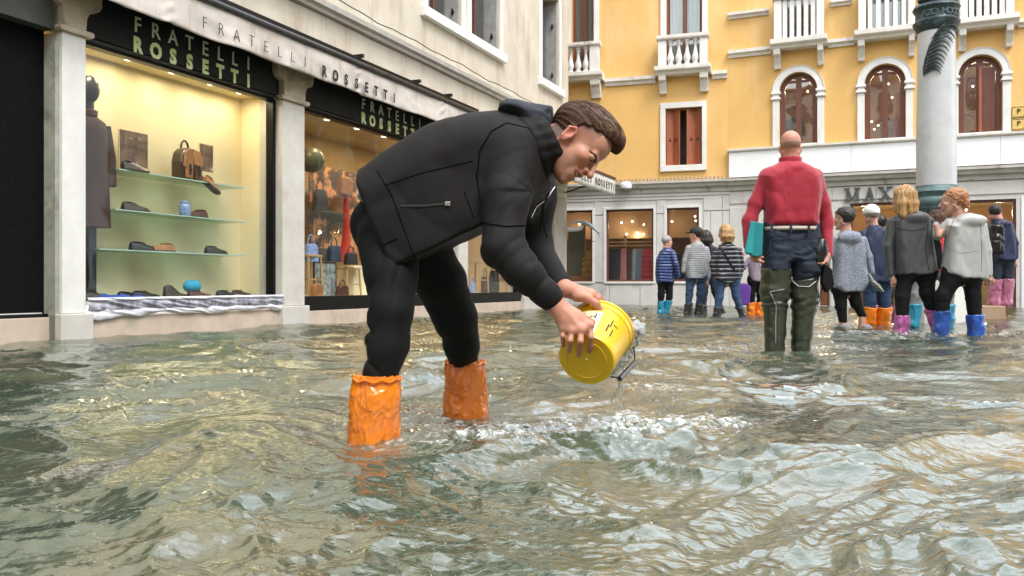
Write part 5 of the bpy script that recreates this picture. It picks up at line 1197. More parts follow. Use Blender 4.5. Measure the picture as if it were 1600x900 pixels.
def folds(amp, f, seed, aniso=(1,1,1)):
    an = A_(aniso)
    def g(p):
        w = p*an*f; w = w+.5*np.stack([vnoise(w*.7, seed), vnoise(w*.7+9, seed), vnoise(w*.7+17, seed)], 1)
        return amp*((1-np.abs(vnoise(w, seed+1))*2)*.7+vnoise(w*2.3, seed+2)*.35)
    return g
def puff(period, amp, seed=1):
    def g(p): 
        z = p[:, 2]+.01*vnoise(p*5, seed); return -amp*(np.abs(np.sin(z*math.pi/period))**.6-.5)
    return g
def puffer_mat(name, a, b, period, frac=.5, rough=.35):
    """quilted jacket cloth: darker stitched lines between the pillows"""
    m = M(name, a, tuple(v*.75 for v in a), 8, rough, .2, 60); nt = m.node_tree; N, L = nt.nodes, nt.links; bs = N['Principled BSDF']; src = bs.inputs['Base Color'].links[0].from_socket
    tc = N.new('ShaderNodeNewGeometry'); sp = N.new('ShaderNodeSeparateXYZ'); L.new(tc.outputs['Position'], sp.inputs[0]); mu = N.new('ShaderNodeMath'); mu.operation = 'MULTIPLY'; mu.inputs[1].default_value = math.pi/period; L.new(sp.outputs[2], mu.inputs[0])
    si = N.new('ShaderNodeMath'); si.operation = 'SINE'; L.new(mu.outputs[0], si.inputs[0]); ab = N.new('ShaderNodeMath'); ab.operation = 'ABSOLUTE'; L.new(si.outputs[0], ab.inputs[0])
    mr = N.new('ShaderNodeMapRange'); mr.inputs[1].default_value = frac-.12; mr.inputs[2].default_value = frac+.12; L.new(ab.outputs[0], mr.inputs[0]); mx = N.new('ShaderNodeMix'); mx.data_type = 'RGBA'; L.new(mr.outputs[0], mx.inputs[0]); mx.inputs[6].default_value = (*b, 1); L.new(src, mx.inputs[7]); L.new(mx.outputs[2], bs.inputs['Base Color']); return m

from mathutils.bvhtree import BVHTree
def bvh_of(o):
    me = o.data; loc = o.matrix_world.translation if False else (o.parent.location+o.location if o.parent else o.location)
    return BVHTree.FromPolygons([v.co+loc for v in me.vertices], [tuple(p.vertices) for p in me.polygons])
def on(bv, px, py, off=.002, n=None):
    o = Vector((0, 0, CH)); d = ray(px, py).normalized(); h = bv.ray_cast(o, d)
    if h[0] is None: return None
    return h[0]+h[1]*off
def seam(bv, pts, name, mat, root, r=.0022, off=.0, steps=14):
    out = []
    for (a, b), (c, d) in zip(pts, pts[1:]):
        for i in range(steps):
            t = i/steps; q = on(bv, a+(c-a)*t, b+(d-b)*t, off)
            if q is not None: out.append(q-root.location)
    if len(out) > 2: return MB().tube(out, r, 6).build(name, mat, root, smooth=True)

# ================================================================== the man with the bucket
def bender():
    rt = empty('person', P(640, 660, 2.9)*1.0, 0, 'young man in black jacket bending over and throwing water from yellow bucket', 'person')
    rt.location.z = -.2
    # head axes
    K = FPX
    up = Vector((.79, .10, .60)); fw = Vector((.57, -.27, -.79)); Rm = frame(fw, up)
    hc = A_(P(900.5, 222, 2.72)); hs_ = 1.04
    body = Sol(); W = head_sdf(body, hc, Rm, hs_)
    ch = A_(P(800, 262, 2.82)); pel = A_(P(610, 350, 2.86))
    body.chain([W(-.030, 0, -.035), W(-.062, 0, -.10), A_(P(822, 238, 2.80))], [.056*hs_, .058, .07], .02)
    body.cone(W(.0, 0, -.07), W(-.05, 0, -.12), .040, .05, .02)
    body.chain([A_(P(822, 238, 2.80)), ch, A_(P(700, 300, 2.84)), pel], [.07, .10, .10, .075], .04)
    Rsh, Lsh = A_(P(812, 240, 2.66)), A_(P(835, 245, 2.95)); Rel, Lel = A_(P(786, 388, 2.53)), A_(P(835, 385, 2.88)); Rwr, Lwr = A_(P(866, 474, 2.515)), A_(P(880, 450, 2.70))
    body.chain([ch, Rsh, Rel, Rwr], [.08, .052, .04, .026], .03); body.chain([ch, Lsh, Lel, Lwr], [.08, .052, .038, .026], .03)
    for hp, kn, an, toe in ((P(600, 372, 2.74), P(608, 482, 2.64), P(592, 640, 2.64), (.14, -.02)), (P(640, 380, 2.95), P(708, 488, 3.03), P(727, 610, 3.17), (.14, .03))):
        foot = A_((an.x, an.y, -.14)); body.chain([pel, A_(hp), A_(kn), A_(an), foot, foot+A_((toe[0], toe[1], -.03))], [.07, .055, .04, .035, .035, .03], .02)
    # right hand, gripping the bottom edge
    H = Sol.cone
    def hand(wr, kn, fingers, thumb, palmr=.0125, dY=0):
        for k_ in kn: body.cone(wr, k_, .021, palmr, .016)
        for a, b in zip(kn, kn[1:]): body.cone(a, b, palmr, palmr, .012)
        for (pts, r) in fingers: body.chain([A_(q) for q in pts], [r*1.12, r*1.02, r*.95, r*.82][:len(pts)], .004)
        body.chain([A_(q) for q in thumb], [.020, .0135, .0115, .0095][:len(thumb)], .006)
        for q in [p_[0] for p_ in fingers]: body.ell(A_(q[0])+A_((0, -.003, .001)), (.0115, .010, .0105), .006)
    kn = [A_(P(921, 508, 2.497)), A_(P(908, 515, 2.488)), A_(P(894, 517, 2.492)), A_(P(881, 513, 2.503))]
    fi = [([kn[0], P(923.5, 527, 2.484), P(923, 540, 2.502), P(921, 549, 2.520)], .0082), ([kn[1], P(907, 533, 2.472), P(905.5, 545, 2.496), P(904.5, 554, 2.516)], .0086),
          ([kn[2], P(891, 532, 2.476), P(890, 542, 2.500), P(889, 549, 2.518)], .0080), ([kn[3], P(879.5, 525, 2.492), P(879.5, 533, 2.506), P(880, 540, 2.520)], .0070)]
    hand(Rwr, kn, fi, [P(885, 484, 2.52), P(901, 490, 2.54), P(915, 498, 2.548), P(926, 503, 2.556)])
    body.ell(A_(P(893, 500, 2.512)), (.036, .014, .030), .02)
    for a_, b_ in zip((P(876, 487, 2.497), P(884, 486, 2.492)), (kn[2], kn[1])): body.cone(A_(a_), A_(b_)+A_((0, -.004, 0)), .005, .005, .010)
    # left hand over the rim
    kl = [A_(P(921, 462, 2.655)), A_(P(924, 460, 2.675)), A_(P(924, 460, 2.695)), A_(P(921, 461, 2.715))]
    fl = [([kl[0], P(934, 467, 2.675), P(941, 474, 2.70), P(944, 480, 2.715)], .0082), ([kl[1], P(936, 464, 2.70), P(943, 471, 2.73), P(946, 480, 2.745)], .0086), ([kl[2], P(935, 463, 2.72), P(942, 470, 2.75), P(944, 480, 2.765)], .008), ([kl[3], P(931, 464, 2.735), P(938, 471, 2.765), P(940, 480, 2.775)], .007)]
    hand(Lwr, kl, fl, [P(902, 462, 2.655), P(918, 466, 2.635), P(931, 474, 2.630), P(940, 487, 2.640)])
    body.ell(A_(P(906, 459, 2.685)), (.035, .032, .017), .02)
    bo, bv_ = sol_obj(body, 'body', .0026, None, rt)
    # own colours of the skin: redder lips, ear and cheeks, stubble shadow on the jaw, darker lid line
    q = (bv_-hc)@Rm/hs_; g_ = lambda c, r: np.exp(-(((q-A_(c))/A_(r))**2).sum(1))
    lip = np.clip(g_((.092, 0, -.066), (.016, .028, .0165))*1.5-.15, 0, 1); red = g_((.075, -.045, -.03), (.03, .03, .025))*.6+g_((-.01, -.08, -.02), (.03, .03, .04))*.9+g_((.115, 0, -.03), (.02, .02, .015))*.7
    stub = np.clip(1.6*np.exp(-(((q-A_((.045, 0, -.095)))/A_((.075, .08, .042)))**2).sum(1)), 0, 1)*(q[:, 2] < .1); xx_ = q[:, 0]-.045; hb = np.minimum(np.where(xx_ < 0, xx_*.62, xx_*.3)-(q[:, 2]-.066), -(q[:, 2]+.085)+np.maximum(q[:, 0]+.030, 0)*5); side = np.clip(np.exp(-np.maximum(hb, 0)/.022)*1.25*(q[:, 0] < .052)*(np.abs(q[:, 1]) < .0795)*np.clip((np.abs(q[:, 1])-.03)/.02, 0, 1), 0, 1)*(np.linalg.norm(q, axis=1) < .16)
    hands = np.clip(1-np.linalg.norm(q, axis=1)/.25, -1, 1) < -.1
    at = bo.data.attributes.new('tone', 'FLOAT_COLOR', 'POINT'); dat = np.stack([lip, np.clip(red+.25*hands, 0, 1), np.clip(stub*(1-lip), 0, 1), side], 1).astype(np.float32); at.data.foreach_set('color', dat.ravel())
    m = skin('man_skin', (.62,.325,.225), (.47,.21,.14), .5); N, L = m.node_tree.nodes, m.node_tree.links; bs = N['Principled BSDF']; src = bs.inputs['Base Color'].links[0].from_socket
    an = N.new('ShaderNodeAttribute'); an.attribute_name = 'tone'; se = N.new('ShaderNodeSeparateColor'); L.new(an.outputs['Color'], se.inputs[0])
    tcn = N.new('ShaderNodeTexCoord'); nn = N.new('ShaderNodeTexNoise'); nn.inputs['Scale'].default_value = 420; L.new(tcn.outputs['Object'], nn.inputs['Vector'])
    for sck, colr, f_ in ((se.outputs[1], (.62,.17,.12), .55), (se.outputs[2], (.25,.13,.09), .50), (se.outputs[0], (.50,.13,.11), .85)):
        mx = N.new('ShaderNodeMix'); mx.data_type = 'RGBA'; mu = N.new('ShaderNodeMath'); mu.operation = 'MULTIPLY'; mu.inputs[1].default_value = f_; L.new(sck, mu.inputs[0])
        if colr[0] == .25:
            m3 = N.new('ShaderNodeMath'); m3.operation = 'MULTIPLY'; L.new(mu.outputs[0], m3.inputs[0]); L.new(nn.outputs[0], m3.inputs[1]); mu.inputs[1].default_value = 1.1; mu = m3
        L.new(mu.outputs[0], mx.inputs[0]); L.new(src, mx.inputs[6]); mx.inputs[7].default_value = (*colr, 1); src = mx.outputs[2]
    mx = N.new('ShaderNodeMix'); mx.data_type = 'RGBA'; mu = N.new('ShaderNodeMath'); mu.operation = 'MULTIPLY'; mu.inputs[1].default_value = .9; L.new(an.outputs['Alpha'], mu.inputs[0]); L.new(mu.outputs[0], mx.inputs[0]); L.new(src, mx.inputs[6]); mx.inputs[7].default_value = (.06,.035,.025,1); src = mx.outputs[2]
    L.new(src, bs.inputs['Base Color']); bo.data.materials.append(m)
    loc = rt.location
    LW_ = lambda *a: Vector(W(*a))-loc
    rotm = Matrix([list(r_) for r_ in Rm]).to_euler()
    # eyes, teeth, brows
    EW = M('eye_white', (.75,.70,.66), None, 5, .15, 0, coat=.5); IR = M('iris', (.05,.03,.02), None, 5, .1, 0, coat=.8)
    fbv = bvh_of(bo)
    for s in (-1, 1):
        e = MB().ball((0, 0, 0), .0112, 12).build('eyeball', EW, rt, smooth=True); e.location = LW_(.0805, s*.031, -.002); e.rotation_euler = rotm
        MB().ball((.0068, 0, -.0035), .0062, 8, (.9, 1, 1)).build('iris', IR, e, smooth=True)
        b = MB(); b.tube([LW_(.0905, s*.016, -.0045), LW_(.0940, s*.024, -.0005), LW_(.0935, s*.034, .0), LW_(.0875, s*.043, -.005)], [.0010, .0016, .0018, .0010], 6); b.build('eyelashes', H_DK, rt, smooth=True)
        fd_ = Vector(Rm@A_((-1, 0, 0))); prj = lambda y_, z_: (lambda h_: (h_[0]-loc) if h_[0] is not None else LW_(.09, y_, z_))(fbv.ray_cast(Vector(W(.2, y_, z_)), fd_))
        b = MB(); b.tube([prj(s*.011, .0030), prj(s*.020, .0065), prj(s*.031, .0085), prj(s*.041, .0075), prj(s*.049, .0030)], [.0026, .0046, .0046, .0038, .0014], 8, flat=.8); b.build('eyebrow', H_DK, rt, smooth=True)
    b = MB(); TE = M('teeth', (.80,.76,.68), None, 5, .2, 0)
    for i in range(8):
        a = (i-3.5)*.16; b = MB().box(-.0022, .0022, -.0033, .0033, -.0045, .0045).build('tooth', TE, rt, bevel=.001) if i == 0 else inst('tooth', b, rt); b.location = LW_(.0660+.0225*math.cos(a), .028*math.sin(a), -.0612); b.rotation_euler = rotm
    # hair
    hr = Sol(); hair_sdf(hr, hc, Rm, hs_, 'quiff', th=.006); hc0_ = combed(hc, Rm, hs_, .0060, 85); hc1_ = combed(hc, Rm, hs_, .0030, 170, 9); hr.disp = lambda p: hc0_(p)+hc1_(p); hr.dm = .01
    ho, _ = sol_obj(hr, 'hair', .0026, H_BR, rt)
    # loose combed strands lying over the hair
    rs = np.random.RandomState(5); STR = M('hair_strand', (.30,.17,.10), (.12,.06,.035), 30, .5, 0, spec=.3)
    hbv = bvh_of(ho); b0_ = MB()
    SM = MB()
    for i in range(2600):
        b = SM if i % 3 else b0_; y = rs.uniform(-.092, .06); pts = []; x0_ = rs.uniform(-.095, .062); Ln = rs.uniform(.03, .06); z0_ = rs.uniform(-.01, .03)
        for j in range(7):
            t = j/6; lx_ = x0_+Ln*t; dirv = Vector((lx_*.5, y*1.0, .09+.02*t)); dw = Vector(Rm@A_(dirv.normalized())); og = Vector(W(lx_*.6, y*.45, .03)); h = hbv.ray_cast(og+dw*.25, -dw)
            if h[0] is None: break
            pts.append(h[0]+dw*(.0008+.0016*math.sin(t*3+i)+.002*(i % 7 == 0)*t)-loc)
        if len(pts) > 4: b.tube(pts, [.0003, .0008, .0010, .0010, .0009, .0007, .0003][:len(pts)], 3, cap=False)
    so2 = b0_.build('hair_strands', STR, rt, smooth=True); so2['kind'] = 'stuff'; so3 = SM.build('hair_strands', H_BR, rt, smooth=True); so3['kind'] = 'stuff'
    # jacket
    JK = M('black_neoprene', (.0085,.0068,.0068), (.0055,.0045,.0045), 5, .74, .35, 160, bdist=.002, spec=.30)
    J = Sol(); Y0 = 2.80
    J.poly([(520, 330), (545, 275), (580, 250), (612, 229), (640, 211), (670, 196), (700, 185), (735, 178), (775, 175), (812, 183), (838, 205), (852, 235), (857, 262), (862, 290), (850, 330), (830, 380), (780, 420), (700, 450), (620, 470), (570, 440), (540, 390)], Y0, .200, .14, .03, slope=-.10)
    for (pa, pb) in (((565, 290), (623, 420)), ((623, 420), (768, 352))):        # the two straight hems
        a_, b_ = A_(P(*pa, Y0)), A_(P(*pb, Y0)); e_ = b_-a_; nn_ = A_((-e_[2], 0, e_[0])); nn_ /= np.linalg.norm(nn_)
        J.fn(lambda p, a_=a_, nn_=nn_: -((p-a_)@nn_)-.004*np.sin(p[:, 1]*22), a_, 2, .012, 'i')
    J.poly([(790, 300), (830, 262), (864, 288), (858, 312), (846, 330), (832, 350), (805, 360), (785, 340)], 2.84, .13, .06, .02)
    J.chain([Rsh+A_((-.02, .02, .01)), A_(P(792, 310, 2.585)), Rel, A_(P(818, 425, 2.505)), A_(P(856, 462, 2.512))], [.090, .071, .064, .053, .045], .03)
    J.chain([Lsh+A_((-.01, -.0, .0)), A_(P(838, 310, 2.92)), Lel, A_(P(872, 443, 2.72))], [.085, .066, .058, .042], .035)
    gr = lambda x: (1-np.abs(np.sin(x)))**2.5
    def jd(p):
        f1 = folds(.0075, 7, 11, (1, 1, 1))(p); d = .55*f1
        # elbow and forearm creases, and creases radiating from the armpit
        near = np.exp(-(np.linalg.norm(p-Rel, axis=1)/.15)**2); dirn = (P(856, 462, 2.5)-Vector(Rel)).normalized(); ax = (p-Rel)@A_(dirn)
        d += near*.0055*gr(ax*42+1.5*vnoise(p*7, 4))
        fa = np.exp(-(np.linalg.norm(p-A_(P(835, 440, 2.5)), axis=1)/.09)**2); d += fa*.0055*gr(ax*60+1.5*vnoise(p*9, 6))
        arm = A_(P(835, 300, 2.58)); na = np.exp(-(np.linalg.norm(p-arm, axis=1)/.13)**2); th_ = np.arctan2(p[:, 2]-arm[2], p[:, 0]-arm[0]); d += na*.0055*gr(th_*3.2+1.2*vnoise(p*6, 8))
        up_ = np.exp(-(np.linalg.norm(p-A_(P(795, 255, 2.5)), axis=1)/.12)**2); d += up_*.003*gr((p[:, 0]*.6-p[:, 2])*26+1.5*vnoise(p*5, 2))
        dd = A_((.55, 0, .83)); rib = p@dd; lo_ = np.exp(-((p[:, 0]-P(640, 300, 2.8).x)/.16)**2); d += lo_*.0018*gr(rib*20+2*vnoise(p*4, 14))
        return d
    J.disp = jd; J.dm = .02
    jo, _ = sol_obj(J, 'jacket', .0050, JK, rt); jb = bvh_of(jo)
    SE = M('jacket_seam', (.002,.002,.002), None, 5, .9, 0, spec=.1)
    seam(jb, [(590, 268), (612, 305), (645, 395), (650, 404)], 'seam', SE, rt); seam(jb, [(600, 290), (660, 270), (745, 250)], 'seam', SE, rt, .0018)
    seam(jb, [(792, 192), (768, 205), (750, 235), (745, 275), (752, 320)], 'seam', SE, rt, .0026); seam(jb, [(792, 192), (825, 200), (842, 222)], 'seam', SE, rt, .002)
    seam(jb, [(752, 348), (790, 354), (828, 352)], 'seam', SE, rt, .0026); seam(jb, [(725, 300), (742, 345)], 'seam', SE, rt, .0016)
    seam(jb, [(598, 383), (622, 372)], 'seam', SE, rt, .0022); seam(jb, [(618, 411), (668, 389), (722, 364), (760, 345)], 'seam', SE, rt, .0016)
    ZP = M('pocket_zip_tape', (.055,.055,.06), (.03,.03,.03), 30, .3, .3, 200, metal=.2)
    seam(jb, [(627, 322), (660, 322), (703, 318)], 'pocket_zip', ZP, rt, .0050, -.0015)
    q0 = on(jb, 700, 318.5, .004)
    if q0: MB().box(-.008, .008, -.002, .002, -.006, .006).build('zip_puller', M('silver_metal', (.7,.7,.72), None, 5, .2, 0, metal=1), rt, bevel=.001, loc=q0-loc)
    # zip of the opened front and cords
    seam(jb, [(866, 292), (852, 312), (838, 322), (828, 342)], 'front_zip', M('silver_metal', (.7,.7,.72), None, 5, .3, 0, metal=.9), rt, .0022, .002)
    for pts in (((858, 300), (849, 322), (848, 346), (855, 372)), ((848, 318), (846, 340), (843, 362))):
        MB().tube([P(a, b_, 2.60)-loc for a, b_ in pts], .0022, 6).build('hood_cord', SE, rt, smooth=True)
    # hood and collar
    HD = M('navy_hood_lining', (.012,.015,.030), (.007,.009,.018), 6, .75, .2, 180, sheen=.05, bdist=.001)
    Hd = Sol(); Hd.poly([(774, 178), (779, 164), (792, 157), (812, 158), (840, 165), (862, 170), (864, 192), (856, 225), (846, 262), (838, 250), (828, 226), (806, 198), (786, 188)], 2.78, .125, .05, .02)
    Hd.disp = folds(.006, 13, 21); ob_, _ = sol_obj(Hd, 'hood', .005, HD, rt)
    Cl = Sol(); ring_c = W(-.062, 0, -.085)
    for i in range(18):
        a0, a1 = 2*math.pi*i/18, 2*math.pi*(i+1)/18; f = lambda a, h: W(-.050+.088*math.cos(a)-(.02 if h else 0), .086*math.sin(a), -.062-.012*math.cos(a)-(.055 if h else 0))
        Cl.cone(f(a0, 0), f(a1, 0), .0075, .0075, .008); Cl.cone(f(a0, 1), f(a1, 1), .013, .013, .02); [Cl.cone(f(a0, 0)*(1-t_)+f(a0, 1)*t_, f(a1, 0)*(1-t_)+f(a1, 1)*t_, .008+.004*t_, .008+.004*t_, .012) for t_ in (.17, .33, .5, .67, .84)]
    Cl.disp = folds(.002, 25, 5); sol_obj(Cl, 'collar', .004, JK, rt)
    # light blue shirt tail at the waist
    SB = M('light_blue_shirt', (.22,.48,.66), (.16,.38,.56), 9, .8, .3, 60); T_ = Sol(); T_.poly([(561, 312), (566, 297), (584, 300), (592, 325), (570, 318)], 2.79, .13, .03, .01); sol_obj(T_, 'shirt_tail', .006, SB, rt)
    # trousers
    TR = Sol(); TR.cone(A_(P(597, 352, 2.84)), A_(P(650, 330, 2.86)), .108, .12, .05); TR.cone(A_(P(600, 362, 2.92)), A_(P(650, 340, 2.93)), .10, .11, .05)
    TR.chain([A_(P(607, 372, 2.76)), A_(P(612, 430, 2.70)), A_(P(611, 485, 2.65)), A_(P(604, 540, 2.64)), A_(P(594, 592, 2.64))], [.103, .086, .071, .067, .061], .015)
    TR.chain([A_(P(648, 378, 2.94)), A_(P(688, 438, 2.98)), A_(P(711, 495, 3.03)), A_(P(721, 538, 3.08)), A_(P(724, 562, 3.14))], [.112, .090, .080, .066, .056], .015)
    def td(p):
        zz = p[:, 2]; low = 1/(1+np.exp((zz-.48)*18)); w = vnoise(p*A_((7, 7, 4)), 31)
        gr = lambda x: (1-np.abs(np.sin(x)))**2.2
        return .0125*low*gr(zz*30+p[:, 0]*24+4*w)*np.clip(vnoise(p*6, 71)*2+.4, 0, 1)+.0105*gr(zz*13-p[:, 0]*26+3*w)*np.clip(vnoise(p*5, 72)*2+.2, 0, 1)*(.4+low)+folds(.0032, 9, 35, (1,1,1.5))(p)
    TR.disp = td; sol_obj(TR, 'trousers', .0050, BLKT, rt)
    # orange overshoes
    for (cx, cy, Yf, xo, rr_, ztop, seed) in ((589, 592, 2.63, (583, 681), .083, None, 1), (727, 567, 3.15, (727, 641), .083, None, 2)):
        top = P(cx, cy, Yf); wl_ = P(xo[0], xo[1], Yf); n, m_ = 150, 100; zt, zb = top.z+.012, -.19; vs = []; rsd = np.random.RandomState(seed)
        grid = []
        for j in range(m_):
            t = j/(m_-1); z_ = zt+(zb-zt)*t; cxx = top.x+(wl_.x-top.x)*min(1.6, (zt-z_)/max(zt, .01)); flare = rr_*(.84+.12*min(1, j/14)+.10*t); 
            for k in range(n):
                a = 2*math.pi*k/n; toe = max(0, math.cos(a))*max(0, (t-.62)/.38)**1.2*.16; grid.append((a, t, z_, cxx, flare, toe))
        G = A_(grid); pn = np.stack([np.cos(G[:, 0])*2.2+seed*7, np.sin(G[:, 0])*2.2, G[:, 2]*16], 1); w = fbm(pn, 2, seed); cre = 1-np.abs(vnoise(pn*1.9+2*w[:, None], seed+3))*2.2; fr_ = np.sin(G[:, 0]*17+seed)*np.exp(-G[:, 1]*16)
        sh_ = lambda s_, o_, pw: (1-np.abs(vnoise(pn*s_+w[:, None]*1.3+o_, seed+9)))**pw; R_ = G[:, 4]*(1+.05*w+.045*sh_(1.1, 0, 8)+.028*sh_(2.2, 5, 9)+.010*sh_(5, 9, 8)-.03+.035*fr_)+G[:, 5]; zz = G[:, 2]+.0025*fr_*np.exp(-G[:, 1]*9)
        V_ = np.stack([G[:, 3]+R_*np.cos(G[:, 0])-loc.x, np.full(len(G), Yf)+R_*.92*np.sin(G[:, 0])-loc.y, zz-loc.z], 1)
        fs = [(j*n+k, j*n+(k+1) % n, (j+1)*n+(k+1) % n, (j+1)*n+k) for j in range(m_-1) for k in range(n)]; fs.append(tuple(range(n))[::-1]); fs.append(tuple(range((m_-1)*n, m_*n)))
        MB().add([tuple(v) for v in V_], fs).build('orange_overshoe', ORG, rt, smooth=True)
        b = MB(); b.tube([(top.x-loc.x+rr_*.90*math.cos(a), Yf-loc.y+rr_*.84*math.sin(a), zt-.013-loc.z+.004*math.sin(a*9)) for a in np.linspace(0, 2*math.pi, 60)], .004, 6); b.build('elastic_hem', ORG, rt, smooth=True)
bender()

# ---- bucket
def bucket():
    cb = P(916, 562, 2.55); ax = Vector((.060, .165, .078)).normalized(); h = .195; loc = cb
    r = empty('bucket', loc, 0, 'yellow plastic bucket tipped away with black wire handle in the hands of the bending man', 'bucket')
    q = ax.to_track_quat('Z', 'Y').to_matrix(); YB = M('yellow_plastic', (.88,.56,.006), (.82,.49,.004), 3, .32, .1, 40, dirt=(.42,.24,.02), dirt_scale=9, dirt_lo=.60, dirt_hi=.80, coat=.3)
    prof = [(.004, 0), (.084, 0), (.0865, .004), (.088, .012), (.1005, h*.80), (.1015, h*.81), (.1045, h*.82), (.1045, h*.83), (.1025, h*.84), (.1055, h-.012), (.109, h-.010), (.110, h-.003), (.108, h), (.104, h-.001), (.1, h*.8), (.085, .01), (.004, .006)]
    MB().lathe(prof, n=64, m=q, cap=False).build('bucket_shell', YB, r, smooth=True)
    MB().lathe([(.060, -.0015), (.062, -.003), (.064, -.0015)], n=48, m=q, cap=False).build('base_ring', YB, r, smooth=True)
    # printed label wrapped round the upper side, facing the camera
    LBL = M('label_print', (.86,.82,.62), (.82,.74,.40), 9, .3, 0); side = (Vector((0, -.25, 1))-ax*Vector((0, -.25, 1)).dot(ax)).normalized(); s2 = ax.cross(side)
    def cyl(a, z_, off=.0006):
        rad = .088+(.1005-.088)*(z_-.012)/(h*.8-.012)+off; return ax*z_+(side*math.cos(a)+s2*math.sin(a))*rad
    def patch(a0, a1, z0, z1, off, mat, name):
        n = 14; vs = [tuple(cyl(a0+(a1-a0)*i/n, z_, off)) for i in range(n+1) for z_ in (z0, z1)]; MB().add(vs, [(2*i, 2*i+1, 2*i+3, 2*i+2) for i in range(n)]).build(name, mat, r, smooth=True)
    patch(-.75, .25, .02, .135, .0007, LBL, 'label')
    for (a0, a1, z0, z1) in ((-.50, -.46, .085, .125), (-.50, -.30, .121, .125), (-.10, -.05, .07, .10), (-.10, .10, .10, .104), (.05, .09, .09, .12), (.55, .60, .05, .09), (.62, .66, .08, .12), (.75, .79, .04, .08), (.70, .90, .10, .104)): patch(a0, a1, z0, z1, .0013, LET_K, 'label_mark')
    # handle: wire bail hanging to the lower right with a black grip
    u = (Vector((1, 0, .35))-ax*Vector((1, 0, .35)).dot(ax)).normalized()
    pts = [P(961, 494, 2.66), P(973, 504, 2.70), P(985, 517, 2.74), P(990, 540, 2.76), P(992, 558, 2.75), P(991, 566, 2.73)]
    wire = MB().tube([p_-loc for p_ in pts], .0022, 6); wire.build('wire_handle', DARKM, r, smooth=True)
    MB().tube([P(991, 567, 2.73)-loc, P(968, 592, 2.62)-loc], .0085, 10).build('handle_grip', BLKB, r, smooth=True)
    MB().tube([P(968, 592, 2.62)-loc, P(960, 589, 2.60)-loc, P(954, 589, 2.60)-loc], .0022, 6).build('wire_handle', DARKM, r, smooth=True)
    MB().box(-.006, .006, -.006, .006, -.008, .008).build('handle_lug', YB, r, bevel=.002, loc=P(960, 495, 2.655)-loc)
bucket()
# ---- water thrown out of the bucket
def splash():
    WM = bpy.data.materials.new('clear_splash'); WM.use_nodes = True; b = WM.node_tree.nodes['Principled BSDF']; b.inputs['Base Color'].default_value = (.90,.93,.93,1); b.inputs['Roughness'].default_value = .04; b.inputs['Transmission Weight'].default_value = .68; b.inputs['IOR'].default_value = 1.33
    S = Sol(); rs = np.random.RandomState(8)
    S.poly([(940, 520), (955, 495), (985, 503), (1015, 503), (1010, 516), (998, 538), (986, 556), (978, 568), (966, 580), (952, 590), (940, 560)], 2.80, .07, .025, .01, slope=.3)
    for i in range(60):
        t = rs.rand(); px = 955+60*t+rs.randn()*6; py = 585-75*t+rs.randn()*14; S.ell(A_(P(px, py, 2.78+rs.randn()*.03)), A_((1, 1, 1))*rs.uniform(.002, .006), .004)
    S.disp = lambda p: .007*(1-np.abs(vnoise(p*38, 3))*2)+.003*vnoise(p*90, 5); S.dm = .02
    r = empty('splash', P(980, 545, 2.8), 0, 'clear water splashing out of the yellow bucket with flying droplets', 'splash'); r['kind'] = 'stuff'
    sol_obj(S, 'water_sheet', .0028, WM, r)
    d = MB()
    for i in range(120):
        if i < 40: px, py, Y = rs.uniform(950, 1060), rs.uniform(470, 620), 2.75+rs.randn()*.08
        elif i < 90: px, py, Y = 1012+rs.randn()*22, 608+rs.randn()*16, 2.8+rs.randn()*.06
        else: px, py, Y = rs.uniform(820, 1100), 640+rs.randn()*22, 2.9+rs.randn()*.2
        d.ball(tuple(P(px, py, Y)-r.location), rs.uniform(.0012, .0036), 4, (1, 1, rs.uniform(.8, 1.8)))
    s = r.location
    for xx, y0, y1 in ((965, 590, 636), (971, 600, 640), (958, 610, 634)):
        d.tube([P(xx+3*math.sin(t*7), y0+(y1-y0)*t, 2.68)-s for t in np.linspace(0, 1, 12)], [.0018+.0012*abs(math.sin(t*9)) for t in np.linspace(0, 1, 12)], 6)
    d.build('droplets', WM, r, smooth=True)
splash()
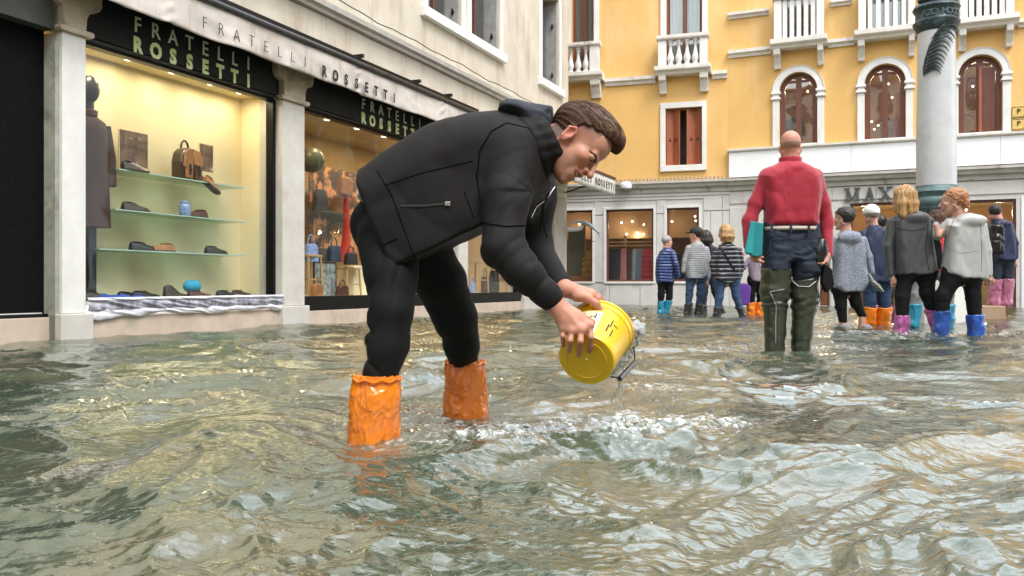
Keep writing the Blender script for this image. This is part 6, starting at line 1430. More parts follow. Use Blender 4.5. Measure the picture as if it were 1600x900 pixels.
# ================================================================== the walkers behind
def walker(label, Y, head, torso, arms, legs, top, legm, hairm=None, hstyle='short', T=.118, hyaw=0, hs=.95, vox=.011, shoes=None, puffp=None, skinm=None, hood=None, hands=True, rr=.07, topdisp=None, zf=-.2, pitch=0, group='people wading across the flooded square', tuck=False):
    """all given points are photo rows and columns at this walker's own distance Y; radii in metres"""
    base = P(head[0], HZ, Y); base.z = zf; rt = empty('person', base, 0, label, 'person', group); loc = base; skinm = skinm or SK2
    q = lambda a: A_(P(a[0], a[1], Y+(a[2] if len(a) > 2 else 0)))
    hy = R(hyaw); Rm = frame((math.sin(hy), math.cos(hy), -pitch), (0, 0, 1)); hc = q(head)
    # one body under the clothes
    B_ = Sol(); W = head_sdf(B_, hc, Rm, hs, mouth=False); cx = np.mean([a[0] for a in torso]); ty = min(a[1] for a in torso); by = max(a[1] for a in torso)
    nk = q((cx*.5+head[0]*.5, ty+2)); md = q((cx, (ty+by)/2)); pv = q((cx, by))
    B_.chain([W(-.02, 0, -.05), nk, md, pv], [.052*hs, .055, .07, .07], .03)
    for a in arms:
        pts = [q(v[:3] if len(v) > 3 else v[:2]) for v in a['p']]; B_.chain([nk]+pts, [.03]+[.024]*(len(pts)-1)+[.022], .02)
        if hands and a.get('hand'):
            h = q(a['hand']); w = pts[-1]; dv = (h-w); dv = dv/np.linalg.norm(dv); sd = np.cross(dv, A_((0, 1, 0))); sd /= max(np.linalg.norm(sd), 1e-6)
            B_.cone(w, h, .024, .026, .02)
            for i in range(4): f0 = h+sd*(i-1.5)*.019; B_.chain([f0, f0+dv*.035+A_((0, .006, 0)), f0+dv*(.062-.006*abs(i-1.5))+A_((0, .018, 0))], [.0105, .0095, .008], .004)
            B_.chain([h-dv*.02+sd*.028, h+sd*.045+dv*.015, h+sd*.048+dv*.04], [.012, .011, .009], .006)
    ankles = []
    for l in legs:
        pts = [q(v) for v in l['p']]; e = pts[-1].copy(); 
        if e[2] > zf+.08: pts.append(A_((e[0], e[1], zf+.07)))
        toe = pts[-1]+A_((l.get('toe', 0), .14, -.03)); pts.append(toe); B_.chain([pv]+pts, [.03]+[.036]*(len(pts)-3)+[.036, .036, .03], .012); ankles.append(pts)
    sol_obj(B_, 'body', vox*.62, skinm, rt)
    # upper garment
    torso = [(cx+(a[0]-cx)*.90, a[1]) for a in torso]; J = Sol(); ex = .11/(Y/FPX); lowp = sorted([a for a in torso if a[1] > by-max(6, .05/(Y/FPX))], key=lambda a: a[0]); J.poly([(a[0], a[1]+ex) if a in lowp else a for a in torso], Y, T, rr, .03)
    hl, hr_ = q(lowp[0]), q(lowp[-1]); hx_ = A_([q(a)[0] for a in lowp]); hz_2 = A_([q(a)[2] for a in lowp])
    J.fn(lambda p: np.interp(p[:, 0], hx_, hz_2)+.006*np.sin(p[:, 0]*31+p[:, 1]*17)-p[:, 2], md, 2, .02, 'i')
    for a in arms:
        pts = [q(v[:2]) if len(v) == 2 else q(v) for v in a['p']]; r = a.get('r', [.06, .052, .042]); J.chain(pts, [v*.9 for v in r], .015)
    if hood: J.ell(q(hood[:2])+A_((0, -T*.7, 0)), A_(hood[2]), .03)
    f0 = folds(.0075, 7, int(head[0]), (1.7, 1, .55)); f1 = puff(puffp, .007, int(head[0])) if puffp else None
    J.disp = (lambda p: f0(p)*.5+f1(p)) if f1 else (topdisp or f0); J.dm = .02; jo, _ = sol_obj(J, 'jacket', vox, top, rt)
    # trousers and boots
    G = Sol(); Sh = []
    for i, l in enumerate(legs):
        pts = [q(v) for v in l['p']]; r = [v*f_ for v, f_ in zip(l.get('r', [.085, .062, .045]), (.88, .84, .86))]; G.chain(pts, r, .025)
        if i: G.cone(q(legs[0]['p'][0]), q(legs[1]['p'][0]), r[0]*.98, r[0]*.98, .05)
        G.cone(pts[0], pts[0]+A_((0, 0, .05)), r[0]*.98, r[0]*.9, .05)
    G.disp = folds(.006, 10, int(head[0])+3, (1, 1, 1.5)); sol_obj(G, 'trousers', vox, legm, rt)
    if shoes:
        mat, ytop, rsc = shoes[:3]
        for i, l in enumerate(legs):
            yt = ytop[i] if hasattr(ytop, '__len__') else ytop; pts = ankles[i]; a = q(l['p'][-1]); b = q(l['p'][-2]); t = (P(0, yt, Y).z-a[2])/max(b[2]-a[2], 1e-3); s_ = a+(b-a)*t
            K_ = Sol(); K_.chain([s_, a], [rsc*1.06, rsc], .02); K_.chain([a]+pts[len(l['p']):], [rsc]+[.055]*(len(pts)-len(l['p'])-1)+[.042], .02); zc_ = s_[2]
            K_.fn(lambda p, z_=zc_: p[:, 2]-z_, s_, 2, .01, 'i'); K_.disp = folds(.012, 13, 50+i+int(head[0]), (1, 1, .7)); K_.dm = .025
            sol_obj(K_, 'overshoe' if mat not in (BLKB,) else 'boot', vox*.8, mat, rt)
    if hairm:
        Hh = Sol()
        if hstyle in ('short', 'crop'): hair_sdf(Hh, hc, Rm, hs, 'short', th=.015 if hstyle == 'short' else .003); cb_ = combed(hc, Rm, hs, .004, 60); Hh.disp = lambda p: cb_(p)+(.006*vnoise(p*38, 6) if hstyle == 'short' else 0)
        elif hstyle == 'long':
            hair_sdf(Hh, hc, Rm, hs, 'short', th=.014); W2 = lambda x_, y_, z_: hc+Rm@(A_((x_, y_, z_))*hs)
            for k in range(7):
                an = math.pi*(.5+k/6)-.0; Hh.chain([W2(-.03+.08*math.cos(an)*.9, .078*math.sin(an), .04), W2(-.035+.085*math.cos(an)*.9, .088*math.sin(an), -.05), W2(-.035+.08*math.cos(an), .082*math.sin(an)+.01*math.sin(k*2), -.135-.02*math.sin(k*1.7)), W2(-.045+.07*math.cos(an), .070*math.sin(an), -.185-.03*math.sin(k*2.3))], [.030, .032, .028, .010], .02)
            Hh.disp = (lambda p: .009*(1-2*np.abs(vnoise(np.stack([p[:, 0]*48, p[:, 1]*48, p[:, 2]*5], 1), 9))))
        elif hstyle == 'bob':
            hair_sdf(Hh, hc, Rm, hs, 'short', th=.014); W2 = lambda x_, y_, z_: hc+Rm@(A_((x_, y_, z_))*hs)
            for k in range(7):
                an = math.pi*(.5+k/6); Hh.chain([W2(-.03+.08*math.cos(an), .078*math.sin(an), .03), W2(-.03+.09*math.cos(an), .092*math.sin(an), -.06), W2(-.035+.075*math.cos(an), .08*math.sin(an), -.13)], [.030, .032, .018], .02)
            Hh.disp = (lambda p: .006*vnoise(np.stack([p[:, 0]*60, p[:, 1]*60, p[:, 2]*9], 1), 9))
        elif hstyle == 'bun':
            hair_sdf(Hh, hc, Rm, hs, 'short', th=.012); W2 = lambda x_, y_, z_: hc+Rm@(A_((x_, y_, z_))*hs)
            for k in range(12): an = k*2*math.pi/12; Hh.cone(W2(-.105+.012*math.cos(an), .034*math.cos(an), -.015+.034*math.sin(an)), W2(-.11, .034*math.cos(an+.9), -.015+.034*math.sin(an+.9)), .018, .020, .008)
            Hh.disp = (lambda p: .0045*(1-2*np.abs(vnoise(p*30+vnoise(p*12, 3)[:, None], 9)))+.002*vnoise(p*80, 4))
        Hh.dm = .012; sol_obj(Hh, 'hair', vox*.55, hairm, rt)
    return rt, hc, Rm, q, jo
NAVYP = puffer_mat('blue_quilted', (.012,.032,.15), (.13,.17,.28), .052, .26); GREYP = puffer_mat('grey_quilted', (.42,.43,.45), (.17,.175,.19), .034, .35); STRP = puffer_mat('striped_quilted', (.008,.009,.013), (.24,.25,.29), .066, .38)
ST = 'people wading across the flooded square'
# man in blue quilted jacket
walker('grey haired man in blue quilted jacket and cyan boot covers by the shop window', 14.9, (1042.5, 378, 0), [(1030, 393), (1038, 386), (1048, 386), (1055, 394), (1057, 412), (1055, 428), (1053, 441), (1025, 442), (1022, 425), (1024, 405)],
       [dict(p=[(1051, 395, -.08), (1056, 413, -.14), (1059, 431, -.10)], r=[.062, .055, .048])], [dict(p=[(1034, 440), (1033, 462), (1032, 487)], r=[.085, .07, .05]), dict(p=[(1045, 440), (1046, 464), (1041, 487)], r=[.085, .07, .05])],
       NAVYP, BLKT, H_GR, 'crop', hyaw=60, shoes=(CYAN, 470, .062), puffp=.052)
# man in grey quilted jacket, dark cap
rt, hc, Rm, q, _ = walker('man in grey quilted jacket and dark cap with blue jeans, second from the left', 13.4, (1087, 367, 0), [(1079, 382), (1086, 376), (1096, 377), (1104, 386), (1107, 405), (1105, 432), (1088, 436), (1070, 434), (1069, 415), (1073, 394)],
       [dict(p=[(1076, 388), (1070, 408), (1068, 424)], r=[.058, .05, .042]), dict(p=[(1103, 390), (1108, 412), (1106, 434)], r=[.058, .05, .042], hand=(1103, 442))], [dict(p=[(1079, 433), (1077, 460), (1074, 491)], r=[.088, .07, .055]), dict(p=[(1096, 433), (1094, 460), (1092, 491)], r=[.088, .07, .055])],
       GREYP, JEAN, H_DK, 'short', hyaw=-60, shoes=(BLKB, 474, .066), puffp=.034)
def cap(rt, hc, Rm, hs, mat, brim=True, z=.0):
    C_ = Sol(); W2 = lambda x_, y_, z_: hc+Rm@(A_((x_, y_, z_))*hs); C_.ell(W2(-.012, 0, .045), A_((.112, .092, .094))*hs, .01, 'u', Rm); cc = A_(hc)
    C_.fn(lambda p: ((p-cc)@Rm/hs)[:, 2]*-1+.030+z, W2(0, 0, 0), 1, .006, 'i')
    if brim: C_.ell(W2(.115, 0, .04), A_((.055, .06, .010))*hs, .012, 'u', Rm)
    sol_obj(C_, 'cap', .006, mat, rt)
cap(rt, hc, Rm, .97, M('dark_cap', (.02,.02,.022), None, 8, .8, .2))
# dark haired person between
walker('dark haired person in navy jacket striding between the grey and the striped jackets', 14.3, (1102, 371, 0), [(1100, 384), (1108, 379), (1118, 386), (1121, 405), (1119, 428), (1100, 428)],
       [dict(p=[(1117, 390), (1121, 408), (1119, 426)])], [dict(p=[(1105, 426), (1101, 455), (1099, 489)], r=[.085, .065, .05]), dict(p=[(1112, 426), (1117, 455), (1128, 488)], r=[.085, .065, .05])], M('navy_cloth', (.02,.026,.05), None, 8, .7, .2), JEAND, H_DK, 'bob', hyaw=-20, shoes=(BLKB, 477, .06))
# striped woman
rt, hc, Rm, q, jo = walker('blonde woman in black and white striped quilted coat, jeans and black boots', 12.9, (1133, 364, 0), [(1121, 386), (1130, 378), (1142, 378), (1153, 386), (1158, 405), (1159, 436), (1136, 442), (1114, 438), (1114, 415), (1116, 396)],
       [dict(p=[(1120, 392), (1113, 412), (1116, 430)], r=[.06, .052, .045]), dict(p=[(1154, 392), (1159, 414), (1155, 434)], r=[.06, .052, .045])], [dict(p=[(1125, 438), (1124, 464), (1119, 495)], r=[.095, .074, .055]), dict(p=[(1147, 438), (1150, 463), (1161, 494)], r=[.095, .072, .055])],
       STRP, JEAN, H_BL, 'bob', hyaw=-45, hs=1.0, shoes=(BLKB, 480, .062), puffp=.066)
jb = bvh_of(jo); seam(jb, [(1124, 384), (1135, 402), (1150, 425)], 'bag_strap', BLKL, rt, .014, .004)
# lilac person, partly behind the red man
rt, hc, Rm, q, _ = walker('person in lilac top and orange boot covers half hidden behind the man in red', 13.3, (1180, 386, 0), [(1170, 402), (1178, 397), (1186, 400), (1193, 412), (1193, 440), (1171, 440), (1168, 420)], [dict(p=[(1171, 406), (1162, 418), (1158, 404)], r=[.05, .045, .038], hand=(1160, 397))],
       [dict(p=[(1177, 438), (1174, 462), (1173, 491)], r=[.09, .07, .055]), dict(p=[(1188, 438), (1188, 462), (1187, 491)], r=[.09, .07, .055])], M('lilac_cloth', (.40,.30,.38), (.30,.22,.29), 8, .8, .2), BLKT, H_BR, 'bob', shoes=(ORG, 472, .075))
o = MB().prism([(-.09, -.3), (.10, -.3), (.13, -.02), (.05, .05), (-.10, .04)], -.05, .05, 'y').build('shopping_bag', M('purple_fabric', (.16,.05,.36), (.10,.03,.24), 7, .5, .3, 20), None, bevel=.02, loc=P(1160, 447, 13.2)); tag(o, 'purple shopping bag hanging beside the striped coat', 'bag')

# ---- man in red
def red_man():
    Y = 6.4; rt = empty('person', (P(1234, HZ, Y).x, Y, -.2), 0, 'bald man in crimson shirt wading away in dark green thigh waders', 'person', ST); loc = rt.location
    q = lambda a, b, d=0: A_(P(a, b, Y+d)); k = Y/FPX
    Rm = frame((.10, 1, -.10), (0, 0, 1)); hc = q(1234.5, 229.5); B_ = Sol(); hs = 1.0; W = head_sdf(B_, hc, Rm, hs, mouth=False)
    B_.chain([W(-.02, 0, -.04), q(1234, 252), q(1236, 300), q(1236, 365)], [.050, .058, .08, .07], .03)
    lw, rw = q(1172, 388, -.02), q(1293, 398, -.06); ls, rs = q(1196, 272), q(1276, 272)
    B_.chain([q(1234, 262), ls, q(1171, 335, .02), lw], [.05, .026, .020, .020], .006); B_.chain([q(1234, 262), rs, q(1291, 335, .02), rw], [.05, .026, .020, .020], .006)
    def hand(w, h, s, curl):
        dv = (h-w)/np.linalg.norm(h-w); sd = A_((s, 0, .25)); sd = sd-dv*sd.dot(dv) if hasattr(sd, 'dot') else sd; sd /= np.linalg.norm(sd); B_.cone(w, h, .026, .031, .02)
        for i in range(4): f0 = h+A_((0, 1, 0))*(i-1.5)*.020; B_.chain([f0, f0+dv*.030+sd*.010, f0+dv*.045+sd*curl], [.0115, .0105, .009], .004)
        B_.chain([w+dv*.03, h+sd*.02+A_((0, -.03, 0)), h+sd*.045+A_((0, -.025, 0))+dv*.01], [.015, .012, .010], .006)
    hand(lw, q(1181, 404, -.04), 1, .03); hand(rw, q(1288, 408, -.08), -1, .04)
    legs = [((1213, 375), (1212, 440), (1211, 500), (1211, 546)), ((1259, 375), (1257, 440), (1254, 500), (1252, 540))]
    for l in legs:
        pts = [q(*v) for v in l]; e = A_((pts[-1][0], pts[-1][1], -.13)); B_.chain([q(1236, 368)]+pts+[e, e+A_((0, .15, -.03))], [.06, .06, .05, .042, .04, .04, .03], .01)
    sol_obj(B_, 'body', .006, SK1, rt)
    # short stubble of hair round the back of the head
    Hh = Sol(); Hh.ell(W(-.016, 0, .036), A_((.0985, .0775, .083))*hs, .01, 'u', Rm); Hh.fn(lambda p: (lambda u: np.maximum(u[:, 2]-.028+.25*np.maximum(u[:, 0], 0), np.maximum(-.062-u[:, 2], u[:, 0]-.02)))((p-hc)@Rm/hs), hc, 1, .004, 'i'); sol_obj(Hh, 'hair', .0045, M('grey_stubble', (.50,.30,.22), (.40,.24,.18), 90, .8, .3, 200), rt)
    RD = M('crimson_shirt', (.40,.007,.030), (.30,.004,.02), 3, .72, .2, 240, sheen=.3, bdist=.001)
    S = Sol(); S.poly([(1216, 254), (1226, 249), (1246, 250), (1256, 254), (1270, 261), (1281, 272), (1283, 300), (1279, 330), (1277, 357), (1258, 361), (1215, 361), (1195, 357), (1194, 330), (1190, 300), (1188, 275), (1200, 262)], Y, .122, .085, .03)
    S.chain([q(1199, 275), q(1181, 318, .02), q(1171, 345, .02), q(1169, 384, -.02)], [.060, .055, .052, .041], .03); S.chain([q(1274, 275), q(1286, 318, .02), q(1292, 350, .02), q(1294, 396, -.05)], [.060, .054, .050, .039], .03)
    f0 = folds(.006, 5, 77, (1.3, 1, .7)); f2 = folds(.003, 11, 78, (1.5, 1, 1))
    def sd_(p):
        spx = A_(q(1240, 345)); w_ = p-spx; rad = np.exp(-(np.linalg.norm(w_, axis=1)/.22)**2); an = np.arctan2(w_[:, 2], w_[:, 0]); low = np.exp(-((p[:, 2]-spx[2])/.05)**2)
        return f0(p)*.8+f2(p)*.5+low*.0025*np.sin(p[:, 0]*70+4*vnoise(p*6, 5))
    S.disp = sd_; S.dm = .022; sol_obj(S, 'shirt', .0065, RD, rt)
    C2 = Sol(); 
    for i in range(20):
        a0, a1 = 2*math.pi*i/20, 2*math.pi*(i+1)/20; c_ = q(1235, 251); f = lambda a, z_: c_+A_((.072*math.cos(a), .070*math.sin(a)+.005, z_))
        for z_ in (-.012, .002, .016): C2.cone(f(a0, z_), f(a1, z_), .0095, .0095, .01)
    sol_obj(C2, 'shirt_collar', .005, RD, rt)
    T_ = Sol(); T_.poly([(1194, 346), (1279, 346), (1281, 395), (1280, 430), (1262, 440), (1241, 432), (1236, 412), (1230, 432), (1210, 438), (1191, 428), (1192, 392)], Y+.005, .125, .08, .04)
    T_.chain([q(1214, 395), q(1212, 440)], [.095, .09], .03); T_.chain([q(1258, 395), q(1257, 445)], [.095, .09], .03); T_.disp = folds(.007, 10, 90, (1, 1, 1.8)); to, _ = sol_obj(T_, 'trousers', .007, JEAND, rt); tb = bvh_of(to)
    BT = M('pale_belt', (.50,.42,.33), (.42,.35,.27), 5, .5, .1); 
    b = MB(); hx = (1277-1195)/2*k+.006; cxp = P(1236, 358, Y); n = 48; vs = []
    for i in range(n):
        a = 2*math.pi*i/n; ca, sa = math.cos(a), math.sin(a); rx_ = hx*abs(ca)**.8*(1 if ca > 0 else -1); ry_ = .137*abs(sa)**.8*(1 if sa > 0 else -1)
        for z_ in (-.014, .014): vs.append((cxp.x+rx_-loc.x, ry_+.0, cxp.z+z_-loc.z))
    b.add(vs, [(2*i, 2*((i+1) % n), 2*((i+1) % n)+1, 2*i+1) for i in range(n)]); bo = b.build('belt', BT, rt, smooth=True); bo.modifiers.new('t', 'SOLIDIFY').thickness = .006
    for px in (1206, 1236, 1264): p_ = P(px, 358, Y-.14); MB().box(-.009, .009, -.004, .004, -.025, .025).build('belt_loop', JEAND, rt, bevel=.002, loc=p_-loc)
    for pts in ([(1204, 374), (1225, 373), (1226, 390), (1215, 398), (1203, 392), (1204, 374)], [(1247, 377), (1272, 377), (1272, 394), (1260, 402), (1248, 396), (1247, 377)]): seam(tb, pts, 'pocket_seam', JEAN, rt, .0022, .001, 8)
    WD = M('olive_rubber', (.042,.048,.027), (.022,.027,.015), 5, .28, .3, 60, coat=.35, dirt=(.12,.12,.09), dirt_scale=6, dirt_lo=.62, dirt_hi=.75)
    for i, (pts, r) in enumerate(((((1213, 424), (1211, 455), (1211, 475), (1211, 520), (1211, 546)), (.118, .112, .095, .080, .072)), (((1256, 436), (1257, 460), (1256, 480), (1253, 520), (1252, 542)), (.108, .104, .092, .078, .070)))):
        K_ = Sol(); P_ = [q(*v) for v in pts]; K_.chain(P_, list(r), .02); e = A_((P_[-1][0], P_[-1][1], -.13)); K_.chain([P_[-1], e, e+A_((0, .17, -.02))], [r[-1], .065, .055], .02); zt = P_[0][2]+(.02 if i == 0 else .0)
        K_.fn(lambda p, z_=zt, x_=P_[0][0]: p[:, 2]-z_-.12*(p[:, 0]-x_)*(1 if i == 0 else -1)*-1, P_[0], 2, .004, 'i')
        def kd(p, c=P_[2]): 
            near = np.exp(-((p[:, 2]-c[2]-.02)/.06)**2); return folds(.007, 8, 95, (1, 1, 1.6))(p)+near*.007*np.sin(p[:, 2]*110+4*vnoise(p*8, 3))
        K_.disp = kd; K_.dm = .022; wo, _ = sol_obj(K_, 'wader', .007, WD, rt); wb = bvh_of(wo)
        if i == 0: seam(wb, [(1225, 452), (1203, 456), (1208, 466), (1213, 478), (1212, 500), (1212, 540)], 'wader_strap', M('pale_strap', (.38,.38,.35), None, 5, .4, .1), rt, .0035, .002, 10)
        else: seam(wb, [(1236, 437), (1248, 447), (1264, 448), (1276, 438)], 'wader_cord', M('white_cord', (.7,.7,.68), None, 5, .5, .1), rt, .003, .004, 10)
    # folder under the arm, camera in the hand: things of their own
    TQ = M('teal_folder_card', (.012,.25,.27), (.01,.20,.22), 3, .5, .1, 60); f = empty('folder', P(1178, 375, Y-.07), 0, 'turquoise folder held under the left arm of the man in red', 'folder')
    b = MB(); 
    def pl_(a, b_, d): return P(a, b_, Y+d)-f.location
    fr_ = [(1173, 345), (1193, 349), (1191, 398), (1184, 401), (1165, 397), (1163, 392)]; vs = [pl_(a, c, -.10) for a, c in fr_]+[pl_(a, c, -.02) for a, c in fr_]; n = 6
    b.add(vs, [tuple(range(n))[::-1], tuple(range(n, 2*n))]+[(i, (i+1) % n, n+(i+1) % n, n+i) for i in range(n)]); b.build('folder_cover', TQ, f, bevel=.004)
    b = MB(); vs = [pl_(1173, 347, -.102), pl_(1181, 348, -.112), pl_(1176, 396, -.112), pl_(1165, 394, -.102)]; b.add(vs, [(0, 1, 2, 3)]); o = b.build('folder_flap', M('teal_flap', (.03,.36,.38), None, 3, .4, .1), f); o.modifiers.new('t', 'SOLIDIFY').thickness = .004
    c = empty('camera_bag', P(1283, 394, Y-.08), 0, 'black camera with dangling strap held in the right hand of the man in red', 'camera')
    S2 = Sol(); S2.ell(A_(P(1282, 392, Y-.08)), (.055, .05, .075), .02); S2.cone(A_(P(1284, 378, Y-.08)), A_(P(1280, 404, Y-.1)), .035, .04, .03); S2.disp = folds(.006, 16, 5); sol_obj(S2, 'case', .006, BLKL, c)
    for pts in ([(1287, 408), (1281, 430), (1274, 452), (1268, 470)], [(1288, 408), (1286, 440), (1280, 470), (1277, 480)], [(1283, 408), (1290, 430), (1284, 455)]): MB().tube([P(a, b_, Y-.06)-c.location for a, b_ in pts], .006, 6, flat=.4).build('strap', BLKL, c, smooth=True)
    MB().prism([(P(a, b_, Y).x-c.location.x, P(a, b_, Y).z-c.location.z) for a, b_ in ((1280, 412), (1292, 420), (1296, 445), (1284, 458), (1276, 440))], -.03, .03, 'y').build('cloth_pouch', BLKT, c, bevel=.012)
red_man()

# grey melange hooded jacket
MEL = M('melange_grey_knit', (.36,.39,.46), (.11,.125,.16), 34, .9, .5, 90, stretch=(1,1,2.6))
rt, hc, Rm, q, _ = walker('short dark haired woman in grey melange hooded jacket with bare ankles', 9.7, (1318, 342, 0), [(1306, 366), (1316, 359), (1328, 359), (1342, 364), (1351, 378), (1355, 410), (1359, 442), (1340, 457), (1318, 456), (1295, 449), (1299, 420), (1299, 385)],
       [dict(p=[(1303, 375), (1296, 398), (1288, 412, -.1)], r=[.06, .052, .042], hand=(1281, 417, -.12)), dict(p=[(1348, 376), (1357, 402), (1362, 426)], r=[.06, .054, .044])], [dict(p=[(1312, 448), (1314, 478), (1317, 499)], r=[.10, .075, .062]), dict(p=[(1330, 448), (1338, 474), (1347, 492)], r=[.11, .075, .055])],
       MEL, BLKT, H_DK, 'short', hyaw=-45, hs=1.04, hood=(1322, 372, (.13, .07, .075)), vox=.0095, T=.125)
for a, b_ in ((1318, 507), (1351, 508)): MB().prism([(-.045, 0), (.045, 0), (.05, .05), (.0, .09), (-.05, .06)], -.12, .10, 'y').build('sneaker', M('grey_sneaker', (.35,.35,.36), None, 8, .7, .2), rt, bevel=.02, loc=P(a, b_, 9.7)-rt.location+Vector((0, 0, -.07)))
r = empty('tote_bag', P(1366, 442, 9.6), 0, 'black and white patterned glove like bag hanging from the melange sleeve', 'bag'); b = MB(); b.tube([P(a, c, 9.6)-r.location for a, c in ((1357, 428), (1362, 440), (1371, 448), (1379, 456))], [.03, .055, .06, .03], 10, flat=.5); b.build('bag_body', M('zebra_pattern', (.60,.60,.58), (.02,.02,.02), 30, .7, .1, stretch=(1,1,3)), r, smooth=True)
# white cap
rt, hc, Rm, q, _ = walker('man in white cap, navy jacket, jeans and orange boot covers', 10.3, (1361, 337, 0), [(1349, 362), (1356, 352), (1370, 351), (1382, 358), (1391, 375), (1394, 410), (1393, 442), (1349, 442), (1345, 410), (1343, 375)],
       [dict(p=[(1349, 366), (1343, 392), (1346, 420)], r=[.062, .055, .045]), dict(p=[(1387, 368), (1396, 395), (1397, 425)], r=[.062, .055, .045])], [dict(p=[(1359, 438), (1359, 470), (1357, 507)], r=[.12, .09, .07]), dict(p=[(1381, 438), (1382, 470), (1381, 507)], r=[.12, .09, .07])],
       M('navy_jacket_cloth', (.022,.034,.085), (.015,.024,.06), 5, .6, .2, 80), JEAN, H_GR, 'crop', hs=1.0, shoes=(ORG, 480, .088), T=.15)
cap(rt, hc, Rm, 1.02, M('white_cap', (.80,.80,.80), (.70,.70,.70), 8, .8, .1), z=-.012)
# hidden one with pink covers
walker('hidden walker with pink boot covers behind the man in the white cap', 11.3, (1374, 350, 0), [(1366, 368), (1380, 368), (1386, 385), (1385, 430), (1366, 430), (1362, 385)], [], [dict(p=[(1368, 430), (1368, 460), (1368, 500)]), dict(p=[(1388, 430), (1389, 460), (1390, 500)])], M('dark_green_cloth', (.03,.05,.04), None, 6, .7, .2), BLKT, H_DK, 'short', shoes=(PINK, 476, .07))
# red jacket, cyan covers, between the two women
walker('mostly hidden walker in bright red jacket and cyan boot covers between the two women', 9.6, (1462, 345, 0), [(1445, 362), (1460, 358), (1470, 362), (1477, 380), (1474, 412), (1472, 425), (1446, 425), (1442, 385)], [dict(p=[(1470, 368), (1476, 388), (1466, 405)], r=[.06, .055, .05]), dict(p=[(1455, 380, -.1), (1452, 405, -.1), (1457, 440, -.1)], r=[.05, .05, .04])],
       [dict(p=[(1442, 424), (1432, 460), (1427, 508)], r=[.11, .08, .06]), dict(p=[(1478, 424), (1482, 460), (1481, 497)], r=[.11, .075, .055])], M('bright_red_cloth', (.62,.02,.03), (.50,.012,.02), 6, .6, .2), M('grey_trouser_cloth', (.26,.27,.28), (.18,.19,.20), 9, .8, .3), H_BR, 'bob', shoes=(CYAN, 475, .075))
# blonde in dark grey jacket
DGJ = M('dark_grey_shell', (.060,.062,.066), (.040,.042,.045), 4, .5, .15, 90, sheen=.15)
rt, hc, Rm, q, jo = walker('long haired blonde woman in dark grey jacket, black leggings and pink boot covers', 8.3, (1411, 311, 0), [(1399, 336), (1408, 328), (1424, 327), (1441, 331), (1452, 345), (1458, 372), (1463, 400), (1466, 422), (1440, 429), (1396, 430), (1393, 400), (1390, 365), (1392, 345)],
       [dict(p=[(1395, 347), (1387, 385), (1392, 428)], r=[.062, .052, .042], hand=(1397, 441)), dict(p=[(1451, 347), (1462, 382), (1469, 415)], r=[.064, .055, .046])], [dict(p=[(1415, 425), (1410, 462), (1409, 519)], r=[.105, .085, .06]), dict(p=[(1447, 425), (1449, 458), (1470, 523)], r=[.105, .085, .058])],
       DGJ, BLKT, H_BL, 'long', hyaw=-25, hs=1.05, shoes=(PINK, (492, 484), .074), hood=(1424, 341, (.13, .06, .055)), vox=.0085, T=.128)
jb = bvh_of(jo); seam(jb, [(1398, 345), (1400, 385), (1398, 425)], 'seam', BLKT, rt, .003); seam(jb, [(1450, 350), (1446, 390), (1452, 425)], 'seam', BLKT, rt, .003); seam(jb, [(1402, 357), (1425, 361), (1448, 357)], 'seam', BLKT, rt, .003)
# red haired woman in pale grey
PGJ = M('pale_grey_shell', (.46,.465,.455), (.38,.385,.38), 4, .5, .15, 90)
rt, hc, Rm, q, jo = walker('red haired woman with bun in pale grey jacket, black leggings and blue boot covers', 8.1, (1490, 316, 0), [(1484, 343), (1494, 334), (1510, 332), (1526, 338), (1537, 350), (1541, 378), (1546, 415), (1541, 437), (1510, 436), (1478, 430), (1470, 425), (1474, 395), (1476, 370), (1472, 352)],
       [dict(p=[(1483, 350), (1466, 368, .05), (1462, 352, .15)], r=[.062, .052, .042]), dict(p=[(1533, 354), (1541, 392), (1544, 428)], r=[.062, .054, .046], hand=(1545, 437))], [dict(p=[(1490, 430), (1474, 462), (1471, 511)], r=[.11, .085, .06]), dict(p=[(1517, 430), (1521, 464), (1525, 523)], r=[.108, .085, .06])],
       PGJ, BLKT, H_RD, 'bun', hyaw=-62, hs=1.06, shoes=(BLU, (486, 491), .078), hood=(1512, 345, (.14, .06, .06)), vox=.0085, T=.128)
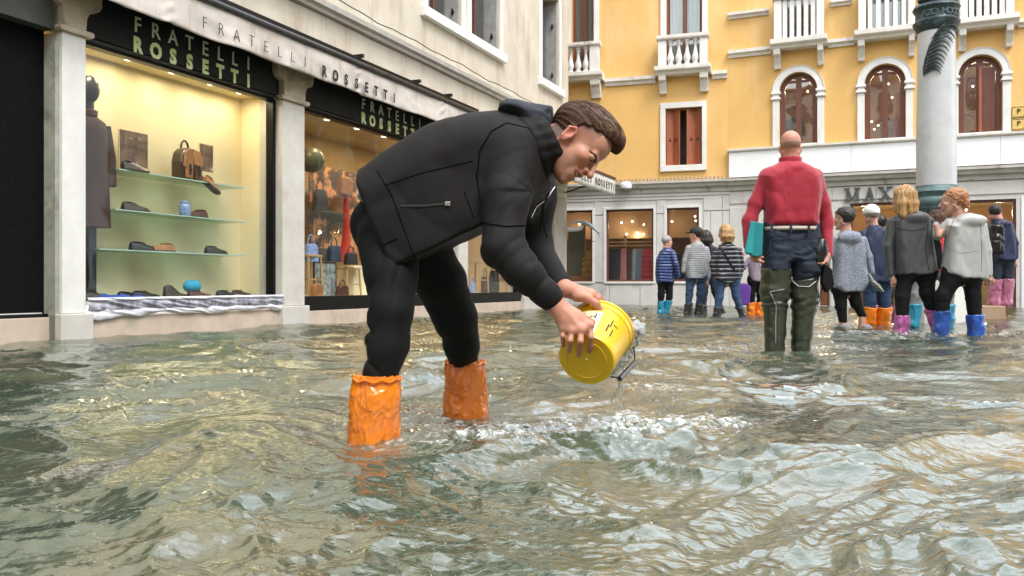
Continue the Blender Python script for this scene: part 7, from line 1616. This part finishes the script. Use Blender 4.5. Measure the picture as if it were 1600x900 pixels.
jb = bvh_of(jo); SGR = M('grey_seam', (.20,.20,.20), None, 5, .7, 0); seam(jb, [(1490, 342), (1483, 365), (1480, 385)], 'seam', SGR, rt, .003); seam(jb, [(1532, 350), (1534, 385), (1533, 428)], 'seam', SGR, rt, .003); seam(jb, [(1482, 432), (1510, 437), (1538, 434)], 'seam', SGR, rt, .003); seam(jb, [(1478, 385), (1500, 396), (1532, 392)], 'seam', SGR, rt, .002)
# man with backpack on the stone block
zb_ = P(1550, 478, 11.5).z
rt, hc, Rm, q, _ = walker('man with black backpack and rose boot covers standing on the stone blocks', 11.5, (1554, 333, 0), [(1543, 350), (1551, 342), (1563, 341), (1576, 348), (1583, 362), (1586, 385), (1585, 407), (1548, 407), (1543, 385)],
       [dict(p=[(1577, 354), (1586, 380), (1586, 402)], r=[.062, .055, .045], hand=(1584, 411)), dict(p=[(1545, 356), (1541, 380), (1546, 400)], r=[.06, .05, .04])], [dict(p=[(1557, 404), (1555, 440), (1554, 473)], r=[.11, .085, .06]), dict(p=[(1573, 404), (1574, 440), (1571, 473)], r=[.11, .085, .06])],
       M('navy_shell', (.022,.032,.085), (.014,.022,.06), 5, .5, .2, 80), JEAND, H_DK, 'crop', hyaw=20, hs=1.0, shoes=(LPNK, 436, .085), zf=zb_, hood=(1562, 350, (.11, .05, .04)), T=.14)
r = empty('backpack', P(1555, 372, 11.28), 0, 'black backpack worn by the man on the stone block', 'backpack'); S = Sol(); S.poly([(1547, 352), (1556, 349), (1564, 354), (1567, 375), (1565, 397), (1548, 397), (1545, 375)], 11.27, .12, .05, .02); S.disp = folds(.008, 10, 6); sol_obj(S, 'bag_body', .011, BLKL, r)
S = Sol(); S.poly([(1549, 375), (1562, 375), (1563, 393), (1549, 393)], 11.14, .05, .03, .02); sol_obj(S, 'front_pocket', .011, DARKM, r)
for a, c in ((1547, 1552), (1564, 1570)): MB().tube([P(a, 356, 11.25)-r.location, P((a+c)/2, 347, 11.35)-r.location, P(c, 344, 11.5)-r.location], .02, 6, flat=.4).build('strap', BLKL, r, smooth=True)
